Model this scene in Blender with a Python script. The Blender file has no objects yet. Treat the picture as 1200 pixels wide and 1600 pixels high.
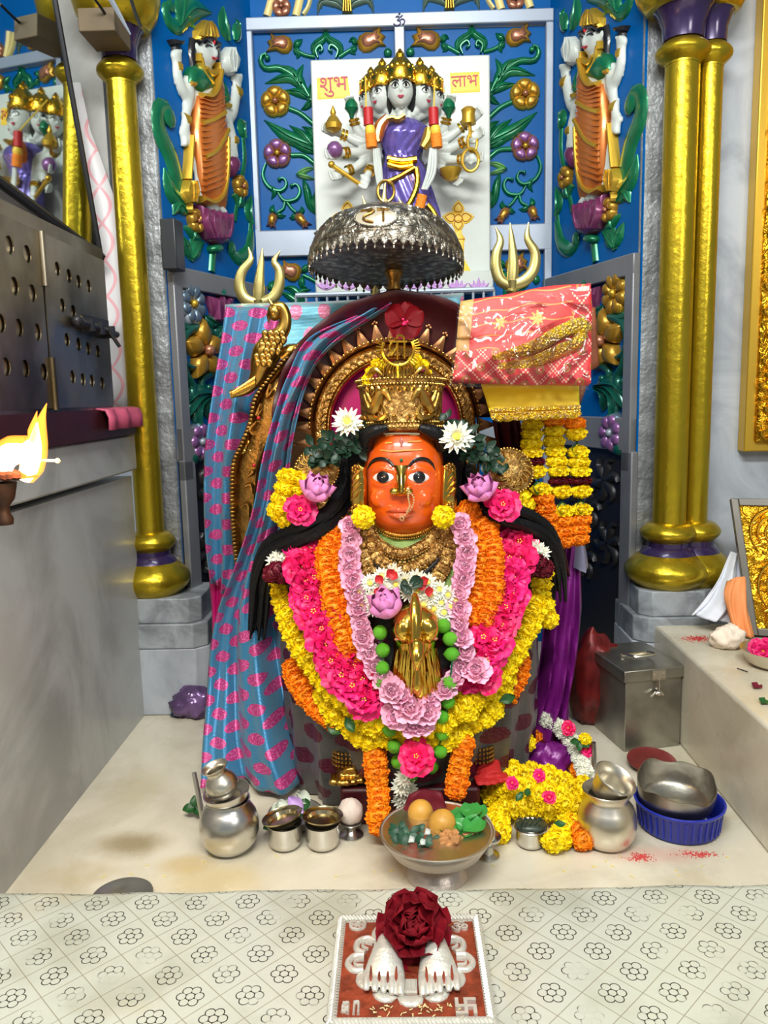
import bpy, bmesh, random
from math import *
from mathutils import Vector, Matrix, Euler, noise
V = Vector
RN = random.Random(7)
SC = bpy.context.scene
COL = SC.collection
# ---------------------------------------------------------------- camera, light, exposure
H = .75; FPX = 1250.
cam_d = bpy.data.cameras.new('camera'); cam = bpy.data.objects.new('camera', cam_d); COL.objects.link(cam)
cam_d.sensor_fit = 'VERTICAL'; cam_d.sensor_height = 36; cam_d.lens = FPX/1600*36
cam_d.clip_start = .05
CR = Matrix.Rotation(radians(1.1), 3, 'Z') @ Matrix.Rotation(pi/2-radians(8.4), 3, 'X') @ Matrix.Rotation(radians(-1.3), 3, 'Z')
CP = V((0, 0, H))
cam.matrix_world = Matrix.Translation(CP) @ CR.to_4x4()
SC.camera = cam
SC.view_settings.view_transform = 'Standard'; SC.view_settings.look = 'None'
SC.view_settings.gamma = 1; SC.view_settings.use_curve_mapping = False
SC.view_settings.exposure = 0.30
w = bpy.data.worlds.new('hall_ambient'); SC.world = w; w.use_nodes = True
w.node_tree.nodes['Background'].inputs[0].default_value = (.80, .90, 1, 1)
w.node_tree.nodes['Background'].inputs[1].default_value = .22
def area(name, loc, target, sx, sy, power, col=(1, 1, 1)):
    d = bpy.data.lights.new(name, 'AREA'); d.shape = 'RECTANGLE'; d.size = sx; d.size_y = sy; d.energy = power; d.color = col
    o = bpy.data.objects.new(name, d); COL.objects.link(o); o.location = loc
    o.rotation_euler = (V(target)-V(loc)).to_track_quat('-Z', 'Y').to_euler()
    return o
area('ceiling_tube_light', (.02, .95, 2.22), (.02, 1.65, .9), .7, .14, 5.5, (.93, 1, .97))
area('hall_tube_light', (-.15, -.35, 2.3), (0, 1.4, .4), 1.3, .3, 66, (1, 1, .96))
area('hall_side_light', (1.3, -.7, 1.7), (-.1, 1.6, .5), .5, .5, 12, (1, .97, .9))

# ---------------------------------------------------------------- geometry helpers
def ray(x, y): return CR @ V(((x-600)/FPX, -(y-800)/FPX, -1))
def P(x, y, Y):
    d = ray(x, y); return CP + d*(Y/d.y)
def PZ(x, y, z):
    d = ray(x, y); return CP + d*((z-H)/d.z)
def PXX(x, y, X):
    d = ray(x, y); return CP + d*(X/d.x)
def S(Y): return Y*1.0/FPX*1.02           # metres per picture pixel at depth Y
def cr(pts, n):                            # resample a polyline as a Catmull-Rom curve
    pts = [V(p) for p in pts]
    if len(pts) == 2: return [pts[0].lerp(pts[1], i/(n-1)) for i in range(n)]
    q = [2*pts[0]-pts[1]]+pts+[2*pts[-1]-pts[-2]]
    dense = []
    for i in range(1, len(q)-2):
        a, b, c, d = q[i-1:i+3]
        for k in range(16):
            t = k/16
            dense.append(.5*((2*b)+(c-a)*t+(2*a-5*b+4*c-d)*t*t+(3*b-a-3*c+d)*t**3))
    dense.append(pts[-1])
    L = [0]
    for i in range(1, len(dense)): L.append(L[-1]+(dense[i]-dense[i-1]).length)
    out = []; j = 0
    for i in range(n):
        s = L[-1]*i/(n-1)
        while j < len(L)-2 and L[j+1] < s: j += 1
        t = (s-L[j])/max(1e-9, L[j+1]-L[j]); out.append(dense[j].lerp(dense[j+1], min(1, max(0, t))))
    return out
def lerpl(vals, t):
    if not isinstance(vals, (list, tuple)): return vals
    x = t*(len(vals)-1); i = min(int(x), len(vals)-2) if len(vals) > 1 else 0
    return vals[0] if len(vals) == 1 else vals[i]+(vals[i+1]-vals[i])*(x-i)
def frame(o, z, x=None):
    z = V(z).normalized(); x = V(x) if x is not None else V((0, 0, 1)).cross(z)
    if x.length < 1e-4: x = V((1, 0, 0))
    x = (x-z*x.dot(z)).normalized(); y = z.cross(x)
    m = Matrix((x, y, z)).transposed().to_4x4(); m.translation = V(o); return m
TR = Matrix.Translation
def RX(a): return Matrix.Rotation(radians(a), 4, 'X')
def RY(a): return Matrix.Rotation(radians(a), 4, 'Y')
def RZ(a): return Matrix.Rotation(radians(a), 4, 'Z')
def SCL(x, y=None, z=None):
    return Matrix.Diagonal((x, x if y is None else y, x if z is None else z, 1))
WL = {}
class MB:
    def __init__(s): s.v = []; s.f = []; s.uv = {}; s.M = Matrix()
    def add(s, vs, fs, uvs=None):
        b = len(s.v); s.v += [s.M @ V(p) for p in vs]
        for f in fs: s.f.append(tuple(i+b for i in f))
        if uvs:
            for i, u in enumerate(uvs): s.uv[b+i] = u
        return s
    def grid(s, rows, cu=False, cv=False, uvs=None):
        n = len(rows[0]); m = len(rows); fs = []
        for i in range(m if cv else m-1):
            for j in range(n if cu else n-1):
                fs.append((i*n+j, i*n+(j+1) % n, ((i+1) % m)*n+(j+1) % n, ((i+1) % m)*n+j))
        return s.add([p for r in rows for p in r], fs, uvs)
    def tube(s, path, r, n=8, k=None, caps=True, flat=1., up=None):
        path = cr(path, k) if k else [V(p) for p in path]
        m = len(path); rows = []; prev = None
        for i, p in enumerate(path):
            t = (path[min(i+1, m-1)]-path[max(i-1, 0)]).normalized()
            if up is not None: a = t.cross(V(up))
            elif prev is None: a = t.orthogonal()
            else: a = prev-t*prev.dot(t)
            a.normalize(); prev = a; b = t.cross(a)
            rr = lerpl(r, i/(m-1))
            rows.append([p+a*cos(2*pi*j/n)*rr+b*sin(2*pi*j/n)*rr*flat for j in range(n)])
        s.grid(rows, cu=True)
        if caps:
            b = len(s.v)-m*n
            s.f.append(tuple(b+j for j in reversed(range(n)))); s.f.append(tuple(b+(m-1)*n+j for j in range(n)))
        return s
    def lathe(s, prof, n=32, M=None, sq=(1, 1), fn=None):
        old = s.M
        if M is not None: s.M = old @ M
        rows = []
        for r, z in prof:
            row = []
            for j in range(n):
                a = 2*pi*j/n; q = V((r*cos(a)*sq[0], r*sin(a)*sq[1], z))
                row.append(fn(q, a) if fn else q)
            rows.append(row)
        s.grid(rows, cu=True)
        b = len(s.v)-n*len(rows)
        if prof[0][0] > 1e-5: s.f.append(tuple(b+j for j in reversed(range(n))))
        if prof[-1][0] > 1e-5: s.f.append(tuple(b+(len(rows)-1)*n+j for j in range(n)))
        s.M = old; return s
    def ell(s, c, rx, ry=None, rz=None, n=12, M=None):
        ry = ry or rx; rz = rz or rx
        m = (M or Matrix()); 
        mm = TR(V(c)) @ m
        k = max(5, n//2+1)
        rows = [[mm @ V((rx*sin(pi*i/(k-1))*cos(2*pi*j/n), ry*sin(pi*i/(k-1))*sin(2*pi*j/n), -rz*cos(pi*i/(k-1)))) for j in range(n)] for i in range(k)]
        return s.grid(rows, cu=True)
    def box(s, c, d, M=None):
        m = TR(V(c)) @ (M or Matrix())
        vs = [m @ V((x*d[0]/2, y*d[1]/2, z*d[2]/2)) for z in (-1, 1) for y in (-1, 1) for x in (-1, 1)]
        return s.add(vs, [(0, 2, 3, 1), (4, 5, 7, 6), (0, 1, 5, 4), (2, 6, 7, 3), (0, 4, 6, 2), (1, 3, 7, 5)])
    def prism(s, poly, z0, z1, M=None):
        m = M or Matrix(); n = len(poly)
        vs = [m @ V((p[0], p[1], z0)) for p in poly]+[m @ V((p[0], p[1], z1)) for p in poly]
        fs = [tuple(reversed(range(n))), tuple(range(n, 2*n))]+[(i, (i+1) % n, n+(i+1) % n, n+i) for i in range(n)]
        return s.add(vs, fs)
    def pill(s, poly, h, M=None, z0=0, lv=((1, 0), (.93, .55), (.72, .88), (.4, 1))):   # pillowed outline
        m = M or Matrix(); n = len(poly); cx = sum(p[0] for p in poly)/n; cy = sum(p[1] for p in poly)/n
        rows = [[m @ V((cx+(p[0]-cx)*k, cy+(p[1]-cy)*k, z0+h*q)) for p in poly] for k, q in lv]
        s.grid(rows, cu=True); b = len(s.v)-n
        s.f.append(tuple(b+j for j in range(n))); b -= n*(len(lv)-1); s.f.append(tuple(b+j for j in reversed(range(n)))); return s
    def stroke(s, pts, w, h, M=None, k=14, n=5, z0=0):    # raised rounded ridge along a 2-D path
        m = M or Matrix(); path = cr([(p[0], p[1], 0) for p in pts], k); rows = []
        for i, p in enumerate(path):
            t = (path[min(i+1, k-1)]-path[max(i-1, 0)]).normalized(); a = V((-t.y, t.x, 0)); ww = lerpl(w, i/(k-1)); hh = lerpl(h, i/(k-1))
            rows.append([m @ (p+a*ww*cos(pi*j/n)+V((0, 0, z0+hh*sin(pi*j/n)))) for j in range(n+1)])
        s.grid([r[::-1] for r in rows], cu=True); b = len(s.v)-k*(n+1)
        s.f.append(tuple(b+j for j in range(n+1))); s.f.append(tuple(b+(k-1)*(n+1)+j for j in reversed(range(n+1)))); return s
    def petal(s, M, L, W, cup=.2, curl=0, tip=.6, ruf=0, nu=4, nv=4, seed=0, base=.25, pt=.86):
        rows = []                                         # along +Y, bending towards +Z
        for i in range(nv+1):
            t = i/nv; wd = W*(base+(1-base)*sin(min(1, t/tip)*pi/2) if t < tip else cos((t-tip)/(1-tip)*pi/2*pt))
            ang = curl*t; row = []
            for j in range(nu+1):
                x = (j/nu*2-1); z = cup*W*x*x+(ruf*W*sin(seed+5*x+4*t)*t if ruf else 0)
                y = L*t
                if curl: y2 = L*sin(ang)/curl; z2 = L*(1-cos(ang))/curl; y, z = y2-z*sin(ang), z2+z*cos(ang)
                row.append(M @ V((x*wd, y, z)))
            rows.append(row)
        return s.grid(rows)
    def build(s, name, mat, parent=None, smooth=40, kind=None):
        me = bpy.data.meshes.new(name); off = WL.get(parent.name, V()) if parent else V()
        me.from_pydata([tuple(p-off) for p in s.v], [], s.f); me.update()
        if s.uv:
            l = me.uv_layers.new(name='UVMap')
            for lp in me.loops: l.data[lp.index].uv = s.uv.get(lp.vertex_index, (0, 0))
        bm = bmesh.new(); bm.from_mesh(me); bmesh.ops.remove_doubles(bm, verts=bm.verts, dist=1e-6)
        if not s.uv: bmesh.ops.recalc_face_normals(bm, faces=bm.faces)
        bm.to_mesh(me); bm.free()
        o = bpy.data.objects.new(name, me); COL.objects.link(o)
        if mat: me.materials.append(mat)
        if smooth: me.shade_smooth(); me.set_sharp_from_angle(angle=radians(smooth))
        if parent: o.parent = parent; WL[o.name] = off.copy()
        else: WL[o.name] = V()
        if kind: o['kind'] = kind
        return o
def each(mb, name, mat, parent, smooth=40):        # one object for every separate piece
    par = list(range(len(mb.v)))
    def fd(i):
        while par[i] != i: par[i] = par[par[i]]; i = par[i]
        return i
    for f in mb.f:
        for i in f[1:]: par[fd(i)] = fd(f[0])
    gr = {}
    for f in mb.f: gr.setdefault(fd(f[0]), []).append(f)
    out = []
    for fs in gr.values():
        b = MB(); ids = sorted({i for f in fs for i in f}); mp_ = {q: k for k, q in enumerate(ids)}
        b.v = [mb.v[i] for i in ids]; b.f = [tuple(mp_[i] for i in f) for f in fs]; out.append(b.build(name, mat, parent, smooth))
    return out
def tag(o, label, cat, group=None):
    o['label'] = label; o['category'] = cat
    if group: o['group'] = group
    return o
def thing(name, label, cat, loc=(0, 0, 0), group=None):
    o = bpy.data.objects.new(name, None); COL.objects.link(o); o.location = loc; o.empty_display_size = .02
    WL[o.name] = V(loc); return tag(o, label, cat, group)
def inst(name, proto, parent, M):           # another object sharing a mesh
    o = bpy.data.objects.new(name, proto.data if hasattr(proto, 'data') else proto); COL.objects.link(o)
    if parent: o.parent = parent; M = TR(-WL.get(parent.name, V())) @ M
    o.matrix_local = M; return o
def dup(root, loc=None, rotz=None, label=None, group=None):
    r = root.copy(); COL.objects.link(r)
    if loc is not None: r.location = loc
    if rotz is not None: r.rotation_euler = (0, 0, rotz)
    if label: r['label'] = label
    if group: r['group'] = group
    for ch in list(root.children):
        c = ch.copy(); COL.objects.link(c); c.parent = r
        for g in list(ch.children):
            d = g.copy(); COL.objects.link(d); d.parent = c
    return r
def solid(o, t, off=-1):
    m = o.modifiers.new('Solidify', 'SOLIDIFY'); m.thickness = t; m.offset = off; return o
def bev(o, wd, seg=2):
    m = o.modifiers.new('Bevel', 'BEVEL'); m.width = wd; m.segments = seg; m.limit_method = 'ANGLE'; m.angle_limit = radians(35); return o
def sub(o, lv=1):
    m = o.modifiers.new('Subdivision', 'SUBSURF'); m.levels = lv; m.render_levels = lv; return o
def fuse(o, vox, it=4):
    m = o.modifiers.new('Remesh', 'REMESH'); m.mode = 'VOXEL'; m.voxel_size = vox; m.use_smooth_shade = True
    if it: m = o.modifiers.new('Smooth', 'SMOOTH'); m.iterations = it; m.factor = .5
    return o
def text(name, body, m, par, M, width, depth=.001):     # lettering as a mesh, centred on M
    c = bpy.data.curves.new('lettering', 'FONT'); c.body = body; c.extrude = .02; c.align_x = 'CENTER'
    o = bpy.data.objects.new('lettering', c); COL.objects.link(o); bpy.context.view_layer.update()
    me = bpy.data.meshes.new_from_object(o); COL.objects.unlink(o); bpy.data.objects.remove(o)
    xs = [v.co.x for v in me.vertices]; ys = [v.co.y for v in me.vertices]; k = width/(max(xs)-min(xs)); cx, cy = (max(xs)+min(xs))/2, (max(ys)+min(ys))/2
    for v in me.vertices: v.co = (M @ V(((v.co.x-cx)*k, (v.co.y-cy)*k, v.co.z/.02*depth)))-(WL.get(par.name, V()) if par else V())
    me.materials.clear(); me.materials.append(m); o = bpy.data.objects.new(name, me); COL.objects.link(o)
    if par: o.parent = par; WL[o.name] = WL.get(par.name, V())
    return o
def mesh_only(mb, name, mat, smooth=40):     # a shared mesh for repeats
    o = mb.build(name, mat, None, smooth); me = o.data; bpy.data.objects.remove(o); return me

# ---------------------------------------------------------------- node helpers
class X:
    def __init__(s, g, k): s.g = g; s.k = k
    def op(s, o, *a):
        n = s.g.nt.nodes.new('ShaderNodeMath'); n.operation = o
        for i, q in enumerate((s,)+a):
            if isinstance(q, X): s.g.nt.links.new(q.k, n.inputs[i])
            else: n.inputs[i].default_value = q
        return X(s.g, n.outputs[0])
    def __add__(s, o): return s.op('ADD', o)
    def __sub__(s, o): return s.op('SUBTRACT', o)
    def __mul__(s, o): return s.op('MULTIPLY', o)
    def __truediv__(s, o): return s.op('DIVIDE', o)
    def __radd__(s, o): return s.op('ADD', o)
    def __rmul__(s, o): return s.op('MULTIPLY', o)
    def __neg__(s): return s.op('MULTIPLY', -1)
    def abs(s): return s.op('ABSOLUTE')
    def sin(s): return s.op('SINE')
    def cos(s): return s.op('COSINE')
    def sqrt(s): return s.op('SQRT')
    def fr(s): return s.op('FRACT')
    def fl(s): return s.op('FLOOR')
    def lt(s, o): return s.op('LESS_THAN', o)
    def gt(s, o): return s.op('GREATER_THAN', o)
    def min(s, o): return s.op('MINIMUM', o)
    def max(s, o): return s.op('MAXIMUM', o)
    def ss(s, a, b):                          # smooth step
        n = s.g.nt.nodes.new('ShaderNodeMapRange'); n.interpolation_type = 'SMOOTHSTEP'
        s.g.nt.links.new(s.k, n.inputs[0]); n.inputs[1].default_value = a; n.inputs[2].default_value = b; return X(s.g, n.outputs[0])
class G:
    def __init__(s, name, col=(.8, .8, .8), rough=.5, metal=0, spec=.5, coat=0):
        s.m = bpy.data.materials.new(name); s.m.use_nodes = True; s.nt = s.m.node_tree; s.b = s.nt.nodes['Principled BSDF']
        s.b.inputs['Base Color'].default_value = (*col, 1); s.b.inputs['Roughness'].default_value = rough; s.b.inputs['Metallic'].default_value = metal
        s.b.inputs['Specular IOR Level'].default_value = spec; s.b.inputs['Coat Weight'].default_value = coat; s.b.inputs['Coat Roughness'].default_value = .1
    def node(s, t, **kw):
        n = s.nt.nodes.new(t)
        for k, v in kw.items():
            if hasattr(n, k): setattr(n, k, v)
            else: n.inputs[k].default_value = v
        return n
    def link(s, a, b): s.nt.links.new(a.k if isinstance(a, X) else a, b)
    def co(s, which='Object'):
        n = s.node('ShaderNodeTexCoord'); return n.outputs[which]
    def xyz(s, sock):
        n = s.node('ShaderNodeSeparateXYZ'); s.link(sock, n.inputs[0]); return [X(s, o) for o in n.outputs]
    def vec(s, x, y, z=0.):
        n = s.node('ShaderNodeCombineXYZ')
        for i, q in enumerate((x, y, z)):
            if isinstance(q, X): s.link(q, n.inputs[i])
            else: n.inputs[i].default_value = q
        return n.outputs[0]
    def noise(s, scale, co=None, detail=3, rough=.5, dist=0):
        n = s.node('ShaderNodeTexNoise', Scale=scale, Detail=detail, Roughness=rough, Distortion=dist); s.link(co or s.co(), n.inputs['Vector']); return X(s, n.outputs['Fac'])
    def vor(s, scale, co=None, feature='F1', out='Distance'):
        n = s.node('ShaderNodeTexVoronoi', feature=feature, Scale=scale); s.link(co or s.co(), n.inputs['Vector']); return X(s, n.outputs[out])
    def mix(s, f, a, b):
        n = s.node('ShaderNodeMix', data_type='RGBA')
        for i, q in ((0, f), (6, a), (7, b)):
            if isinstance(q, X): s.link(q, n.inputs[i])
            elif hasattr(q, 'is_output'): s.link(q, n.inputs[i])
            else: n.inputs[i].default_value = (*q, 1) if isinstance(q, tuple) else q
        return n.outputs[2]
    def col(s, k): s.link(k, s.b.inputs['Base Color']); return s
    def rough(s, k): s.link(k, s.b.inputs['Roughness']); return s
    def bump(s, h, dist, strength=1):
        n = s.node('ShaderNodeBump', Strength=strength, Distance=dist); s.link(h, n.inputs['Height']); s.link(n.outputs[0], s.b.inputs['Normal']); return s
def mat(name, col, rough=.5, metal=0, spec=.5, var=0, vs=20, bs=0, bd=.001, coat=0, rnd=0, sss=0):
    g = G(name, col, rough, metal, spec, coat)
    c = None
    if var:
        f = g.noise(vs).ss(.3, .7); d = tuple(max(0, x*(1-var)) for x in col); c = g.mix(f, d, col)
    if rnd:
        n = g.node('ShaderNodeObjectInfo'); h = g.node('ShaderNodeHueSaturation')
        r = X(g, n.outputs['Random']); g.link(r*(rnd*2)+(1-rnd), h.inputs['Value']); g.link((r*7.3).fr()*(rnd*.12)+(.5-rnd*.06), h.inputs['Hue'])
        if c: g.link(c, h.inputs['Color'])
        else: h.inputs['Color'].default_value = (*col, 1)
        c = h.outputs[0]
    if c: g.col(c)
    if bs: g.bump(g.noise(bs), bd)
    if sss: g.b.inputs['Subsurface Weight'].default_value = sss; g.b.inputs['Subsurface Radius'].default_value = (.01, .006, .004); g.b.inputs['Subsurface Scale'].default_value = 1
    return g.m
# ---------------------------------------------------------------- materials
def sr(r, g, b):
    f = lambda c: c/12.92 if c <= .04045 else ((c+.055)/1.055)**2.4
    return tuple(f(c/255) for c in (r, g, b))
def marble(name, base, vein, scale=4, stain=None, rough=.25, spots=()):
    g = G(name, base, rough); co = g.co()
    v = g.noise(scale, co, 6, .6, 1.2).ss(.38, .66); c = g.mix(v, base, vein)
    if stain:
        s = g.noise(3.1, co, 4, .65).ss(.56, .72); c = g.mix(s*.6, c, stain)
    if spots:
        x, y, z = g.xyz(co); wb_ = (g.noise(14, co, 4, .6)-.5)*.09
        for sx_, sy_, rx_, ry_, col_, k_ in spots:
            d_ = ((x-sx_)*(x-sx_)/(rx_*rx_)+(y-sy_)*(y-sy_)/(ry_*ry_)).sqrt()+wb_*8; c = g.mix((d_*-1+1.0).ss(-.2, .75)*k_, c, col_)
    g.col(c); g.rough(g.noise(9, co)*.15+rough-.05); return g.m
m_floor = marble('floor_marble', sr(214, 207, 188), sr(194, 186, 164), 3.2, sr(180, 162, 122), spots=((-.47, 1.26, .07, .05, sr(132, 112, 66), .75), (-.36, 1.20, .05, .035, sr(190, 160, 90), .55), (-.30, 1.15, .10, .05, sr(206, 182, 120), .5), (-.52, 1.45, .06, .10, sr(196, 186, 150), .6), (.40, 1.21, .10, .03, sr(206, 150, 136), .45)))
m_wall = marble('wall_marble', sr(182, 184, 182), sr(150, 151, 148), 3, None, .3)
m_wall2 = marble('grey_marble', sr(178, 184, 192), sr(150, 156, 165), 5, None, .35)
m_plinth = marble('plinth_marble', sr(160, 166, 172), sr(112, 116, 120), 9, None, .4)
m_white = mat('white_marble', sr(206, 213, 208), .35, var=.08, vs=8)
m_stone = mat('silvered_stone', sr(148, 152, 156), .45, .35, var=.45, vs=16, bs=70, bd=.004)
m_bar = mat('silver_paint', sr(160, 170, 186), .38, .3, var=.12, vs=9)
m_barg = mat('grey_silver_paint', sr(130, 132, 138), .4, .3, var=.15, vs=9)
m_blue = mat('blue_gloss_paint', sr(0, 92, 166), .32, .0, spec=.12, var=.18, vs=5)
m_gcol = mat('gold_paint', sr(196, 168, 40), .3, .85, var=.15, vs=7, bs=60, bd=.0012)
m_gold = mat('bright_gold', sr(222, 176, 58), .25, 1, bs=90, bd=.0006)
m_gpaint = mat('gold_leaf_paint', sr(214, 172, 60), .34, .7)
m_purp = mat('dark_purple_paint', sr(52, 36, 78), .25, .3, coat=.5)
m_green = mat('green_metallic_paint', sr(14, 122, 80), .28, .35, var=.3, vs=30, coat=.4)
m_greenl = mat('light_green_paint', sr(120, 180, 110), .3, .3, coat=.3)
m_copper = mat('copper_brown_paint', sr(172, 112, 84), .3, .45, var=.2, vs=25, coat=.3)
m_goldp = mat('golden_brown_paint', sr(186, 140, 48), .3, .55, var=.2, vs=25)
m_violet = mat('violet_paint', sr(150, 100, 160), .3, .4, var=.2, vs=25, coat=.3)
m_maroonp = mat('magenta_paint', sr(128, 52, 100), .3, .3, var=.25, vs=25, coat=.4)
m_silverblue = mat('silver_blue_paint', sr(110, 130, 150), .3, .6)
m_orangep = mat('orange_copper_paint', sr(206, 116, 44), .28, .4, var=.15, vs=20, coat=.3)
m_black = mat('black_paint', (.008, .008, .009), .25, coat=.3)
m_dark = mat('dark_metal', (.03, .03, .035), .4, .5)
m_steel = mat('steel', sr(212, 210, 204), .28, 1, var=.08, vs=12)
m_silver = mat('silver', sr(224, 218, 204), .33, 1, var=.1, vs=25)
m_brass = mat('brass', sr(204, 160, 78), .28, 1, var=.25, vs=40)
m_brassd = mat('old_brass', sr(168, 128, 66), .36, 1, var=.4, vs=50, bs=130, bd=.0015)
m_red = mat('red_paint', sr(190, 30, 36), .5)
m_creamp = mat('cream_paint', sr(232, 212, 140), .4)
m_yellowp = mat('yellow_paint', sr(248, 208, 70), .45)
m_linep = mat('ochre_line_paint', sr(190, 120, 20), .5)
m_txt = mat('crimson_lettering', sr(190, 60, 84), .5)
m_lil = mat('lilac_paint', sr(196, 150, 214), .45)

class PL:                                   # a wall plane on which pixels of the photo are measured
    def __init__(s, o, u): 
        s.u = V(u).normalized(); s.v = V((0, 0, 1)); s.n = s.u.cross(s.v); s.o = V(o)
        s.m = Matrix((s.u, s.v, s.n)).transposed().to_4x4(); s.m.translation = s.o; s.mir = None
    def px(s, x, y, c=0):
        d = ray(x, y); t = (s.o+s.n*c-CP).dot(s.n)/d.dot(s.n); p = CP+d*t-s.o
        return (p.dot(s.u), p.dot(s.v))
    def loc(s, x, y, c=0):
        a, b = s.px(x, y, c)
        return (2*s.mir-a, b) if s.mir is not None else (a, b)
    def pts(s, l, c=0): return [s.loc(x, y, c) for x, y in l]
def circ(c, r, n=12, ry=None, ph=0): return [(c[0]+r*cos(2*pi*i/n+ph), c[1]+(ry or r)*sin(2*pi*i/n+ph)) for i in range(n)]

# ---------------------------------------------------------------- the setting
def struct(o): o['kind'] = 'structure'; return o
b = MB().box((0, 1.15, -.1), (3.2, 2.7, .2)); floor = struct(b.build('floor', m_floor))
b = MB().box((-.72, 1.04, .2875), (.2, 1.6, .575)); wl = struct(b.build('wall_left', m_wall))
b.__init__(); b.box((-.90, 1.1, 1.35), (.2, 1.86, 1.36)); b.box((-.73, 2.0, 1.35), (.14, .1, 1.36)); b.build('wall_panel', m_wall, wl)
b.__init__(); b.box((-.78, 1.035, .63), (.35, 1.61, .082)); tl = struct(bev(b.build('trim_1', m_wall), .004))
b.__init__(); b.box((1.1, 2.0, 1.0), (.78, .1, 2.0)); wr = struct(b.build('wall_right', m_wall2))
b.__init__(); b.box((.985, 1.03, .103), (.8, 1.56, .206)); st = struct(bev(b.build('trim_2', m_floor), .006))
b.__init__(); b.box((0, .6, 2.42), (3.2, 3.6, .1)); struct(b.build('ceiling', m_white))
BK = PL((0, 2.34, 0), (1, 0, 0)); BK0 = BK
LP = PL((-.535, 1.93, 0), (.158, .41, 0)); RP = PL((.435, 2.34, 0), (.132, -.41, 0)); PLEN = hypot(.158, .41); PLR = hypot(.132, .41)/PLEN
b.__init__(); b.box((.03, 2.39, 1.0), (.9, .1, 2.1)); wb = struct(b.build('wall_back', m_blue))
def slab(pl, x0, x1, z0, z1, t, c=0, mb=None):
    mb = mb or MB(); m = mb.M; mb.M = pl.m; mb.box(((x0+x1)/2, (z0+z1)/2, c+t/2), (abs(x1-x0), abs(z1-z0), t)); mb.M = m; return mb
wbl = struct(slab(LP, 0, PLEN, 0, 2.05, .06, -.06).build('wall_back_left', m_blue))
wbr = struct(slab(RP, 0, PLEN, 0, 2.05, .06, -.06).build('wall_back_right', m_blue))
# raised bars framing the blue back panel
a = MB()
xl, xi, xr, xq = BK.px(387, 200)[0], BK.px(402, 200)[0], BK.px(862, 200)[0], BK.px(850, 200)[0]
zt, zt2 = BK.px(622, 25)[1], BK.px(622, 46)[1]; zb, zb2 = BK.px(622, 357)[1], BK.px(622, 398)[1]
slab(BK, xl, xr, zt2, zt, .022, 0, a); slab(BK, xl, xr, zb2, zb, .0221, 0, a)
slab(BK, xl, xi, .2, zt2, .0218, 0, a); slab(BK, xq, xr, .2, zt2, .0218, 0, a)
slab(BK, BK.px(616, 60)[0], BK.px(632, 60)[0], zb, zt2, .0215, 0, a)
slab(BK, xl, xr, .6, .66, .022, 0, a)
bev(a.build('panel_frame', m_bar, wb), .003)
for pl, par in ((LP, wbl), (RP, wbr)):
    a = MB(); e = 0 if pl is LP else PLEN-.035
    z1 = LP.px(300, 427)[1]; z0 = LP.px(300, 452)[1]
    slab(pl, 0, PLEN, z0-.005, z1+.005, .02, 0, a)
    slab(pl, e, e+.035, .55, z0, .0202, 0, a)
    slab(pl, 0, PLEN, .60, .68, .02, 0, a); slab(pl, e-.0, e+.045, 0, .60, .0202, 0, a)
    bev(a.build('panel_frame', m_barg, par), .003)
    a = MB(); slab(pl, 0, PLEN, 0, .6, .004, 0, a); a.build('lower_panel', m_dark, par)
# silvered stone pilasters
for n, x0, x1 in (('trim_3', -.605, -.536), ('trim_4', .566, .74)):
    a = MB(); a.box(((x0+x1)/2, 1.985, 1.0), (x1-x0, .124, 2.0)); a.M = Matrix()
    o = a.build(n, m_stone); struct(o); bev(o, .008)

# ---------------------------------------------------------------- relief carving on the panels
def relief(pl, par, name, mat, fn):
    a = MB(); a.M = pl.m; fn(a); o = a.build(name, mat, par, smooth=50); return o
def rflower(pl, par, x, y, r, n, petal_m, core_m, h=.014, rim=None, sx=1., gap=.93, long=False):
    c = pl.loc(x, y)
    def petals(a, k=1, z=0, hh=h):
        for i in range(n):
            t = 2*pi*i/n+.4; e = (cos(t), sin(t)); s = (-e[1], e[0]); W = r*sin(pi/n)*gap*(1.05 if not long else .75)
            o = [(.12, .1), (.35, .62), (.62, 1), (.86, .8), (1, .2), (1, -.2), (.86, -.8), (.62, -1), (.35, -.62), (.12, -.1)]
            if long: o = [(.1, .15), (.3, .55), (.55, .9), (.8, .6), (1.1, .05), (1.1, -.05), (.8, -.6), (.55, -.9), (.3, -.55), (.1, -.15)]
            cc = .58*r; q = []
            for p, w_ in o:
                p = (p*r-cc)*k+cc; w2 = w_*W*k
                q.append((c[0]+(e[0]*p+s[0]*w2)*sx, c[1]+e[1]*p+s[1]*w2))
            a.pill(q, hh, z0=z)
    f = relief(pl, par, 'relief_flower', rim or petal_m, lambda a: petals(a))
    if rim: relief(pl, f, 'petal', petal_m, lambda a: petals(a, .78, h*.35, h*.9))
    relief(pl, f, 'flower_core', core_m, lambda a: a.ell((c[0], c[1], h*.9), r*.2*sx, r*.2, r*.2, 10))
    return f
def rtulip(pl, par, x, y, tx, ty, w, m1=m_copper, m2=m_goldp):       # base (x,y) -> tip (tx,ty)
    b0, b1 = V(pl.loc(x, y)), V(pl.loc(tx, ty)); d = b1-b0; s = V((-d.y, d.x)).normalized()*w
    def out(k): 
        o = [(0, .35), (.12, .85), (.35, 1), (.6, .78), (.82, .95), (1, 1.15), (.88, .5), (1.02, 0), (.86, -.35), (.95, -.95), (.7, -.72), (.35, -1), (.12, -.85), (0, -.35)]
        return [tuple(b0+d*(.45+(p-.45)*k)+s*(q*k)) for p, q in o]
    f = relief(pl, par, 'relief_tulip', m2, lambda a: a.pill(out(1), .016))
    relief(pl, f, 'petal', m1, lambda a: a.pill(out(.68), .013, z0=.009))
    return f
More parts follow.
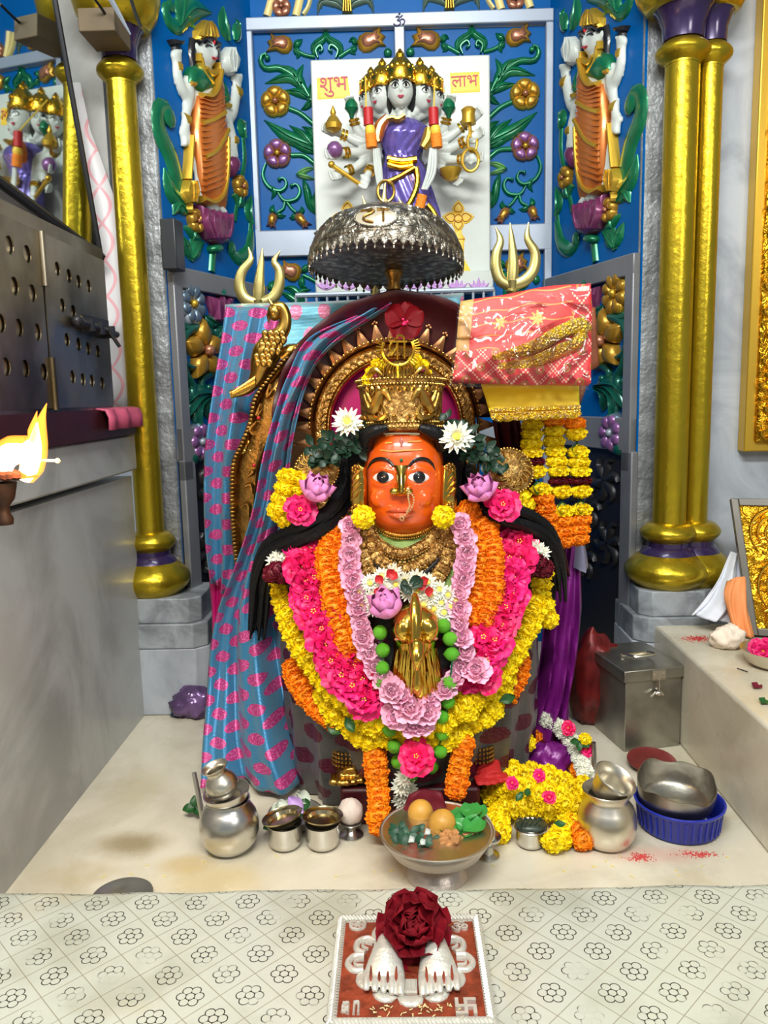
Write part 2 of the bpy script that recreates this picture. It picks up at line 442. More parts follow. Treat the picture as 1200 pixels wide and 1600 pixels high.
def rleaf(a, pl, pts, w, h=.012):
    P2 = pl.pts(pts); k = 12
    a.stroke(P2, [w*.25, w*.8, w, w*.85, w*.5, w*.08], [h*.6, h, h, h*.9, h*.6, h*.3], k=k)
    a.stroke(P2, [w*.12, w*.16, w*.16, w*.12, w*.04], [h*1.25, h*1.35, h*1.3, h*1.1, h*.4], k=k, n=4)
def rcurl(a, pl, pts, w, h=.012):
    a.stroke(pl.pts(pts), [w*.5, w*.9, w, w, w*.8, w*.5], h, k=20); c = pl.loc(*pts[-1]); a.ell((*c, h*.7), w*.85, w*.85, h*.6, 8)
def rstem(a, pl, pts, w, h=.009): a.stroke(pl.pts(pts), w, h, k=12)
for mir in (None, .0245):
    BK.mir = mir
    rtulip(BK, wb, 457, 73, 418, 66, .024); rtulip(BK, wb, 559, 72, 602, 58, .026)
    rtulip(BK, wb, 470, 430, 436, 418, .027)
    rflower(BK, wb, 431, 160, .042, 5, m_goldp, m_copper, .016, rim=m_gpaint)
    rflower(BK, wb, 434, 241, .040, 5, m_violet, m_gpaint, .016, rim=m_copper)
    for x, y, tx, ty in ((428, 333, 423, 357), (463, 334, 481, 357)):
        rtulip(BK, wb, x, y, tx, ty, .014, m_goldp, m_copper)
    def lv(a):
        for l, w_ in (([(459, 74), (468, 66), (473, 62)], .011), ([(459, 76), (466, 84), (464, 93)], .011), ([(558, 70), (551, 63), (545, 66)], .010), ([(558, 74), (550, 80), (556, 86)], .010)): rleaf(a, BK, l, w_)
        rstem(a, BK, [(462, 78), (475, 86), (492, 90)], .006); rstem(a, BK, [(556, 74), (542, 82), (530, 90)], .006)
        for l in ([(508, 50), (505, 62), (490, 74), (492, 92)], [(511, 50), (514, 62), (532, 74), (531, 92)]): rleaf(a, BK, l, .012)
        rcurl(a, BK, [(497, 92), (494, 80), (501, 73), (504, 80), (500, 82)], .005); rcurl(a, BK, [(525, 92), (528, 80), (518, 72), (514, 79), (518, 82)], .005)
        rcurl(a, BK, [(487, 160), (470, 130), (440, 108), (415, 108), (407, 94), (414, 85), (418, 92)], .010)
        for l, w_ in (([(478, 146), (466, 122), (474, 101)], .016), ([(470, 138), (455, 112), (424, 106)], .013), ([(472, 140), (452, 122), (414, 131)], .015), ([(482, 155), (468, 146), (444, 142)], .013), ([(488, 166), (484, 150), (488, 128)], .012), ([(488, 158), (478, 168), (470, 172)], .010)): rleaf(a, BK, l, w_)
        rstem(a, BK, [(452, 170), (470, 178), (492, 196)], .0075)
        for l, w_ in (([(494, 232), (450, 214), (413, 188)], .02), ([(494, 236), (474, 212), (452, 196)], .014), ([(494, 222), (486, 206), (472, 198)], .012), ([(494, 240), (468, 228), (446, 216)], .013), ([(494, 240), (478, 232), (456, 226)], .012)): rleaf(a, BK, l, w_)
        rstem(a, BK, [(455, 243), (475, 244), (494, 258)], .0075)
        rcurl(a, BK, [(416, 256), (411, 274), (420, 292), (438, 299), (448, 290), (444, 279), (437, 281)], .0065)
        rleaf(a, BK, [(421, 290), (429, 300), (424, 312)], .009)
        rcurl(a, BK, [(435, 302), (445, 314), (462, 312), (469, 300), (464, 289), (456, 291)], .0065)
        rstem(a, BK, [(446, 312), (443, 326), (434, 332)], .005); rstem(a, BK, [(447, 314), (456, 326), (463, 332)], .005)
        for l in ([(430, 334), (425, 328), (428, 320)], [(430, 334), (440, 338), (447, 337)], [(461, 334), (458, 340), (452, 341)], [(465, 334), (472, 330), (471, 322)]): rleaf(a, BK, l, .009)
        rleaf(a, BK, [(474, 280), (480, 300), (484, 324), (494, 336)], .012); rleaf(a, BK, [(494, 334), (490, 318), (492, 300)], .010)
        for l in ([(472, 426), (480, 418), (486, 424)], [(472, 432), (472, 446), (480, 450)]): rleaf(a, BK, l, .011)
        rstem(a, BK, [(474, 430), (486, 436), (496, 442)], .006)
        for l in ([(425, 455), (424, 446), (428, 438)], [(470, 476), (450, 462), (436, 456)], [(474, 468), (458, 452), (440, 450)], [(474, 478), (470, 458), (486, 452)]): rleaf(a, BK, l, .012)
        c = BK.loc(606, 84); a.ell((*c, .006), .012, .012, .01, 10)
    relief(BK, wb, 'relief_foliage', m_green, lv)
    relief(BK, wb, 'relief_leaf', m_greenl, lambda a: (rleaf(a, BK, [(463, 274), (478, 266), (494, 262)], .009), rleaf(a, BK, [(463, 274), (478, 277), (494, 281)], .008)))
    # above the top bar: the feet of another carved panel
    relief(BK, wb, 'relief_band', m_creamp, lambda a: (a.stroke(BK.pts([(417, 26), (424, 0), (428, -20)]), .011, .012), a.stroke(BK.pts([(462, 26), (468, 0), (470, -20)]), .011, .012), a.stroke(BK.pts([(474, 24), (482, 10), (488, -16)]), .006, .012)))
    rflower(BK, wb, 440, 12, .026, 5, m_copper, m_copper, .012)
    def fea(a):
        for i in range(5):
            rleaf(a, BK, [(541, 18-i*6), (525+i*2, 6-i*8), (502+i*5, 4-i*9), (496+i*6, 24-i*10)], .013, .013); rleaf(a, BK, [(541, 18-i*6), (557-i*2, 4-i*8), (577-i*5, 2-i*9), (584-i*6, 22-i*10)], .013, .013)
    relief(BK, wb, 'relief_plume', mat('sage_paint', sr(88, 112, 100), .35, .3) if mir is None else bpy.data.materials['sage_paint'], fea)
    relief(BK, wb, 'relief_stamen', m_gpaint, lambda a: [rstem(a, BK, [(537+i*4, 22), (538+i*3, 2)], .0035, .02) for i in range(4)])
BK.mir = None
def sidepanel(pl, par):
    rflower(pl, par, 295, 475, .055, 8, m_silverblue if pl is LP else m_goldp, m_gpaint, .018, rim=m_bar if pl is LP else m_gpaint)
    rflower(pl, par, 313, 548, .075, 5, m_goldp, m_copper, .03, long=True)
    rflower(pl, par, 306, 690, .052, 7, m_violet, m_bar, .022, rim=m_silverblue)
    def tul(a):
        o = pl.pts([(330, 505), (323, 480), (318, 462), (328, 464), (333, 470), (340, 460), (346, 470), (352, 464), (360, 466), (357, 482), (352, 498), (342, 506)]); a.pill(o, .025)
        for x in (330, 338, 346): a.stroke(pl.pts([(x, 472), (x+1, 500)]), .008, .03)
    relief(pl, par, 'relief_tulip', m_maroonp, tul)
    def lv(a):
        for l in ([(331, 508), (320, 500), (317, 492)], [(336, 510), (334, 524), (330, 530)], [(340, 510), (346, 520), (350, 512)], [(337, 462), (339, 455), (337, 450)]): rleaf(a, pl, l, .02, .022)
        rcurl(a, pl, [(276, 470), (272, 454), (280, 450), (283, 456)], .012); rcurl(a, pl, [(281, 452), (288, 443), (297, 447), (298, 454)], .012); rcurl(a, pl, [(275, 468), (274, 478), (278, 480)], .010)
        rstem(a, pl, [(300, 496), (310, 508), (330, 522)], .007)
        rcurl(a, pl, [(345, 550), (330, 522), (304, 512), (284, 524), (278, 552), (288, 572), (306, 574)], .014, .018)
        rleaf(a, pl, [(296, 512), (284, 514), (278, 508)], .018); 
        rcurl(a, pl, [(280, 556), (288, 586), (298, 602), (296, 618), (286, 620), (285, 612)], .012, .016)
        rcurl(a, pl, [(345, 580), (326, 584), (312, 594), (314, 606), (320, 606)], .012, .016)
        for l, w_ in (([(330, 618), (306, 622), (288, 656)], .025), ([(330, 618), (312, 626), (298, 650)], .022), ([(332, 616), (300, 616), (286, 636)], .022), ([(304, 664), (304, 640), (316, 624)], .018), ([(330, 620), (318, 632), (324, 656)], .02)): rleaf(a, pl, l, w_, .02)
        c = pl.loc(296, 716); a.ell((*c, .01), .022, .018, .014, 10)
    relief(pl, par, 'relief_foliage', mat('dark_green_paint', sr(18, 92, 78), .28, .4, coat=.4) if pl is LP else bpy.data.materials['dark_green_paint'], lv)
    vs = LP.px(360, 690) if False else None
    u0 = PLEN*.70; sg = 1
    if pl is RP: u0 = PLEN-u0
    def vase(a):
        prof = [(.03, .70), (.05, .71), (.075, .75), (.08, .79), (.06, .835), (.038, .85), (.038, .87), (.05, .88), (.052, .90)]
        rows = [[(u0+r*cos(pi*j/10), z, r*.5*sin(pi*j/10)) for j in range(11)] for r, z in prof]; a.grid([[V(p) for p in r] for r in rows])
    relief(pl, par, 'relief_vase', m_copper, vase)
    def low(a):
        for z, x in ((.52, .12), (.44, .2), (.36, .1), (.30, .22), (.5, .27)):
            xx = x if pl is LP else PLEN-x
            for k in range(6):
                t = k*pi/3; a.stroke([(xx, z), (xx+.045*cos(t+.3), z+.045*sin(t+.3)), (xx+.06*cos(t), z+.06*sin(t))], [.008, .016, .004], .016)
    relief(pl, par, 'relief_foliage', m_dark, low)
sidepanel(LP, wbl)
class PM:                                    # the mirror image of the left panel on the right one
    def __init__(s): s.m = RP.m
    def loc(s, x, y, c=0): q = LP.px(x, y, c); return ((PLEN-q[0])*PLR, q[1])
    def pts(s, l, c=0): return [s.loc(x, y, c) for x, y in l]
RM = PM()
def sidewrap():
    global RP
    keep = RP; RP = RM; sidepanel(RP, wbr); RP = keep
sidewrap()
# ---------------------------------------------------------------- columns
def column(label, x, y, r, base_r, extra=None):
    t = thing('column', label, 'column', (x, y, 0))
    ctr = [(x, y, r)]+([extra] if extra else [])
    a = MB()
    for cx, cy, rr in ctr: a.lathe([(rr, .42), (rr*.97, 1.46)], 32, TR((cx, cy, 0)))
    a.build('shaft', m_gcol, t)
    a = MB(); p = MB(); q = MB()
    for cx, cy, rr in ctr:
        k = rr/r; R = base_r*(.6+.4*k)
        a.lathe([(R*.6, .275)]+[(R*.62+R*.38*sin(pi*i/10), .28+.085*i/10) for i in range(11)]+[(R*.6, .366)], 36, TR((cx, cy, 0)))
        p.lathe([(R*.66, .362), (R*.6, .372), (R*.5, .38), (R*.5, .395)], 36, TR((cx, cy, 0)))
        q.lathe([(R*.5, .39)]+[(R*.5+R*.16*sin(pi*i/8), .392+.04*i/8) for i in range(9)]+[(rr*1.02, .436)], 36, TR((cx, cy, 0)))
    a.build('base_torus', m_gcol, t); p.build('base_groove', m_purp, t); q.build('base_ring', m_gcol, t)
    a = MB(); p = MB(); q = MB()
    for cx, cy, rr in ctr:
        R = r*(.5+.5*rr/r)
        a.lathe([(rr, 1.44)]+[(rr*1.0+R*.55*sin(pi*i/8), 1.445+.045*i/8) for i in range(9)]+[(rr*1.15, 1.496)], 36, TR((cx, cy, 0)))
        p.lathe([(rr*1.15, 1.49), (rr*1.2, 1.52), (rr*1.5, 1.545), (rr*1.9, 1.56)], 36, TR((cx, cy, 0)))
        q.lathe([(rr*1.8, 1.552), (rr*2.1, 1.556), (rr*2.6, 1.58), (rr*2.9, 1.615), (rr*2.9, 1.63), (rr*2.6, 1.64)], 36, TR((cx, cy, 0)))
    a.build('capital_ring', m_gcol, t); p.build('capital_neck', m_purp, t); q.build('capital_bowl', m_gcol, t)
    a = MB(); a.box((x, y-.015, 1.72), (r*4.6, r*4.6, .155)); bev(a.build('capital_block', m_gcol, t), .006)
    return t
cl = column('gold painted column with bulbous base beside the steel cabinet', -.598, 1.885, .033, .088)
cr_ = column('pair of joined gold painted column shafts beside the ornate gold frame', .636, 1.875, .038, .10, (.703, 1.89, .027))
for t, cx, cy in ((cl, -.56, 1.905), (cr_, .64, 1.89)):
    a = MB()
    def octa(k, rx, z0, z1): 
        c = .3; o = [(rx, -k*(1-c)), (rx, k), (-rx, k), (-rx, -k*(1-c)), (-rx*(1-c), -k), (rx*(1-c), -k)]
        a.prism([(cx+p, cy+q) for p, q in o], z0, z1)
    octa(.085, .085, .225, .285); octa(.092, .098, .165, .2249)
    bev(a.build('plinth', m_plinth, t), .003)
    a.__init__(); octa(.09, .1, .0, .165); bev(a.build('plinth_foot', m_wall2, t), .004)
# ---------------------------------------------------------------- steel cabinet on the marble ledge, with a mirror above
g = G('smoked_steel', sr(150, 146, 136), .34, 1); n = g.noise(5, None, 4).ss(.35, .7); g.col(g.mix(n, sr(176, 166, 146), sr(104, 92, 68))); g.rough(g.noise(11)*.25+.24); m_sm = g.m
cb = thing('steel_cabinet', 'steel cabinet with perforated doors and a sliding bolt on the marble ledge', 'cabinet', (-.66, 1.2, .70))
a = MB(); a.box((-.646, 1.2, .885), (.085, 1.01, .35)); a.build('cabinet_body', m_sm, cb)
def door(y0, y1, z0, z1, holes):                # a sheet with real round holes over a dark inside
    bm = bmesh.new(); o = [bm.verts.new((0, y, z)) for y, z in ((y0, z0), (y1, z0), (y1, z1), (y0, z1))]
    ed = [bm.edges.new((o[i], o[(i+1) % 4])) for i in range(4)]
    for hy, hz, hr in holes:
        vs = [bm.verts.new((0, hy+hr*cos(2*pi*k/14), hz+hr*sin(2*pi*k/14))) for k in range(14)]
        ed += [bm.edges.new((vs[k], vs[(k+1) % 14])) for k in range(14)]
    bmesh.ops.triangle_fill(bm, edges=ed, use_beauty=True)
    for f in list(bm.faces):                      # clear faces inside the holes
        c = f.calc_center_median()
        if any((c.y-hy)**2+(c.z-hz)**2 < (hr*.9)**2 for hy, hz, hr in holes): bm.faces.remove(f)
    me = bpy.data.meshes.new('cabinet_door'); bm.to_mesh(me); bm.free(); return me
XF = -.6
def cyz(x, y): q = PXX(x, y, XF); return (q.y, q.z)
h1 = [(*cyz(x, y), .0125) for x, y in ((89, 420), (107, 431), (122, 440), (138, 447), (97, 477), (114, 487), (104, 531), (122, 538), (137, 545), (152, 549), (113, 589), (129, 593), (143, 595), (159, 599))]
h0 = [(*cyz(x, y), .0145) for x, y in ((14, 383), (42, 397), (22, 447), (50, 458), (29, 512), (58, 519), (1, 505), (9, 573), (39, 576), (68, 581))]
dy = cyz(72, 500)[0]
for y0, y1, hs in ((dy+.004, 1.70, h1), (1.0, dy-.004, h0)):
    me = door(y0, y1, .738, 1.035, hs); o = bpy.data.objects.new('cabinet_door', me); COL.objects.link(o); me.materials.append(m_sm)
    o.parent = cb; o.location = V((XF, 0, 0))-V((-.66, 1.2, .70)); solid(o, .002, 0); WL[o.name] = V((XF, 0, 0))
    if hs is h1: bolt_door = o
a = MB(); a.box((XF-.012, 1.35, .887), (.004, .70, .29)); a.build('dark_lining', m_black, cb)
a = MB()
for z in (.78, .99): a.tube([(XF+.004, dy, z-.045), (XF+.004, dy, z+.045)], .006, 10)
each(a, 'hinge', m_sm, cb)
a = MB(); p0 = PXX(122, 502, XF+.012); p1 = PXX(182, 523, XF+.012)
a.tube([p0, p1], .007, 10); a.box(tuple(PXX(150, 510, XF+.004)), (.006, .13, .034)); a.ell(p0, .012, .016, .012)
for k in (.25, .5, .8): a.box(tuple(p0.lerp(p1, k)), (.02, .012, .024))
a.tube([p0.lerp(p1, .7)+V((.006, 0, 0)), p0.lerp(p1, .78)+V((.02, 0, -.03))], .004, 8); a.build('sliding_bolt', m_dark, cb)
# pink cloth under the cabinet
m_pinkc = mat('pink_cloth', sr(196, 84, 116), .6, var=.35, vs=12)
a = MB(); rows = []
for i in range(40):
    y = 1.60+.23*i/39; w_ = .006*sin(i*.45)+.004*sin(i*.9)
    rows.append([(-.66, y, .734), (-.60, y, .7345), (-.582+w_, y, .731), (-.576+w_, y, .715), (-.577+w_, y, .690)])
a.grid(rows); o = solid(a.build('shelf_cloth', m_pinkc), .004); tag(o, 'pink cloth edging under the steel cabinet on the marble ledge', 'cloth')
a = MB(); a.box((-.66, 1.41, .702), (.136, .80, .058)); tag(a.build('shelf_board', mat('dark_red_wood', sr(60, 20, 20), .4, var=.3, vs=8)), 'dark red board lying on the marble ledge beneath the cabinet', 'board')
# mirror
mp = P(62, 200, 1.70); mn = V((.966, -.252, -.05)).normalized()
def mpt(x, y, c=0): d = ray(x, y); t = (mp+mn*c-CP).dot(mn)/d.dot(mn); return CP+d*t
mir = thing('mirror', 'large framed mirror leaning above the steel cabinet with hazy reflections', 'mirror', tuple(mpt(60, 300)))
cs = [mpt(-60, 240), mpt(158, 402), mpt(84, -10), mpt(66, -110), mpt(-60, -110)]
g = G('hazy_mirror_glass', sr(206, 214, 212), .07, 1); g.rough(g.noise(6)*.05+.005); m_mir = g.m
a = MB(); a.add([c for c in cs]+[c-mn*.008 for c in cs], [(0, 1, 2, 3, 4)]+[(i, (i+1) % 5, 5+(i+1) % 5, 5+i) for i in range(5)]); a.build('glass', m_mir, mir)
a = MB(); a.tube([cs[0], cs[1], cs[1]+(cs[2]-cs[1])*.001], .011, 8); a.tube([cs[1], cs[2], cs[3]], .006, 8); a.build('mirror_frame', m_dark, mir)
# patterned sheet on the wall
g = G('patterned_sheet_print', sr(226, 224, 228), .4); x, y, z = g.xyz(g.co())
w1 = (z*38).sin()*.022; f1 = (((x*14+w1*14).fr()-.5).abs()).lt(.06); f2 = (((x*14-w1*14).fr()-.5).abs()).lt(.055)
g.col(g.mix(f1.max(f2), sr(228, 226, 230), sr(236, 176, 186))); m_sheet = g.m
a = MB(); pts = [PXX(x, y, -.64) for x, y in ((120, 150), (142, 205), (160, 253), (176, 300), (187, 335), (197, 385), (206, 440), (213, 520), (218, 590), (222, 650))]
pts = [P(x, y, 1.936) for x, y in ((126, 130), (142, 205), (160, 253), (176, 300), (187, 335), (197, 385), (206, 440), (213, 520), (218, 590), (222, 650))]
a.grid([[V((-.74, 1.938+.004*sin(p.z*20), p.z)), V(((-.74+p.x)/2, 1.934, p.z)), V((max(-.735, p.x), 1.936, p.z))] for p in pts]); o = solid(a.build('patterned_sheet', m_sheet), .003)
tag(o, 'white sheet with pale pink ogee pattern hung between cabinet and column', 'sheet')
# wires and a wooden block on the capital
a = MB(); p = lambda x, y, Y: P(x, y, Y)
a.tube([p(142, -10, 1.7), p(160, 15, 1.74), p(175, 38, 1.78)], .003, 6, 8); tag(a.build('black_wire', m_black), 'black wire hanging down in front of the column capital', 'wire')
a = MB(); a.tube([p(168, -10, 1.7), p(185, 20, 1.72), p(204, 54, 1.74)], [.006, .005, .0015], 6, 8); tag(a.build('metal_rod', m_bar), 'thin pale metal rod slanting across the column capital', 'rod')
a = MB(); a.tube([p(203, -6, 1.74), p(212, 22, 1.74), p(220, 42, 1.74)], .004, 6, 8); tag(a.build('black_cable_end', m_black), 'short black cable end resting against the gold capital block', 'cable')
a = MB(); a.box(tuple(p(164, 47, 1.8)), (.075, .10, .045)); tag(bev(a.build('wooden_block', mat('brown_wood', sr(110, 92, 66), .6, var=.3, vs=10)), .002), 'small brown wooden block fixed beside the column capital', 'block')
a = MB(); q0 = p(270, 384, 1.905)
a.box(tuple(q0), (.036, .05, .112), RZ(-8)); o = bev(a.build('black_box', mat('black_plastic', (.02, .022, .026), .35)), .003); tag(o, 'slim black plastic box fixed on the pilaster beside the lotus pedestal', 'box')
# ---------------------------------------------------------------- framed pictures by the wall
g = G('embossed_gold', sr(214, 160, 40), .22, 1); co = g.co(); n = g.node('ShaderNodeVectorMath', operation='MULTIPLY_ADD')
h = g.vor(26, None, 'SMOOTH_F1')+(g.noise(24, None, 3, .6, 2.5))*.8; g.bump(h, .012, 1); m_emb = g.m
fr = thing('picture_frame', 'tall ornate gold frame hanging on the grey marble wall', 'frame', (.9, 1.93, .6))
x0 = P(1160, 640, 1.915).x+.006; zb_ = P(1157, 706, 1.915).z
a = MB(); a.box((x0+.2, 1.93, (zb_+1.9)/2), (.4, .04, 1.9-zb_)); bev(a.build('frame_back', m_gpaint, fr), .003)
a = MB(); a.box((x0+.214, 1.908, (zb_+1.9)/2+.01), (.386, .02, 1.88-zb_)); bev(a.build('frame_face', m_emb, fr), .008)
a = MB(); rr = random.Random(3)
for k in range(44):                            # raised scrolls along the frame
    z = zb_+.035+k*.028; s = 1 if k % 2 else -1; cx = x0+.075+.008*sin(k)
    a.M = Matrix(((1, 0, 0, cx), (0, 0, -1, 1.898), (0, 1, 0, z), (0, 0, 0, 1)))
    a.stroke([(0.012*s, -.02), (.022*s, 0), (.008*s, .014), (-.006*s, .004), (.004*s, -.002)], [.002, .0055, .006, .004, .003], .008, k=12)
    a.stroke([(-.02*s, -.012), (-.028*s, .006), (-.016*s, .018)], [.001, .006, .001], .007, k=8)
    a.stroke([(.034*s, -.006), (.045*s, .01), (.03*s, .02)], [.001, .006, .001], .007, k=8)
a.M = Matrix(); a.build('frame_scroll', m_gold, fr)
ps = thing('embossed_picture', 'embossed gold picture in a grey metal frame leaning on the marble step', 'picture', tuple(PZ(1172, 996, .207)))
A_, B_ = P(1141, 779, 1.78), PZ(1172, 992, .212); up_ = (A_-B_); rt = V((.83, -.25, 0)).normalized()
nm = rt.cross(up_).normalized()
mm = Matrix((rt, up_.normalized(), nm)).transposed().to_4x4(); mm.translation = B_; Lh = up_.length
def fbox(a, x0, x1, y0, y1, z0, z1): a.box(((x0+x1)/2, (y0+y1)/2, (z0+z1)/2), (x1-x0, y1-y0, z1-z0))
a = MB(); a.M = mm; W_ = .24
for q in ((0, .016, 0, Lh), (W_-.016, W_, 0, Lh)): fbox(a, *q, -.02, .006)
for q in ((.016, W_-.016, 0, .016), (.016, W_-.016, Lh-.016, Lh)): fbox(a, *q, -.02, .0055)
bev(a.build('picture_surround', mat('grey_metal', sr(128, 124, 116), .4, .7, var=.2, vs=10), ps), .002)
a = MB(); a.M = mm; fbox(a, .01, W_-.01, .01, Lh-.01, -.015, 0); pf = a.build('picture_panel', m_emb, ps)
a = MB(); a.M = mm
for cx, cy, s in ((.09, .22, .06), (.10, .10, .07), (.17, .18, .05)):
    for k in range(3): a.stroke([(cx+s*(1-.25*k)*cos(t), cy+s*(1-.25*k)*sin(t)) for t in [pi*1.2-i*.5 for i in range(7)]], [.002, .005, .002], .006, k=18)
for k in range(14): a.stroke([(.03+.012*(k % 3), .05+.016*k), (.05+.01*(k % 4), .06+.016*k)], [.001, .005, .001], .005, k=6)
a.build('embossing', m_gold, ps)

# ---------------------------------------------------------------- small painted faces
def face_bits(par, M, rx, ry, rz, lips=True, tilt=0):
    def on(x, y, e=.0): return M @ V((x*rx, y*ry, rz*sqrt(max(.02, 1-x*x-y*y))+(e+.05)*rz))
    a = MB(); w_ = MB(); 
    for s in (-1, 1):
        w_.grid([[on(s*(.42+.25*cos(t)*k), .10+.15*sin(t)*k, .03) for t in [2*pi*i/12 for i in range(12)]] for k in (1, .5, .01)], cu=True)
        a.tube([on(s*(.14+.6*t), .30+.16*sin(pi*t*.85), .03) for t in [i/6 for i in range(7)]], [rx*.03, rx*.07, rx*.06, rx*.02], 6)
        a.tube([on(s*(.16+.56*t), .10+.17*sin(pi*t), .04) for t in [i/6 for i in range(7)]], [rx*.04, rx*.07, rx*.04], 6)
        a.grid([[on(s*.42+.10*cos(t)*k, .10+.12*sin(t)*k, .06) for t in [2*pi*i/10 for i in range(10)]] for k in (1, .01)], cu=True)
    e = w_.build('eye_white', m_white, par); a.build('eye_line', m_black, par)
    a = MB()
    for dy_, k in ((-.50, 1), (-.57, .7)): a.tube([on(x, dy_+.05*abs(x)*3, .02) for x in (-.27*k, -.13*k, 0, .13*k, .27*k)], [rx*.02, rx*.055, rx*.06, rx*.055, rx*.02], 6)
    a.build('lips', m_txt, par)
    a = MB(); a.tube([on(0, .42, .03), on(0, .62, .03)], [rx*.05, rx*.03], 6); a.build('forehead_mark', m_red, par)
def head_shape(a, M, rx, ry, rz):
    a.ell((0, 0, 0), rx, ry, rz, 20, M)
    a.ell((0, 0, 0), rx*.60, ry*.55, rz*.66, 14, M @ TR((0, -.45*ry, .20*rz)))
    a.tube([M @ V((0, .18*ry, rz*.95)), M @ V((0, -.12*ry, rz*1.06)), M @ V((0, -.26*ry, rz*1.04))], [rx*.05, rx*.08, rx*.11], 8)
# ---------------------------------------------------------------- marble slab with lettering and painted lamp
sl = thing('marble_slab', 'white marble slab with yellow lettering patches behind the goddess statue', 'slab', (.03, 2.3, 1.05))
SP = PL((0, 2.27, 0), (1, 0, 0))
c0, c1 = SP.px(497, 430), SP.px(765, 85)
a = slab(SP, SP.px(490, 250)[0], SP.px(766, 250)[0], c0[1]-.01, SP.px(626, 89)[1], .069, -.069); bev(a.build('slab_face', m_white, sl), .004)
a = slab(SP, SP.px(494, 440)[0], SP.px(769, 440)[0], SP.px(630, 458)[1], SP.px(630, 428)[1], .10, -.069); bev(a.build('slab_base', m_white, sl), .004)
SQ = PL((0, 2.239, 0), (1, 0, 0))
a = MB(); a.M = SQ.m
for k in range(8):
    x = 510+k*34; 
    for j in range(5): a.stroke(SQ.pts([(x, 452), (x+(j-2)*6, 446), (x+(j-2)*8, 434+abs(j-2)*4)]), [.004, .006, .001], .003, k=6)
a.build('painted_lotus', m_lil, sl)
a = MB(); a.M = SP.m
a.pill(SP.pts([(495, 122), (543, 120), (548, 153), (496, 156)]), .0015); a.pill(SP.pts([(703, 114), (749, 112), (750, 144), (704, 146)]), .0015); a.build('yellow_patch', m_yellowp, sl)
for tx, x, y, w_ in (('\u0936\u0941\u092d', 522, 136, 40), ('\u0932\u093e\u092d', 726, 127, 38)):
    text('lettering', tx, m_txt, sl, SP.m @ TR((*SP.px(x, y), .002)) @ RZ(2), w_*S(2.27))
OM = PL((0, 2.318, 0), (1, 0, 0))
a = MB(); a.M = OM.m
for l in ([(618, 27), (622, 26), (624, 29), (620, 32), (625, 33), (625, 38), (619, 40), (615, 37)], [(624, 33), (628, 30), (632, 32), (631, 37), (628, 38)], [(620, 25), (625, 27), (629, 24)]): a.stroke(OM.pts(l), .0022, .003, k=16)
c = OM.px(624, 22); a.ell((*c, .001), .003); a.build('om_sign', m_purp, wb)
for x in (543, 716):                            # painted yellow lamps
    a = MB(); a.M = SP.m; b2 = MB(); b2.M = SP.m
    for dx, dy in ((0, -27), (0, 15), (-20, -3), (20, -3)):
        e = V((dx, dy)); e = e/e.length; s = V((-e.y, e.x)); cx = V((x, 342))+V((dx, dy))*.62
        o = [tuple(cx+e*p+s*q) for p, q in ((13, 0), (7, 6), (0, 10), (-8, 8), (-10, 0), (-8, -8), (0, -10), (7, -6))]; a.pill(SP.pts(o), .004)
        o = [tuple(V(p)*.62+cx*.38) for p in o]; o.append(o[0]); b2.stroke(SP.pts(o), .0016, .0065, k=18)
    a.pill(SP.pts(circ((x, 342), 8)), .006); b2.stroke(SP.pts(circ((x, 342), 6)+[(x+6, 342)]), .0016, .008, k=18)
    o = [(x-5, 358), (x+5, 358), (x+6, 366), (x+11, 372), (x+9, 380), (x+9, 408), (x+10, 416), (x+22, 428), (x-16, 428), (x-6, 416), (x-4, 408), (x-5, 380), (x-8, 372)]
    a.pill(SP.pts(o), .004); b2.stroke(SP.pts([(x-8, 374), (x+10, 374)]), .0016, .006); b2.stroke(SP.pts([(x-4, 408), (x+9, 408)]), .0016, .006); b2.stroke(SP.pts([(x+1, 382), (x+2, 404)]), .0016, .006)
    f = a.build('painted_lamp', m_yellowp, sl); b2.build('lamp_outline', m_linep, f)
# ---------------------------------------------------------------- five-headed goddess statue
YS = 2.205
st_ = thing('goddess_statue', 'white marble goddess statue with five crowned heads and many arms in a violet sari', 'statue', tuple(P(635, 425, YS)))
k_ = S(YS)
def fm(x, y, Y, yaw): return TR(P(x, y, Y)) @ RZ(yaw) @ Matrix(((1, 0, 0, 0), (0, 0, -1, 0), (0, 1, 0, 0), (0, 0, 0, 1)))
heads = [(626, 143, YS-.012, 0, .90), (597, 151, YS+.016, -42, .82), (658, 150, YS+.016, 42, .82), (579, 158, YS+.042, -62, .74), (676, 156, YS+.042, 62, .74)]
a = MB(); rows = []
for py, hw, dep in ((172, 10, .02), (180, 14, .024), (187, 34, .03), (200, 40, .04), (215, 38, .042), (235, 30, .036), (250, 26, .034), (265, 32, .04), (290, 37, .042), (330, 36, .042), (372, 38, .045)):
    c = P(632 if py > 190 else 628, py, YS); rows.append([c+V((hw*k_*cos(t), dep*sin(t), 0)) for t in [2*pi*i/20 for i in range(20)]])
a.grid(rows, cu=True)
for x, y, Y, yw, s in heads: head_shape(a, fm(x, y, Y, yw), .036*s, .047*s, .038*s); a.tube([P(x, y+14, Y+.01), P(628, 195, YS)], .017*s, 12)
arms = [[(590, 220), (566, 212), (555, 196), (551, 178)], [(592, 225), (560, 222), (540, 212), (526, 207)], [(592, 232), (566, 238), (546, 238), (530, 240)], [(594, 240), (570, 252), (552, 264), (536, 270)], [(592, 215), (588, 238), (582, 258), (574, 276)],
        [(664, 218), (690, 206), (697, 190), (700, 176)], [(664, 222), (694, 218), (716, 204), (732, 190)], [(664, 230), (694, 234), (718, 226), (734, 217)], [(664, 238), (692, 248), (712, 250), (732, 248)], [(664, 244), (684, 256), (694, 268), (704, 276)]]
hands = []
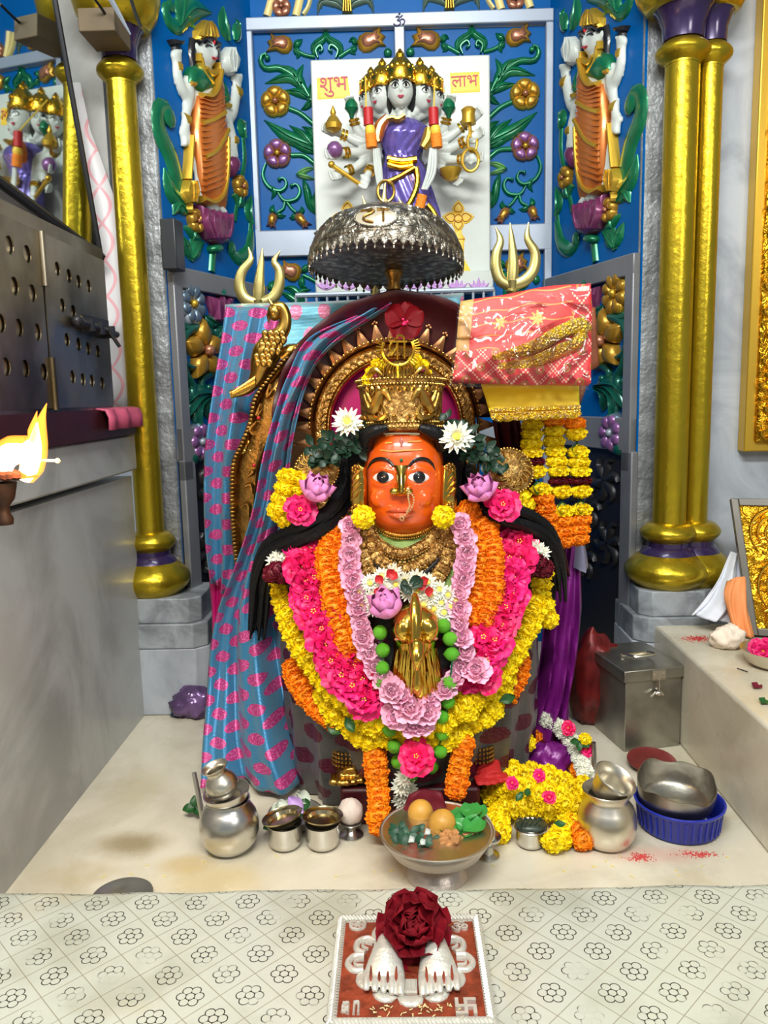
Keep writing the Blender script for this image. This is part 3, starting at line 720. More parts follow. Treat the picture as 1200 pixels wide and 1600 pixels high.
for i, l in enumerate(arms):
    Yh = YS-.02-.02*(i % 5 > 1); pts = [P(x, y, YS+(Yh-YS)*k/3) for k, (x, y) in enumerate(l)]
    a.tube(pts, [.017, .0145, .0115, .0095], 12, 12); hands.append(pts[-1]); d = (pts[-1]-pts[-2]).normalized()
    a.ell(pts[-1]+d*.012, .014, .011, .015, 10)
    s = d.cross(V((0, -1, 0))).normalized()
    for q in range(4):
        o = pts[-1]+d*.02+s*(q-1.5)*.0065; a.tube([o, o+d*.012+V((0, -.004, 0)), o+d*(.02-abs(q-1.4)*.002)+V((0, -.012 if i != 4 else 0, 0))], .0038, 6)
    a.tube([pts[-1]+s*.010, pts[-1]+s*.016+d*.008-V((0, .008, 0))], .004, 6)
    bb = MB(); 
    for q in (0, .009): bb.tube([pts[-1]-d*(.012+q), pts[-1]-d*(.018+q)], .0145, 12)
    bb.build('bangle', m_gold, st_)
fuse(a.build('body', m_white, st_), .0026, 3)
for x, y, Y, yw, s in heads:
    M = fm(x, y, Y, yw); face_bits(st_, M, .036*s, .047*s, .0385*s)
    b2 = MB(); b2.M = M @ TR((0, .022*s, -.003)) @ RX(-90)
    b2.lathe([(.0385*s, 0), (.041*s, .008*s), (.0405*s, .03*s), (.036*s, .045*s), (.022*s, .062*s), (.012*s, .07*s), (.013*s, .076*s), (.007*s, .084*s), (.002*s, .092*s)], 24, sq=(1, 1.05), fn=lambda q, t: q*(1+.03*sin(9*t)*(1 if q.z > .01 else 0)))
    cwn = b2.build('crown', m_gold, st_); d2 = MB(); d2.M = b2.M
    for q in range(14): d2.ell((.041*s*cos(q*.45), .043*s*sin(q*.45), .004), .004*s, n=6); d2.ell((.038*s*cos(q*.45), .040*s*sin(q*.45), .038*s), .005*s, .005*s, .009*s, n=6)
    d2.build('crown_jewel', m_gold, cwn)
    if s > .88:
        h2 = MB()
        for sg in (-1, 1): h2.tube([M @ V((sg*.035*s, .02, -.006)), M @ V((sg*.038*s, -.005, -.01)), M @ V((sg*.03*s, -.05, -.016))], [.008, .01, .004], 8)
        each(h2, 'hair', m_black, st_)
m_sari = mat('violet_pearl_sari', sr(112, 98, 188), .25, .35, var=.25, vs=60, coat=.4)
a = MB(); rows = []
prof = [(190, 606, 650, .034), (203, 592, 668, .047), (214, 590, 670, .052), (226, 594, 664, .046), (240, 602, 655, .041), (250, 604, 652, .039), (262, 600, 660, .045), (285, 596, 668, .049), (310, 600, 676, .05), (335, 606, 684, .05), (360, 608, 688, .05), (395, 606, 690, .052)]
for j in range(45):
    t = j/44*(len(prof)-1); i = min(int(t), len(prof)-2); f = t-i; py, xl_, xr_, dp = [prof[i][q]+(prof[i+1][q]-prof[i][q])*f for q in range(4)]
    c = P((xl_+xr_)/2, py, YS); row = []
    for q in range(64):
        an = 2*pi*q/64; k = 1+.05*sin(an*15+j*.7 if py < 245 else an*16-j*.45)*(sin(an) < .3)
        row.append(c+V(((xr_-xl_)/2*k_*cos(an)*k, dp*sin(an)*k, 0)))
    rows.append(row)
a.grid(rows, cu=True); sa = a.build('sari', m_sari, st_, smooth=60)
FP = PL((0, YS-.05, 0), (1, 0, 0))
a = MB(); a.M = FP.m
a.stroke(FP.pts([(605, 248), (628, 252), (651, 249)]), .010, .012); a.stroke(FP.pts([(606, 257), (625, 262), (645, 259)]), .007, .012)
a.stroke(FP.pts([(604, 285), (624, 276), (648, 262)]), .007, .01); a.stroke(FP.pts([(650, 262), (652, 285), (644, 310), (622, 345)]), .008, .01)
a.stroke(FP.pts([(604, 188), (614, 186), (622, 188), (632, 182)]), .007, .02); a.stroke(FP.pts([(668, 320), (676, 330), (684, 345)]), .008, .01)
each(a, 'gold_border', m_gold, sa)
a = MB(); a.M = FP.m; a.stroke(FP.pts([(606, 184), (594, 198), (590, 216), (592, 224)]), [.010, .016, .016, .010], .02); a.build('orange_sleeve', m_orangep, sa)
a = MB(); a.M = FP.m; a.stroke(FP.pts([(670, 202), (668, 218), (660, 232)]), [.012, .016, .010], .02); a.build('yellow_sleeve', m_gpaint, sa)
# things carved in the hands
a = MB()
for x in (549, 701):
    c = P(x, 166, YS-.03); a.lathe([(.004, -.03), (.008, -.018), (.018, -.006), (.016, .006), (.006, .02), (.001, .024)], 10, TR(c))
each(a, 'lotus_bud', m_green, st_)
a = MB(); c = P(521, 194, YS-.05); a.lathe([(.004, -.02), (.020, -.012), (.022, 0), (.012, .016), (.006, .022), (.008, .028), (.001, .045)], 14, TR(c)); a.build('water_pot', m_gpaint, st_)
a = MB(); a.ell(P(523, 234, YS-.05), .021); a.build('pink_ball', m_violet, st_)
a = MB(); a.tube([P(517, 257, YS-.06), P(571, 294, YS-.05)], .0055, 8); a.ell(P(518, 257, YS-.06), .009); a.build('rod', m_gpaint, st_)
a = MB(); c = P(732, 181, YS-.05); a.lathe([(.019, -.02), (.016, .0), (.017, .008), (.019, .014), (.012, .02), (.0, .022)], 16, TR(c)); a.tube([P(733, 190, YS-.05), P(736, 215, YS-.05)], .0045, 8); a.build('bell', m_gpaint, st_)
def ring(a, c, r, rt_, rz=1.3, n=28): a.tube([c+V((r*cos(t), 0, r*rz*sin(t))) for t in [2*pi*i/n for i in range(n+1)]], rt_, 8, caps=False)
a = MB(); ring(a, P(738, 222, YS-.05), .012, .0035, 2.0); ring(a, P(735, 250, YS-.06), .021, .004, 1.3); a.build('noose_ring', m_gpaint, st_)
a = MB(); a.lathe([(.003, -.022), (.016, -.018), (.027, 0), (.029, .008), (.026, .008), (.014, -.012), (0, -.016)], 20, TR(P(704, 269, YS-.06))); a.build('bowl', m_gpaint, st_)
m_mgo = mat('orange_petals', sr(255, 150, 10), .6, rnd=.08, sss=.15); m_mgy = mat('yellow_petals', sr(255, 226, 10), .6, rnd=.05, sss=.2)
for x, lab, l in ((575, 'string of red, orange and white beads hanging from the statue shoulder beside the lettering patch', [(571, 120), (572, 168)]), (677, 'string of red, orange and white beads hanging down to the statue hem', [(679, 122), (678, 168)])):
    g_ = thing('bead_garland', lab, 'garland', tuple(P(x, 200, YS-.08)))
    Yg = YS-.085; a = MB(); a.tube([P(*l[0], YS), P(*l[1], Yg)], .002, 6); a.build('cord', m_yellowp, g_)
    a = MB(); a.tube([P(x, 169, Yg), P(x+1, 196, Yg)], .0125, 14); a.build('red_roll', m_red, g_)
    a = MB(); a.tube([P(x+3, 197, Yg), P(x+4, 212, Yg)], [.011, .014, .010], 10, 6); a.build('yellow_tuft', m_yellowp, g_)
    a = MB(); a.tube([P(x+4, 210, Yg), P(x+6, 231, Yg)], .014, 14); 
    if x > 600: a.tube([P(660, 305, Yg), P(655, 328, Yg)], .013, 14)
    each(a, 'orange_roll', mat('orange_wool', sr(250, 140, 30), .7, bs=200, bd=.003) if x < 600 else bpy.data.materials['orange_wool'], g_)
    a = MB()
    for q in range(6):
        if x < 600: a.tube([P(584+q*1.5, 232, Yg+.004*(q % 2)), P(586+q*1.8, 262, Yg), P(592+q*1.2, 296, Yg)], .0035, 6, 8)
        else: a.tube([P(673+q*1.6, 232, Yg), P(668+q*2.2, 270, Yg-.004*(q % 2)), P(660+q*1.2, 296, Yg)], .0038, 6, 8)
    a.build('white_strand', m_white, g_)
# ---------------------------------------------------------------- goddess reliefs on the side panels
def goddess(pl, par, label):
    t = thing('goddess_relief', label, 'relief', tuple(pl.m @ V((*pl.loc(342, 395), 0)))); mats = pl.m
    def part(name, m, fn, p=None, vox=0):
        a = MB(); a.M = mats @ SCL(1, 1, .5); fn(a)
        if name in ('bangle', 'sari_border', 'eye_line', 'hair'): return each(a, name, m, p or t, 50)
        o = a.build(name, m, p or t, smooth=50)
        if vox: fuse(o, vox, 3)
        return o
    L = lambda l: pl.pts(l, .02)
    def body(a):
        a.pill(L([(314, 64), (328, 58), (344, 66), (344, 86), (338, 101), (330, 105), (321, 97), (314, 82)]), .05, lv=((1, 0), (1, .45), (.85, .8), (.5, 1), (.2, 1.02)))
        a.stroke(L([(329, 95), (328, 115)]), .03, .03); a.stroke(L([(333, 78), (335, 90)]), [.006, .014], .066, k=6)
        a.stroke(L([(325, 120), (330, 160), (335, 240), (338, 325)]), [.06, .06, .075, .07], .04)
        for l, w_ in (([(306, 150), (294, 142), (286, 120), (284, 98)], [.022, .024, .022, .018]), ([(303, 120), (303, 150), (298, 182), (297, 200)], [.026, .026, .02, .017]), ([(352, 185), (368, 178), (374, 158), (377, 134)], [.026, .028, .026, .022]), ([(354, 140), (361, 180), (369, 208), (372, 228)], [.028, .028, .024, .02])): a.stroke(L(l), [q*.78 for q in w_], .034, k=14, n=6)
        for l in ([(284, 97), (283, 80)], [(297, 198), (298, 222)], [(377, 134), (378, 118)], [(372, 226), (371, 244)]):
            a.stroke(L(l), [.018, .026, .016], .03, k=8)
            (x0, y0), (x1, y1) = l
            for q in range(4): a.stroke(L([(x1-4+q*2.6, y0+(y1-y0)*.7), (x1-4.5+q*3, y1+(y1-y0)*.25)]), [.006, .005], .034, k=6)
        a.stroke(L([(330, 322), (342, 328)]), .014, .05, k=6); a.stroke(L([(348, 326), (355, 334)]), .014, .05, k=6)
        a.stroke(L([(313, 66), (312, 78)]), [.008, .012, .006], .03)
    part('body', m_white, body, vox=.005)
    part('hair', m_black, lambda a: (a.stroke(L([(312, 62), (310, 82), (313, 108)]), .014, .022), a.stroke(L([(346, 68), (347, 90), (349, 112)]), .018, .022), a.stroke(L([(312, 66), (326, 60), (344, 69)]), .008, .052)))
    def eyes(a):
        for x, y in ((324, 73), (338, 77)):
            a.stroke(L([(x-5, y), (x, y-2), (x+5, y+1)]), [.002, .006, .002], .057, k=8); a.stroke(L([(x-6, y-5), (x, y-8), (x+5, y-4)]), [.002, .005, .002], .055, k=8)
    part('eye_line', m_black, eyes)
    part('lips', m_txt, lambda a: a.stroke(L([(328, 90), (332, 92), (336, 92)]), [.003, .007, .003], .062, k=6))
    part('forehead_mark', m_red, lambda a: a.stroke(L([(333, 64), (333, 69)]), .004, .056, k=5))
    def crown(a):
        a.pill(L([(312, 62), (311, 46), (318, 40), (325, 29), (332, 40), (340, 50), (342, 66), (328, 58)]), .055)
        for q in range(5): a.stroke(L([(315+q*6, 58), (318+q*4, 44), (323+q*1, 34)]), [.008, .009, .003], .06, k=8)
    part('crown', m_gpaint, crown)
    part('blouse', m_green, lambda a: (a.pill(L([(301, 104), (312, 98), (322, 108), (340, 118), (338, 140), (318, 147), (309, 140), (297, 128), (297, 114)]), .05), a.pill(L([(350, 122), (358, 138), (363, 160), (352, 164), (349, 150)]), .046)))
    def sari(a):
        a.pill(L([(341, 108), (350, 120), (351, 150), (353, 185), (357, 200), (360, 230), (359, 275), (357, 320), (353, 332), (338, 327), (320, 312), (314, 275), (310, 230), (308, 200), (310, 165), (311, 147), (326, 149), (336, 138)]), .06, lv=((1, 0), (.97, .6), (.8, .9), (.4, 1)))
        for q in range(12): a.stroke(L([(312+q*.5, 196+q*9.4), (326, 194+q*9.2), (338+q*.6, 186+q*9.2), (348+q*.6, 174+q*9)]), [.002, .0065, .0065, .002], .064, k=12)
        for q in range(5): a.stroke(L([(312, 154+q*7.5), (330, 159+q*6.5), (348, 152+q*6)]), [.002, .006, .002], .064, k=10)
    sr_ = part('sari', m_orangep, sari)
    part('sari_border', m_gpaint, lambda a: [a.stroke(L(l), w_, .07, k=14) for l, w_ in (([(314, 149), (328, 150), (338, 135), (343, 110)], .009), ([(313, 193), (330, 187), (348, 176)], .012), ([(317, 246), (335, 234), (353, 203)], .011), ([(316, 311), (332, 316), (347, 300), (352, 260), (352, 215)], .010))], sr_)
    part('bangle', m_gpaint, lambda a: [a.stroke(L(l), w_, h_, k=12) for l, w_, h_ in (([(282, 102), (287, 104)], .016, .04), ([(295, 185), (300, 186)], .016, .042), ([(374, 141), (380, 143)], .018, .042), ([(369, 217), (374, 219)], .016, .042), ([(300, 129), (307, 131)], .008, .048), ([(352, 164), (361, 165)], .010, .05), ([(314, 90), (320, 115), (332, 130)], .006, .056), ([(322, 106), (330, 116), (342, 112)], .010, .056), ([(314, 84), (313, 96)], .006, .05), ([(343, 98), (344, 112)], .006, .05))])
    ms = part('mace', m_gpaint, lambda a: (a.stroke(L([(302, 212), (298, 280)]), .0075, .05, k=20), a.pill(L(circ((298, 299), 10, 16, 20)), .06), a.stroke(L([(299, 318), (300, 332)]), [.012, .005, .008, .002], .05), [a.stroke(L([(298+q*5, 283), (298+q*8, 300), (298+q*3, 316)]), .004, .066, k=8) for q in (-1, 0, 1)]))
    part('dish', m_dark, lambda a: (a.pill(L([(271, 60), (291, 64), (288, 70), (275, 68)]), .05), a.stroke(L([(282, 70), (283, 78)]), .012, .03)))
    part('white_lotus_bud', m_white, lambda a: (a.pill(L([(357, 112), (352, 95), (354, 80), (362, 71), (372, 76), (379, 92), (376, 108), (368, 118)]), .05), [a.stroke(L([(365+q*2, 112), (363+q*6, 92), (363+q*3, 74)]), [.004, .009, .002], .054, k=8) for q in (-1, 0, 1)]))
    part('purple_lotus_bud', m_maroonp, lambda a: a.pill(L([(362, 250), (366, 242), (374, 243), (379, 254), (376, 268), (370, 276), (364, 266)]), .045))
    def lotus(a):
        a.pill(L([(312, 318), (326, 330), (350, 334), (366, 336), (366, 362), (358, 380), (344, 384), (328, 374), (315, 350)]), .07)
        for q in range(5): a.stroke(L([(318+q*10, 326+q*2.2), (320+q*9, 350+q*2), (328+q*6, 372)]), [.003, .012, .004], .074, k=10)
    part('lotus_pedestal', m_maroonp, lotus)
    part('stalk', m_green, lambda a: (a.pill(L(circ((342, 388), 9, 12, 8)), .05), a.stroke(L([(342, 394), (340, 424)]), .012, .02)))
    for x, y in ((302, 346), (372, 292)): rflower(pl, t, x, y, .03, 5, m_goldp, m_copper, .02)
    def lv(a):
        rcurl(a, pl, [(290, 332), (280, 296), (266, 244), (250, 208), (247, 176), (256, 166), (264, 176), (262, 184)], .028, .018)
        for l, w_ in (([(285, 320), (266, 296), (256, 262)], .028), ([(290, 334), (278, 320), (270, 336)], .022), ([(296, 400), (286, 376), (281, 366)], .02), ([(296, 404), (290, 386), (283, 384)], .018), ([(298, 404), (308, 386), (318, 378)], .022), ([(302, 358), (301, 366), (300, 376)], .04), ([(381, 216), (378, 200), (384, 190)], .025), ([(371, 300), (372, 312), (371, 324)], .036), ([(392, 350), (388, 330), (392, 306)], .022),
                    ([(278, 40), (300, 14), (330, 20)], .03), ([(276, 42), (290, 26), (303, 44)], .026), ([(280, 36), (284, 10), (286, -6)], .03), ([(356, 64), (350, 40), (348, 10)], .03), ([(366, 64), (372, 40), (368, 30)], .022)): rleaf(a, pl, l, w_, .018)
        rstem(a, pl, [(298, 408), (301, 376)], .012); rstem(a, pl, [(380, 216), (382, 250), (376, 286)], .009); rstem(a, pl, [(370, 322), (366, 346)], .009); rstem(a, pl, [(392, 350), (390, 372)], .01)
        rcurl(a, pl, [(392, 360), (388, 392), (374, 404), (362, 396), (360, 388)], .022, .016); rcurl(a, pl, [(290, 30), (278, 42), (264, 34), (258, 14), (264, 8)], .018, .016)
    part('foliage', m_green, lv)
    return t
goddess(LP, wbl, 'carved goddess holding a mace on the blue side panel nearest the steel cabinet')
goddess(RM, wbr, 'carved goddess holding a mace on the blue side panel beside the paired gold shafts')
# ---------------------------------------------------------------- cloths
def booti(name, ground, spot, fleck, su, sv, sheen_c, metal=.25, rough=.32, ru=.36, rv=.26):
    g = G(name, ground, rough, metal, .5); n = g.node('ShaderNodeUVMap'); u, v, _ = g.xyz(n.outputs[0])
    u = u/su; v = v/sv; row = v.fl(); uu = (u+(row*.5).fr()).fr()-.5; vv = v.fr()-.5
    e = ((uu/ru)*(uu/ru)+(vv/rv)*(vv/rv)).sqrt(); wob = g.noise(300, n.outputs[0], 2)
    m = (e+(wob-.5)*.28).lt(1.0); fl = wob.gt(.56)
    thread = (v*sv*2600).sin()*.5
    lw = g.node('ShaderNodeLayerWeight', Blend=.45)
    gr = g.mix(X(g, lw.outputs['Facing']), ground, sheen_c)
    c = g.mix(m, gr, g.mix(fl, spot, fleck)); g.col(c); g.bump(thread+g.noise(30, n.outputs[0])*4, .0006, .5); return g.m
m_silk = booti('blue_silk_with_pink_motifs', sr(42, 116, 160), sr(188, 58, 126), sr(214, 116, 168), .068, .028, sr(140, 176, 186), .3, .3, .28, .42)
m_silkb = booti('pale_blue_silk_with_pink_motifs', sr(104, 176, 200), sr(214, 110, 150), sr(230, 170, 190), .060, .052, sr(180, 210, 214), .3, .3, .22, .34)
m_maroon = mat('maroon_silk', sr(66, 4, 18), .45, var=.3, vs=14)
m_magenta = mat('magenta_silk', sr(176, 10, 96), .4, var=.2, vs=14)
m_purple = mat('purple_satin', sr(130, 30, 130), .34, .15, var=.25, vs=10, bs=60, bd=.001)
def cloth(name, rows, m, parent=None, nu=30, nv=40, folds=4, amp=.010, thick=.002, nf=0, seed=0, su=1.):
    R = [cr([P(*p) for p in r], nu) for r in rows]; cols = [cr([r[j] for r in R], nv) for j in range(nu)]
    g = [[cols[j][i].copy() for j in range(nu)] for i in range(nv)]; uv = []
    ul = (g[nv//2][-1]-g[nv//2][0]).length; out = []
    for i in range(nv):
        row = []; w_ = 0
        for j in range(nu):
            t = j/(nu-1); s = i/(nv-1); p = g[i][j]
            ph = folds*2*pi*t+seed+1.2*sin(3*s+seed)
            d = amp*(sin(ph)+.4*sin(2.3*ph+4*s+seed))*(.35+.65*min(1, s*2.5+.1)) + .004*noise.noise(p*14+V((seed, 0, 0)))
            row.append(p+V((0, -d, 0))); L = (g[i][j]-g[i][j-1]).length if j else 0; w_ += L
            uv.append((w_*su, -sum((cols[j][k+1]-cols[j][k]).length for k in range(i))))
        out.append(row)
    a = MB(); a.grid(out, uvs=uv); o = a.build(name, m, parent, smooth=80); solid(o, thick, 0); return o
bd = MB(); bd.box((-.09, 1.775, .465), (.52, .03, .93)); tag(bd.build('back_board', mat('plain_board', sr(120, 96, 70), .6)), 'upright board under the pale blue silk behind the deity', 'board')
o = cloth('silk_backdrop', [[(352, 476, 1.80), (540, 470, 1.80), (724, 458, 1.80)], [(352, 482, 1.735), (540, 477, 1.735), (724, 466, 1.735)], [(352, 520, 1.735), (540, 520, 1.735), (724, 512, 1.735)], [(350, 640, 1.74), (540, 640, 1.74), (724, 640, 1.74)]], m_silkb, folds=2, amp=.001)
tag(o, 'pale blue silk with pink motifs stretched over the board behind the deity', 'cloth')
o = cloth('silk_drape', [[(354, 478, 1.72), (385, 480, 1.72), (440, 478, 1.72)], [(346, 540, 1.70), (378, 545, 1.69), (430, 540, 1.70)], [(334, 620, 1.69), (365, 630, 1.67), (420, 620, 1.69)], [(324, 700, 1.69), (355, 720, 1.66), (405, 700, 1.68)], [(321, 780, 1.69), (350, 800, 1.66), (400, 790, 1.67)], [(322, 850, 1.70), (350, 870, 1.67), (392, 880, 1.67)], [(330, 905, 1.70), (350, 925, 1.68), (372, 930, 1.68)]], m_silk, folds=2, amp=.016, seed=1)
tag(o, 'blue silk with pink motifs hanging in folds beside the brass peacock post', 'cloth')
veil = thing('silk_veil', 'blue and maroon silk veil over the brass arch falling beside the lidded pot', 'veil', tuple(PZ(430, 1235, 0)))
cloth('veil_fall', [[(560, 492, 1.585), (592, 480, 1.59), (625, 470, 1.60)], [(484, 528, 1.565), (505, 538, 1.56), (532, 532, 1.58)], [(452, 585, 1.555), (468, 600, 1.545), (490, 578, 1.57)], [(430, 650, 1.545), (447, 655, 1.53), (467, 650, 1.56)], [(413, 720, 1.54), (433, 730, 1.52), (456, 720, 1.55)], [(398, 800, 1.54), (425, 800, 1.51), (450, 795, 1.54)], [(372, 880, 1.55), (400, 895, 1.50), (440, 885, 1.53)], [(345, 950, 1.56), (395, 960, 1.49), (452, 945, 1.53)], [(333, 1020, 1.56), (400, 1030, 1.48), (466, 1010, 1.52)],
    [(328, 1090, 1.54), (410, 1100, 1.46), (485, 1085, 1.50)], [(322, 1160, 1.50), (420, 1168, 1.43), (510, 1155, 1.47)], [(318, 1222, 1.44), (430, 1232, 1.415), (545, 1222, 1.43)]], m_silk, veil, 44, 80, 2.1, .024, seed=2.2)
a = MB(); rows = []; uc = P(620, 655, 1.615)
for i in range(9):
    row = []; k = i/8
    for j in range(49):
        an = pi*1.0-pi*j/48; rr = .145+.105*k*(1-.22*max(0, -cos(an))); fl = .006*sin(j*1.1+3*k)*k
        row.append(uc+V((rr*1.02*cos(an)*(1+.05*k*abs(cos(an))), -.07*max(0, k-.6)**1.0-.02*k+fl, rr*.98*sin(an))))
    rows.append(row)
a.grid(rows); solid(a.build('veil_hood', m_maroon, veil, smooth=80), .002, 0)
cloth('veil_side', [[(740, 560, 1.58), (770, 570, 1.56), (800, 590, 1.55)], [(765, 640, 1.58), (785, 650, 1.56), (812, 660, 1.55)], [(780, 720, 1.58), (800, 730, 1.56), (830, 740, 1.55)], [(800, 800, 1.58), (830, 810, 1.56), (870, 820, 1.55)], [(820, 900, 1.58), (850, 900, 1.56), (890, 900, 1.55)]], m_maroon, veil, 20, 30, 2, .012)
o = cloth('magenta_cloth', [[(326, 850, 1.72), (345, 855, 1.70), (380, 860, 1.70)], [(328, 900, 1.72), (345, 905, 1.70), (376, 910, 1.70)], [(332, 960, 1.72), (346, 960, 1.70), (366, 960, 1.70)], [(334, 1040, 1.70), (345, 1040, 1.68), (360, 1040, 1.68)]], m_magenta, folds=1.5, amp=.006)
tag(o, 'plain magenta cloth hanging below the blue silk next to the column plinth', 'cloth')
o = cloth('purple_cloth', [[(878, 850, 1.60), (892, 845, 1.58), (908, 848, 1.60)], [(862, 900, 1.58), (885, 900, 1.56), (908, 895, 1.59)], [(850, 960, 1.57), (880, 965, 1.54), (908, 960, 1.58)], [(845, 1020, 1.56), (875, 1030, 1.52), (902, 1030, 1.57)], [(835, 1080, 1.55), (870, 1090, 1.52), (893, 1085, 1.56)], [(815, 1140, 1.54), (855, 1150, 1.51), (888, 1140, 1.55)], [(805, 1190, 1.52), (850, 1200, 1.50), (885, 1190, 1.53)]], m_purple, folds=3.2, amp=.013, seed=4)
tag(o, 'shiny purple cloth hanging in pleats beside the steel box', 'cloth')
a = MB(); c = P(903, 850, 1.59); a.lathe([(.022, -.05), (.018, -.02), (.011, .01), (.004, .035), (.0005, .045)], 12, TR(c), fn=lambda q, t: q*(1+.12*sin(4*t))); o = a.build('cloth_tip', mat('silver_lilac_cloth', sr(150, 150, 180), .35, .3)); tag(o, 'pointed silvery lilac cloth tip rising from the purple cloth', 'cloth')
def crumple(name, c, rx, ry, rz, m, label, cat='cloth', seed=0, n=36, amp=.35, group=None):
    a = MB(); rows = []
    for i in range(n//2+1):
        row = []
        for j in range(n):
            t, f = pi*i/(n//2), 2*pi*j/n; d = V((sin(t)*cos(f), sin(t)*sin(f), -cos(t)))
            k = 1+amp*noise.noise(d*2.2+V((seed, seed, 0)))+amp*.5*noise.noise(d*6+V((seed, 0, 3))); q = V((d.x*rx, d.y*ry, d.z*rz))*k; row.append(V(c)+q)
        rows.append(row)
    zmin = min(p.z for r in rows for p in r)
    for r in rows:
        for p in r: p.z = max(p.z, c[2]-rz*.8)
    a.grid(rows, cu=True); o = a.build(name, m, None, 70)
    return tag(o, label, cat, group) if label else o
m_film = mat('mauve_film', sr(120, 90, 140), .18, .3, var=.5, vs=22)
c = PZ(303, 1100, .03); crumple('crumpled_wrap', (c.x, c.y, .032), .05, .035, .04, m_film, 'crumpled shiny mauve wrap on the floor by the column plinth', 'wrap', 2)
c = PZ(300, 1118, .0); a = MB(); a.grid([[V((c.x+u*.05, c.y+v*.03, .004+.004*sin(9*u+4*v)+(.02 if v > .5 else 0))) for u in (-1, -.6, -.2, .2, .6, 1)] for v in (-.5, 0, .6, 1)]); solid(a.build('wrap_edge', mat('navy_film', sr(40, 60, 90), .25, .3)), .002); tag(bpy.data.objects['wrap_edge'], 'navy edge of a wrap lying flat by the column plinth', 'wrap')
m_redgold = mat('red_gold_cloth', sr(120, 26, 26), .4, .3, var=.5, vs=30)
c = P(930, 990, 1.74); crumple('red_cloth', (c.x, c.y, .095), .055, .045, .115, m_redgold, 'crumpled red and gold cloth behind the steel box', 'cloth', 5, amp=.22)
# ---------------------------------------------------------------- tridents
m_trid = mat('pale_brass', sr(206, 190, 122), .32, .9, var=.15, vs=20)
def trident(Y, prongs, base, foot, label):
    t = thing('trident', label, 'trident', tuple(P(*foot, Y)))
    for k, l in enumerate(prongs):
        a = MB(); pts = [P(x, y, Y) for x, y in l]
        a.tube(pts, [.0125, .0135, .0125, .011, .008, .0012] if k != 1 else [.011, .013, .012, .009, .006, .0012], 10, 20, flat=.45, up=(0, 1, 0)); a.build('prong', m_trid, t)
    a = MB(); b0 = P(*base, Y); f0 = P(*foot, Y); a.tube([b0+V((0, 0, .01)), b0-V((0, 0, .01)), f0], [.012, .0085, .0085], 12); a.ell(b0-V((0, 0, .012)), .014, .014, .008); a.build('shaft', m_trid, t)
trident(1.84, [[(404, 474), (384, 468), (374, 448), (378, 425), (392, 405), (388, 386)], [(404, 476), (405, 440), (408, 412), (410, 388)], [(404, 474), (426, 466), (436, 446), (436, 422), (428, 408), (438, 392)]], (404, 476), (402, 640), 'brass trident rising behind the brass peacock')
trident(1.84, [[(798, 446), (782, 438), (775, 418), (776, 395), (782, 375), (774, 354)], [(800, 448), (802, 410), (800, 380), (797, 348)], [(799, 446), (820, 438), (834, 420), (836, 395), (824, 372), (826, 347)]], (800, 446), (806, 640), 'brass trident rising behind the red packet')
trident(1.84, [[(586, 400), (566, 390), (566, 360), (576, 340), (570, 318), (566, 306)], [(588, 402), (594, 360), (599, 320), (602, 284)], [(588, 400), (618, 390), (628, 368), (634, 345), (630, 325), (622, 308)]], (587, 402), (580, 640), 'brass trident rising behind the silver umbrella')
a = MB(); p0, p1 = P(462, 462, 1.86), P(772, 452, 1.86); a.tube([p0, p1], .006, 8); 
for i in range(20): q = p0.lerp(p1, i/19); a.tube([q, q-V((0, 0, .02))], .003, 6)
tag(a.build('hook_rail', m_bar), 'thin silver rail of small hooks under the marble slab', 'rail')
# ---------------------------------------------------------------- umbrella
g = G('tarnished_silver', sr(150, 144, 132), .34, 1); h = g.vor(70, None, 'SMOOTH_F1'); h2 = g.noise(60, None, 2, .6, 3)
g.bump(h*1.2+h2, .0035, 1); g.col(g.mix((h+h2*.5).ss(.35, .8), sr(206, 200, 188), sr(128, 120, 108))); m_tsil = g.m
m_under = mat('dark_brown_lining', sr(44, 28, 22), .7)
um = thing('ceremonial_umbrella', 'embossed silver dome umbrella on a gold pole above the deity', 'umbrella', tuple(P(620, 700, 1.64)))
uc = P(603, 412, 1.60); UM = TR(uc) @ RX(-8) @ RY(1.5); R = .147
prof = [(R, 0), (R*1.005, .006), (R*.985, .012), (R*.985, .015), (R*.985, .020), (R*.97, .023), (R*.955, .030), (R*.91, .045), (R*.82, .061), (R*.68, .076), (R*.50, .089), (R*.30, .098), (R*.14, .102), (R*.12, .106), (R*.06, .109), (.001, .110)]
a = MB(); a.M = UM; a.lathe(prof, 64); solid(a.build('dome', m_tsil, um), .003, 1)
a = MB(); a.M = UM; a.lathe([(R*.985, .002), (R*.92, .028), (R*.60, .066), (R*.3, .086), (.001, .093)], 40); a.build('lining', m_under, um)
a = MB(); a.M = UM
for i in range(56):                            # petal edging and drops
    t = 2*pi*i/56; e = V((cos(t), sin(t), 0)); s = V((-sin(t), cos(t), 0)); c = e*R*1.006
    a.pill([(-.007, .004), (.007, .004), (.006, -.006), (.0, -.012), (-.006, -.006)], .003, frame(c, e, s))
    if i % 1 == 0: a.ell(c-V((0, 0, .015)), .0026, .0026, .0038, 6); a.tube([c-V((0, 0, .01)), c-V((0, 0, .016))], .0009, 4)
a.build('fringe', m_tsil, um)
for zz, rr in ((.016, .992), (.024, .972), (.093, .42)):
    a = MB(); a.M = UM; a.lathe([(R*rr+.0032*cos(q), zz+.0032*sin(q)) for q in [2*pi*i/8 for i in range(9)]], 64, fn=lambda q, t: q*(1+.006*sin(60*t))); a.build('bead_band', m_tsil, um)
a = MB(); a.M = UM                             # oval emblem on the front
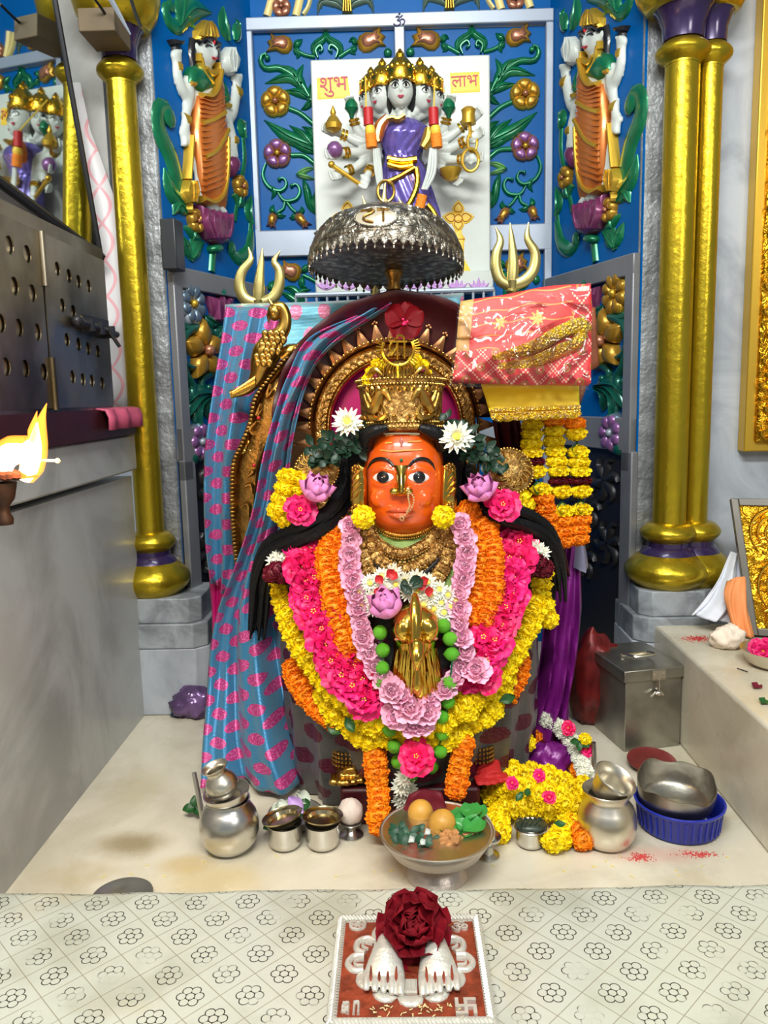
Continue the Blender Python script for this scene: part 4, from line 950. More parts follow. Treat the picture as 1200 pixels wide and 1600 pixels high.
def dome_pt(x, z): 
    for i in range(len(prof)-1):
        (r0, z0), (r1, z1) = prof[i], prof[i+1]
        if z0 <= z <= z1: r = r0+(r1-r0)*(z-z0)/max(1e-6, z1-z0); break
    return V((x, -sqrt(max(1e-6, r*r-x*x)), z))
ex = -.016
a.grid([[dome_pt(ex+.036*k*cos(t), .038+.021*k*sin(t))+V((0, -.004, .003)) for t in [2*pi*i/28 for i in range(28)]] for k in (1, .8, .5, .02)], cu=True)
em = a.build('emblem', mat('ivory_enamel', sr(196, 186, 164), .35, .4), um)
a = MB(); a.M = UM; a.tube([dome_pt(ex+.038*cos(t), .038+.021*sin(t))+V((0, -.004, .003)) for t in [2*pi*i/28 for i in range(29)]], .0022, 6, caps=False)
for i in range(26):
    s = 1 if i % 2 else -1; k = (i//2); 
    x0, z0 = ex+s*(.05+.014*(k % 5)), .036+.012*(k//5)
    if abs(x0) < .125: a.tube([dome_pt(x0, z0)+V((0, -.002, .002)), dome_pt(x0+s*.006, z0+.012)+V((0, -.002, .002)), dome_pt(x0+s*.016, z0+.008)+V((0, -.002, .002)), dome_pt(x0+s*.012, z0+.001)+V((0, -.002, .002))], [.001, .0028, .0028, .0015], 6, 10)
a.build('embossing', m_tsil, um)
a = MB(); a.M = UM
for l in ([(-.026, .094), (-.006, .094), (-.004, .088), (-.016, .082), (-.022, .076), (-.016, .070), (-.004, .066)], [(.002, .094), (.022, .094)], [(.012, .094), (.013, .068)], [(-.014, .094), (-.010, .088)]):
    a.tube([dome_pt(ex+x*1.05, z*.95-.038)+V((0, -.006, .004)) for x, z in l], .0022, 6, 12)
a.build('emblem_letter', m_brassd, em)
a = MB(); top = UM @ V((0, 0, .105)); a.tube([top, top+V((0, 0, .018))], [.007, .004], 10); rc = top+V((0, 0, .033)); ring(a, rc, .016, .0032, 1.2); a.build('ring_finial', m_brass, um)
a = MB(); pt = UM @ V((.012, .03, .08)); pb = V((pt.x+.012, 1.645, 0))
a.M = frame(pb, pt-pb); LL = (pt-pb).length
a.lathe([(.012, 0), (.012, LL-.21), (.019, LL-.205), (.0195, LL-.19), (.014, LL-.185), (.0165, LL-.18), (.017, LL-.15), (.014, LL-.145), (.021, LL-.135), (.021, LL-.125), (.013, LL-.118), (.012, LL-.10), (.018, LL-.09), (.018, LL-.082), (.011, LL-.075), (.011, LL)], 24); a.build('pole', m_brassd, um)
# ---------------------------------------------------------------- brass arch with rays and the peacock post
AR = PL((0, 1.6, 0), (1, 0, 0)); ac = V((*AR.px(617, 665), 0)); pxm = S(1.6)
ar = thing('brass_arch', 'brass arch with pointed rays and a peacock post around the deity head', 'arch', tuple(P(617, 900, 1.6)))
def archband(a, r0, r1, z, h, leg=.2, n=40):
    rows = []
    path = [(-1, -leg)]+[(None, pi-pi*i/n) for i in range(n+1)]+[(1, -leg)]
    for k, (p, q) in enumerate(path):
        if p is None: e = V((cos(q), sin(q), 0)); A_ = ac+e*r0; B_ = ac+e*r1
        else: A_ = ac+V((p*r0, q, 0)); B_ = ac+V((p*r1, q, 0))
        rows.append([A_+V((0, 0, z)), A_+V((0, 0, z+h)), A_.lerp(B_, .5)+V((0, 0, z+h*1.25)), B_+V((0, 0, z+h)), B_+V((0, 0, z))])
    a.grid(rows)
g = G('chased_brass', sr(182, 140, 78), .34, 1); h = g.vor(75, None, 'SMOOTH_F1')+g.noise(70, None, 3, .6, 3); g.bump(h, .003, 1); g.col(g.mix(h.ss(.5, 1.2), sr(214, 172, 104), sr(150, 112, 62))); m_chas = g.m
a = MB(); a.M = AR.m; archband(a, .128, .158, 0, .012); ab = a.build('arch_band', m_chas, ar)
a = MB(); a.M = AR.m; a.pill([tuple((ac+V((.13*cos(pi*i/20), .13*sin(pi*i/20), 0))).xy) for i in range(21)]+[tuple((ac+V((-.13, -.2, 0))).xy), tuple((ac+V((.13, -.2, 0))).xy)], .004, z0=-.016); a.build('arch_lining', m_magenta, ar)
a = MB(); a.M = AR.m
for r in (.126, .133, .155, .162): archband(a, r, r+.004, .004, .014)
for i in range(60):
    q = pi*i/59; e = V((cos(q), sin(q), 0)); a.ell(ac+e*.1695+V((0, 0, .008)), .0032, n=6); a.ell(ac+e*.1370+V((0, 0, .018)), .0022, n=6)
    if i % 2 == 0: s = V((-e.y, e.x, 0)); c = ac+e*.146; a.stroke([tuple((c-e*.006-s*.006).xy), tuple((c+s*.004+e*.003).xy), tuple((c-e*.002+s*.01).xy)], [.001, .004, .002], .020, k=8)
a.build('arch_edging', m_brass, ab)
m_ray = mat('copper_brass', sr(176, 124, 82), .42, .9, var=.3, vs=40)
for i in range(21):
    q = pi*1.06-pi*1.12*i/20; e = V((cos(q), sin(q), 0))
    if q > pi: e = V((-1, 0, 0)); c0 = ac+V((-.166, -.03*(q-pi)/.18, 0))
    else: c0 = ac+e*.166
    if q < 0: e = V((1, 0, 0)); c0 = ac+V((.166, -.03*(-q)/.18, 0))
    s = V((-e.y, e.x, 0)); a = MB(); a.M = AR.m
    tri = [tuple((c0+s*.0135).xy), tuple((c0-s*.0135).xy), tuple((c0+e*.033-s*.002).xy), tuple((c0+e*.033+s*.002).xy)]
    a.pill(tri, .005, lv=((1, 0), (1, .6), (.6, .9), (.1, 1.2))); tp = c0+e*.036
    for d in (-.004, 0, .004): a.ell(tp+s*d+e*(.003 if d == 0 else 0)+V((0, 0, .004)), .0034, n=6)
    a.build('ray', m_ray, ar)
PP = PL((0, 1.64, 0), (1, 0, 0))
a = MB(); a.M = PP.m; a.pill(PP.pts([(446, 575), (424, 592), (404, 625), (396, 660), (385, 690), (372, 722), (368, 770), (368, 820), (372, 870), (382, 900), (392, 870), (398, 800), (404, 740), (420, 690), (440, 640), (470, 590)]), .016); po = a.build('side_post', m_brassd, ar)
a = MB(); a.M = PP.m
a.stroke(PP.pts([(492, 520), (470, 540), (444, 566), (424, 590), (402, 622), (394, 660), (380, 695), (368, 725), (366, 780), (370, 850), (378, 905)]), .008, .024, k=60, n=6)
for i in range(70):
    t = i/69; q = cr([(*p, 0) for p in PP.pts([(492, 520), (470, 540), (444, 566), (424, 590), (402, 622), (394, 660), (380, 695), (368, 725), (366, 780), (370, 850), (378, 905)])], 70)[i]; a.ell(q+V((0, 0, .024)), .006, .0035, .004, 6)
a.build('rope_edge', m_brassd, po)
fl = rflower(PP, po, 393, 704, .026, 9, m_brass, m_brass, .012)
fl.location.z += 0
a = MB(); a.M = PP.m
for l in ([(400, 680), (394, 670), (404, 658)], [(388, 728), (398, 735), (388, 745)], [(384, 760), (394, 755), (398, 770)], [(380, 790), (390, 785), (392, 806)], [(412, 640), (404, 650), (410, 630)], [(430, 608), (420, 620), (424, 600)]): a.stroke(PP.pts(l), [.002, .008, .002], .03, k=10)
each(a, 'leaf_relief', m_brassd, po)
for x, y in ((404, 653), (397, 727)): a = MB(); a.ell(P(x, y, 1.61), .004); a.build('coral_bead', m_red, po)
pk = MB(); Yp = 1.615
pk.tube([P(x, y, Yp) for x, y in ((428, 480), (440, 480), (446, 496), (443, 514), (432, 528), (420, 545), (410, 568), (402, 590), (388, 606), (372, 613), (360, 616))], [.010, .011, .0125, .015, .024, .029, .025, .018, .012, .010, .008], 16, 50, flat=.75, up=(0, 1, 0))
pk.ell(P(429, 488, Yp), .015, .013, .017, 14); pk.tube([P(420, 490, Yp), P(420, 505, Yp)], [.006, .001], 8)
pk.tube([P(425, 476, Yp), P(419, 466, Yp)], [.004, .006, .002], 8); pk.tube([P(440, 560, Yp+.01), P(455, 548, Yp+.01), P(470, 540, Yp+.01)], [.012, .016, .004], 10, 8)
pb_ = pk.build('peacock', m_brass, ar)
sc_ = MB()
for r_ in range(6):
    for k in range(4-(r_ > 3)): 
        c = P(414+r_*-2.2+k*9-(r_ > 2)*4+(r_ % 2)*4, 522+r_*9, Yp-.024+.006*abs(k-1.5)); sc_.M = TR(c) @ RX(90); sc_.pill(circ((0, 0), .0072, 10, .009), .004)
sc_.M = Matrix()
for k in range(16): t = k/15; c = P(398-t*34, 596+t*19, Yp-.014); sc_.ell(c, .003, .003, .011*(1-.4*t), 6)
sc_.build('feather_scale', m_brass, pb_)
# ---------------------------------------------------------------- flower meshes shared by the repeats
m_mgyd = m_mgy
m_hot = mat('hot_pink_petals', sr(238, 28, 112), .5, rnd=.12, sss=.08)
m_lpink = mat('pale_pink_petals', sr(252, 192, 218), .55, rnd=.07, var=.12, vs=60, sss=.08)
m_lotus = mat('lotus_pink_petals', sr(240, 150, 214), .45, var=.2, vs=30, sss=.1)
m_wpet = mat('white_petals', sr(244, 244, 228), .5, rnd=.04, sss=.08)
m_ycore = mat('yellow_core', sr(240, 220, 90), .6)
m_crim = mat('crimson_petals', sr(132, 6, 28), .5, var=.3, vs=30)
m_dred = mat('dark_rose_petals', sr(110, 10, 36), .55, rnd=.1)
m_leaf = mat('leaf_green', sr(36, 92, 40), .45, var=.3, vs=40)
m_leafd = mat('dark_leaf_green', sr(26, 58, 40), .45, var=.35, vs=60)
m_lime = mat('lime_peel', sr(96, 190, 36), .28, var=.25, vs=25, bs=250, bd=.0006, rnd=.1)
def marigold(seed, flat=1.):
    r = random.Random(seed); a = MB(); a.ell((0, 0, 0), .84, .84, .80*flat, 12); n = 100
    for i in range(n):
        z = 1-1.75*(i+.5)/n; t = i*2.39996+r.uniform(-.2, .2); e = V((sqrt(max(0, 1-z*z))*cos(t), sqrt(max(0, 1-z*z))*sin(t), z*flat)).normalized()
        f = frame(e*.62, e.orthogonal()); up = V((0, 0, 1)); 
        y = e; x = e.cross(up if abs(e.z) < .95 else V((1, 0, 0))).normalized(); zz = x.cross(y)
        m = Matrix((x, y, zz)).transposed().to_4x4(); m.translation = e*.62
        a.petal(m @ RZ(r.uniform(-25, 25)) @ RX(r.uniform(-14, 26)), 36e-2+r.uniform(-.05, .07), .19, cup=.5, curl=r.uniform(-.5, .7), tip=.7, ruf=.35, nu=2, nv=3, seed=i, base=.5)
    return a
mg_y = [mesh_only(marigold(k), 'marigold', m_mgy, 60) for k in (1, 2)]; mg_o = [mesh_only(marigold(k), 'marigold', m_mgo, 60) for k in (3, 4)]
mg_r = [mesh_only(marigold(6), 'rose_tuft', m_dred, 60)]
def layered(layers, seed, core=None, nu=4, nv=4, tip=.62, pt=.86):          # (count, length, width, tilt, r0, z0, cup, curl, ruffle)
    r = random.Random(seed); a = MB()
    for L, (n, ln, wd, tl, r0, z0, cup, curl, rf) in enumerate(layers):
        for i in range(n):
            m = RZ(360/n*i+L*37+r.uniform(-8, 8)) @ TR((0, r0, z0)) @ RX(tl+r.uniform(-7, 7))
            a.petal(m, ln*r.uniform(.9, 1.08), wd*r.uniform(.9, 1.1), cup, curl, tip, rf, nu, nv, seed+i*1.7+L, .25, pt)
    if core: a.ell((0, 0, core[1]), core[0], core[0], core[0]*.8, 8)
    return a
hot = [mesh_only(layered([(5, 1, .56, 12, .04, 0, .25, -.35, .22), (5, .8, .46, 42, .04, .05, .3, -.5, .28), (4, .55, .34, 66, .03, .1, .4, -.4, .3)], k, nu=6, nv=5, tip=.72, pt=.62), 'hibiscus', m_hot, 70) for k in (5, 9)]
for me_ in hot:                                # pale stamens in the same flower mesh
    bm = bmesh.new(); bm.from_mesh(me_)
    for k in range(5):
        r_ = bmesh.ops.create_icosphere(bm, subdivisions=1, radius=.045, matrix=TR((.1*cos(k*1.3), .1*sin(k*1.3), .42+.03*(k % 2))))
        for v_ in r_['verts']:
            for f_ in v_.link_faces: f_.material_index = 1
    bm.to_mesh(me_); bm.free(); me_.materials.append(m_ycore)
rose_l = [mesh_only(layered([(7, .95, .42, 8, .05, -.05, .35, .5, .12), (7, .82, .38, 28, .06, .0, .4, .7, .12), (6, .62, .32, 48, .06, .05, .5, .8, .14), (5, .46, .26, 64, .05, .1, .6, .8, .14), (4, .34, .2, 78, .04, .16, .8, .6, .1)], k, nu=6, nv=6, tip=.72, pt=.55), 'pale_rose', m_lpink, 70) for k in (3, 8)]
chrys = [mesh_only(layered([(16, 1, .13, 4, .1, 0, .3, .35, 0), (14, .85, .12, 22, .1, .06, .3, .4, 0), (12, .62, .11, 42, .08, .12, .4, .5, 0)], k, nu=2, nv=3), 'chrysanthemum', m_wpet, 70) for k in (2, 7)]
core_me = mesh_only(MB().ell((0, 0, .3), .26, .26, .16, 10), 'flower_core', m_ycore)
lime_me = mesh_only(MB().lathe([(.0, -1.12), (.12, -1.06), (.5, -.86), (.85, -.5), (1, 0), (.85, .5), (.5, .86), (.14, 1.05), (.1, 1.14), (0, 1.17)], 20), 'lime', m_lime)
def leafm(L=1., W=.3): 
    a = MB(); a.petal(Matrix(), L, W, .35, .5, .5, .05, 4, 6, 1, .1); return a
leaf_me = mesh_only(leafm(), 'leaf', m_leaf, 70)
# ---------------------------------------------------------------- deity
ZT = [0, .08, .16, .24, .32, .40, .46, .50, .53, .56, .60]
WT = [.20, .215, .225, .235, .24, .24, .232, .205, .15, .07, .055]
FT = [1.36, 1.335, 1.31, 1.30, 1.315, 1.345, 1.37, 1.385, 1.395, 1.405, 1.41]
BX, BYC = .014, 1.50
def tab(T, z): 
    z = min(max(z, 0), .6)
    for i in range(len(ZT)-1):
        if z <= ZT[i+1]: t = (z-ZT[i])/(ZT[i+1]-ZT[i]); t = t*t*(3-2*t); return T[i]+(T[i+1]-T[i])*t
    return T[-1]
def body_y(x, z):
    w_ = tab(WT, z); k = 1-((x-BX)/w_)**2
    return BYC-(BYC-tab(FT, z))*sqrt(k) if k > 0 else None
def hit(x, y, off=0.):                        # where the sight line through a pixel meets the deity's front
    d = ray(x, y); d = d/d.y; best = None
    Y = 1.15
    while Y < 1.5:
        p = CP+d*Y; by = body_y(p.x, p.z)
        if by is not None and p.z < .6 and Y >= by: best = Y; break
        Y += .003
    if best is None: best = 1.47
    p = CP+d*best; return p-(p-CP).normalized()*off
def ringpts(z, k=1., n=48):
    w_, f = tab(WT, z), tab(FT, z); return [V((BX+w_*k*cos(t), BYC-(BYC-f)*k*sin(t) if sin(t) > 0 else BYC-.10*k*sin(t), z)) for t in [2*pi*i/n for i in range(n)]]
idol = thing('seated_deity', 'orange faced deity with gold crown and necklaces seated under the brass arch', 'deity', (BX, 1.45, 0))
m_oface = mat('vermilion_enamel', sr(222, 88, 18), .22, var=.12, vs=8, coat=.6, sss=.05)
FY = [(664, 34, .040), (674, 46, .052), (690, 54, .062), (710, 60, .070), (730, 63, .075), (752, 63.5, .077), (775, 62, .077), (795, 59, .075), (810, 53, .070), (822, 43, .058), (830, 31, .044), (835, 16, .02)]
FC, FYC = 632, 1.42
def fint(y):
    for i in range(len(FY)-1):
        if y <= FY[i+1][0] or i == len(FY)-2:
            t = max(0, (y-FY[i][0])/(FY[i+1][0]-FY[i][0])); return [FY[i][q]+(FY[i+1][q]-FY[i][q])*min(1, t) for q in (1, 2)]
def face(x, y, e=0.):
    hw, dp = fint(max(y, FY[0][0])); u = min(.98, abs(x-FC)/hw); return P(x, y, FYC-dp*(1-u**2.4)**.45-e)
a = MB(); a.grid([ringpts(z, .985) for z in [.6*i/24 for i in range(25)]], cu=True)
for q in (0, 24): b_ = len(a.v)-48 if q else 0; a.f.append(tuple(b_+j for j in (range(48) if q else reversed(range(48)))))
rows = []
for i in range(30):
    y = 660+175.5*i/29; hw, dp = fint(max(664, y)); row = []
    if y < 664: hw *= .6; dp *= .6
    for j in range(40):
        t = 2*pi*j/40; cx, sx = cos(t), sin(t); u = abs(cx)
        p = P(FC+hw*cx, y, FYC); row.append(V((p.x, FYC-dp*(max(0, 1-u**2.4)**.45) if sx >= 0 else FYC+.06*abs(sx), p.z)))
    rows.append(row)
a.grid(rows, cu=True); b_ = len(a.v)-40; a.f.append(tuple(b_+j for j in range(40))); b_ = len(a.v)-1200; a.f.append(tuple(b_+j for j in reversed(range(40))))
for sg, x in ((-1, 598), (1, 655)):           # eyelids, cheeks, lips, chin shaped into the same surface
    a.tube([face(x+(q-3)*6.2, 741-(9.5-abs(q-3)**1.6*1.5), -.001) for q in range(7)], [.003, .0055, .006, .0055, .003], 8)
    a.tube([face(x+(q-3)*6.2, 752+(7-abs(q-3)**1.6*1.1), -.001) for q in range(7)], [.002, .004, .004, .004, .002], 8)
    a.ell(face(627+sg*30, 778, -.012), .022, .018, .020, 12)
a.tube([face(602+q*8, 797+(1 if q in (0, 6) else -1.5*abs(sin(q*1.05))), .000) for q in range(7)], [.002, .0055, .006, .0045, .006, .0055, .002], 8)
a.tube([face(607+q*6.3, 803+2*sin(q/6*pi), .001) for q in range(7)], [.002, .005, .007, .005, .002], 8)
a.ell(face(628, 820, -.014), .020, .018, .014, 12)
a.tube([face(560, 760, -.06), face(573, 750, -.05)], .02, 10)
fuse(a.build('body', m_oface, idol), .0030, 3)
for x in (598, 655):
    a = MB(); a.grid([[face(x+k*(17*cos(t)), 746+k*(10.5 if sin(t) < 0 else 8.5)*sin(t)*(1-.25*abs(cos(t))), .0035*(1-k*k)+.0006) for t in [2*pi*i/28 for i in range(28)]] for k in (1, .8, .5, .02)], cu=True)
    e = a.build('eye', mat('eye_white', sr(232, 226, 226), .15, coat=.6) if x < 600 else bpy.data.materials['eye_white'], idol)
    a = MB(); a.grid([[face(x+k*9.6*cos(t), 745.5+k*9.2*sin(t), .0056*(1-k*k*.4)) for t in [2*pi*i/24 for i in range(24)]] for k in (1, .7, .4, .02)], cu=True); a.build('iris', m_black, e)
    a = MB(); a.grid([[face(x-1+k*.9*cos(t), 746+k*.9*sin(t), .0062) for t in [2*pi*i/8 for i in range(8)]] for k in (1, .02)], cu=True); a.build('eye_glint', m_white, e)  # tiny white dot on the iris, a highlight put in as colour
    s = 1 if x > 620 else -1
    a = MB(); a.tube([face(627+s*dx, y, .001) for dx, y in ((12, 728), (20, 720), (30, 717), (40, 718.5), (48, 725), (53, 735))], [.0022, .0032, .0036, .0034, .0026, .0010], 8, 24); a.build('eyebrow', m_black, idol)
m_gnose = mat('polished_gold', sr(206, 176, 84), .2, 1)
a = MB(); rows = []
for y, hw, pr in ((727, 12, .003), (735, 10, .009), (745, 9, .014), (755, 10, .018), (763, 12, .022), (769, 14, .024), (773, 13, .020), (776, 9, .010)):
    rows.append([face(627+hw*c, y, pr*(1-abs(c)**1.7)-.001) for c in [-1+q/8 for q in range(17)]])
a.grid(rows); a.ell(face(616, 768, .006), .0085, .009, .007); a.ell(face(638, 768, .006), .0085, .009, .007)
nz = a.build('gold_nose', m_gnose, idol); 
a = MB(); a.ell(face(637.5, 764, .014), .0032); cp = cr([face(638, 768, .014), face(646, 776, .014), face(645, 790, .014), face(638, 800, .012), face(630, 808, .012)], 13)
for p in cp: a.ell(p, .0019, n=6)
for p in cr([face(638, 768, .014), face(638, 778, .016), face(640, 790, .016), face(636, 800, .014)], 11): a.ell(p, .0019, n=6)
for k in range(7): a.ell(face(628+3*cos(k*.9), 810+3*sin(k*.9), .012), .0016, n=6)
a.build('nose_ring', mat('pearl_gold', sr(238, 206, 150), .25, .6), idol)
a = MB()
for l, w_ in (([(594, 703), (612, 705), (628, 704), (645, 703), (660, 702)], .0016), ([(602, 692), (613, 691)], .0018), ([(637, 690), (658, 689)], .0018), ([(603, 681), (615, 680)], .001), ([(640, 680), (652, 680)], .001)): a.tube([face(x, y, .0004) for x, y in l], w_, 6, 12, flat=.5)
a.build('sandal_stripe', mat('gold_dust', sr(232, 170, 90), .35, .4), idol)
a = MB(); a.tube([face(627, 683, .001), face(627, 689, .003), face(627, 697, .001)], [.0012, .0035, .0008], 8); a.build('forehead_pendant', mat('rose_gem', sr(196, 120, 110), .15, coat=.8), idol)
a = MB(); a.ell(face(627, 719, .001), .0030); a.build('forehead_gem', m_green, idol)
a = MB(); a.tube([face(600+q*6.9, 677+.05*(q-4)**2, .003) for q in range(9)], .0022, 6); a.build('forehead_chain', m_silver, idol)
a = MB()
a.tube([face(604+q*7.4, 797+(2 if q in (0, 6) else -1.8*abs(sin(q*1.05))), .004) for q in range(7)], [.001, .0042, .0055, .0040, .0055, .0042, .001], 8, 24)
a.tube([face(608+q*6.2, 803.5+2.2*sin(q/6*pi), .005) for q in range(7)], [.001, .0045, .0062, .0045, .001], 8, 24)
a.build('lips', mat('vermilion_lips', sr(222, 92, 44), .15, coat=.8), idol)
# hair
m_hair = mat('black_hair', (.004, .004, .005), .42, spec=.25, bs=120, bd=.002)
a = MB(); HP = PL((0, 1.47, 0), (1, 0, 0)); a.M = HP.m
a.pill(HP.pts([(548, 790), (540, 740), (540, 700), (550, 668), (575, 650), (627, 640), (685, 650), (712, 668), (726, 700), (728, 750), (726, 800), (700, 825), (627, 830), (565, 822)]), .062, lv=((1, 0), (1, .5), (.9, .85), (.6, 1)))
a.build('hair', m_hair, idol)
a = MB()
for s, l in ((-1, [(571, 700, 1.385), (574, 680, 1.37), (590, 672, 1.36), (606, 668, 1.355)]), (1, [(690, 700, 1.385), (688, 682, 1.37), (672, 673, 1.36), (655, 668, 1.355)])): a.tube([P(*q) for q in l], [.012, .014, .012, .006], 10, 16)
each(a, 'hair_front', m_hair, idol)
for l in ([(545, 715, 1.45), (536, 770, 1.43), (512, 808, 1.385), (470, 832, 1.385), (430, 852, 1.41), (410, 895, 1.44), (404, 950, 1.46), (400, 990, 1.47)], [(730, 740, 1.45), (750, 782, 1.42), (780, 800, 1.385), (820, 812, 1.40), (848, 832, 1.42), (866, 870, 1.44), (872, 930, 1.46)]):
    a = MB(); rr = random.Random(5)
    for k in range(16):
        dx, dy, dz = rr.uniform(-13, 13), rr.uniform(-13, 13), rr.uniform(-.012, .012)
        a.tube([P(x+dx*(1 if i > 2 else .6), y+dy, Y+dz) for i, (x, y, Y) in enumerate(l)], [.010, .010, .009, .008, .006, .002], 6, 24)
    a.build('hair_tress', m_hair, idol)
# crown
g = G('filigree_gold', sr(196, 152, 80), .36, 1); h = g.vor(95, None, 'SMOOTH_F1')+g.noise(90, None, 3, .6, 3); g.bump(h, .003, 1); g.col(g.mix(h.ss(.5, 1.2), sr(224, 184, 112), sr(150, 112, 62))); m_fil = g.m
cc = P(627, 626, 1.42); CM = TR(cc) @ RX(-4)
a = MB(); a.M = CM; a.lathe([(.066, -.054), (.073, -.052), (.075, -.048), (.073, -.043), (.071, -.04), (.072, 0), (.075, .026), (.078, .030), (.078, .036), (.074, .04), (.066, .044), (.058, .052), (.03, .058), (.001, .06)], 56, sq=(1, .88)); cw = a.build('crown', m_fil, idol)
a = MB(); a.M = CM; cyl = lambda t, z, r=.0745: V((r*sin(t), -r*.88*cos(t), z))
for z, r_, n in ((-.048, .0775, 70), (.033, .080, 70), (-.040, .0745, 80), (.024, .0765, 80)):
    for i in range(n): a.ell(cyl(2*pi*i/n, z, r_), .0026, n=6)
for s in (-1, 1):
    a.tube([cyl(s*(.25+.09*i), -.004+.016*sin(i*.9), .077) for i in range(9)], [.003, .006, .009, .010, .008, .006, .003], 8, 24)
    a.tube([cyl(s*(.95-.06*i), .004+.012*cos(i*.7), .077) for i in range(8)], [.002, .005, .005, .002], 8, 20)
    a.tube([cyl(s*.42, -.012, .078), cyl(s*.34, -.026, .078), cyl(s*.5, -.034, .077), cyl(s*.75, -.028, .077), cyl(s*.85, -.014, .077)], [.002, .005, .006, .004, .002], 8, 20)
    for k in range(7): a.tube([cyl(s*(.12+.16*k), -.036, .076), cyl(s*(.16+.16*k), -.028, .077), cyl(s*(.22+.16*k), -.033, .076)], [.001, .003, .001], 6, 8)
for k in range(12): a.tube([cyl(-.9+.16*k, .012, .077), cyl(-.85+.16*k, .020, .078), cyl(-.8+.16*k, .014, .077), cyl(-.84+.16*k, .01, .077)], [.001, .003, .003, .001], 6, 10)
a.build('crown_relief', m_brass, cw)
a = MB(); a.M = CM; bm_ = V((-.004, -.062, .046)); a.ell(bm_, .026, .014, .018, 20)
for i in range(9): a.tube([bm_+V((-.026+.0065*i, -.004-.010*(1-((i-4)/4.6)**2)**.5, -.014)), bm_+V((-.026+.0065*i, -.004-.0105*(1-((i-4)/4.6)**2)**.5, .012))], .001, 5)
for s in (-1, 1): a.tube([bm_+V((s*.025, 0, -.008)), bm_+V((s*.04, .004, .004)), bm_+V((s*.055, .012, -.006))], [.002, .005, .001], 8, 12)
a.build('crown_boss', m_brass, cw)
# emblem on the crown
sm = thing('gold_emblem', 'round gold emblem with short rays and a sacred letter standing on the crown', 'emblem', tuple(P(622, 580, 1.345)))
ec = P(622, 546, 1.345); a = MB(); a.tube([ec+V((.026*cos(t), 0, .026*sin(t))) for t in [pi*.86+i*(pi*1.28)/30 for i in range(31)]], .0026, 8); 
for i in range(31): t = pi*.86+i*(pi*1.28)/30; e = V((cos(t), 0, sin(t))); a.tube([ec+e*.024, ec+e*.037], [.0018, .0008], 5)
a.tube([ec-V((0, 0, .026)), ec-V((0, 0, .046))], [.004, .003], 8); a.build('rayed_ring', m_gold, sm)
a = MB()
for l in ([(608, 534), (622, 534), (636, 534)], [(612, 535), (608, 543), (614, 549), (619, 543), (621, 536)], [(621, 541), (611, 556)], [(621, 534), (621, 562)], [(632, 534), (632, 560)], [(632, 534), (630, 526), (622, 524), (619, 530)], [(614, 549), (606, 557)]): a.tube([P(x, y, 1.344) for x, y in l], .0017, 6, 10)
a.build('sacred_letter', m_gold, sm)
# ears
for s, x, y in ((-1, 560, 768), (1, 699, 765)):
    a = MB(); EP = PL((0, 1.352, 0), (1, s*.35, 0)); a.M = EP.m
    a.pill(EP.pts([(x-9, y-40), (x+2, y-46), (x+11, y-40), (x+13, y-15), (x+13, y+15), (x+12, y+34), (x+2, y+42), (x-9, y+36), (x-12, y+10), (x-11, y-15)]), .012)
    eo = a.build('ear_ornament', m_gnose, idol); a = MB(); a.M = EP.m
    for k in range(7): c = EP.loc(x+5.5*cos(k*.9)*(k > 0), y+26+5.5*sin(k*.9)*(k > 0)); a.ell((*c, .013), .0036, n=8); c = EP.loc(x+5*cos(k*.9)*(k > 0), y-36+5*sin(k*.9)*(k > 0)); a.ell((*c, .012), .0032, n=8)
    for k in range(4): a.stroke(EP.pts([(x-7+k, y+12-k*11), (x, y+6-k*11), (x+8, y-4-k*10)]), [.001, .004, .001], .017, k=10)
    a.build('ear_relief', m_brass, eo)
# clothes
m_green_b = mat('lime_green_silk', sr(126, 156, 62), .5, var=.25, vs=40, bs=200, bd=.001)
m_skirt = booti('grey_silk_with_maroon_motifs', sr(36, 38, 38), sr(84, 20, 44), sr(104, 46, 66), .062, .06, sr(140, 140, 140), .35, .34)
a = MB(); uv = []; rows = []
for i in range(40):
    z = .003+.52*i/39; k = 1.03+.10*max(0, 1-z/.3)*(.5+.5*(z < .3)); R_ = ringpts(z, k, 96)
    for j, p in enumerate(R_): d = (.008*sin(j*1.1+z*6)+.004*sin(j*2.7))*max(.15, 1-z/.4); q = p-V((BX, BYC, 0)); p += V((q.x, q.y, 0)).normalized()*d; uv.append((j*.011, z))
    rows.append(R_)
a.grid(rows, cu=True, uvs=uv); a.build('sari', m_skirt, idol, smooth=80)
a = MB(); rows = []
for y in range(800, 936, 9): rows.append([hit(x, y, .010+.002*sin(x*.5+y*.2)) for x in range(520, 752, 8)])
a.grid(rows); solid(a.build('blouse', m_green_b, idol, 80), .003, 0)
# necklaces
def strand(path, kind, name='necklace', m=None, off=.018):
    a = MB()
    for px_, w_, n, sz, shape in kind:
        pts = cr([(x, y, 0) for x, y in path], n)
        for i, p in enumerate(pts):
            t = (pts[min(i+1, n-1)]-pts[max(0, i-1)]).normalized(); s = V((-t.y, t.x, 0)); q = p+s*px_; c = hit(q.x, q.y, off)
            if shape == 'b': a.ell(c, sz, sz, sz, 8)
            elif shape == 'q': a.M = frame(c, V((0, -1, .15)), V((t.x, 0, -t.y))); a.pill([(-sz, -sz*w_), (sz, -sz*w_), (sz, sz*w_), (-sz, sz*w_)], sz*.9, lv=((1, 0), (.95, .5), (.6, .7), (.4, 1.1))); a.M = Matrix()
            else: a.M = frame(c, V((0, -1, .15)), V((t.x, 0, -t.y))); a.pill(circ((0, 0), sz, 10, sz*w_), sz*.8); a.ell((0, 0, sz*.8), sz*.35, n=6); a.M = Matrix()
    return a.build(name, m or m_fil, idol)
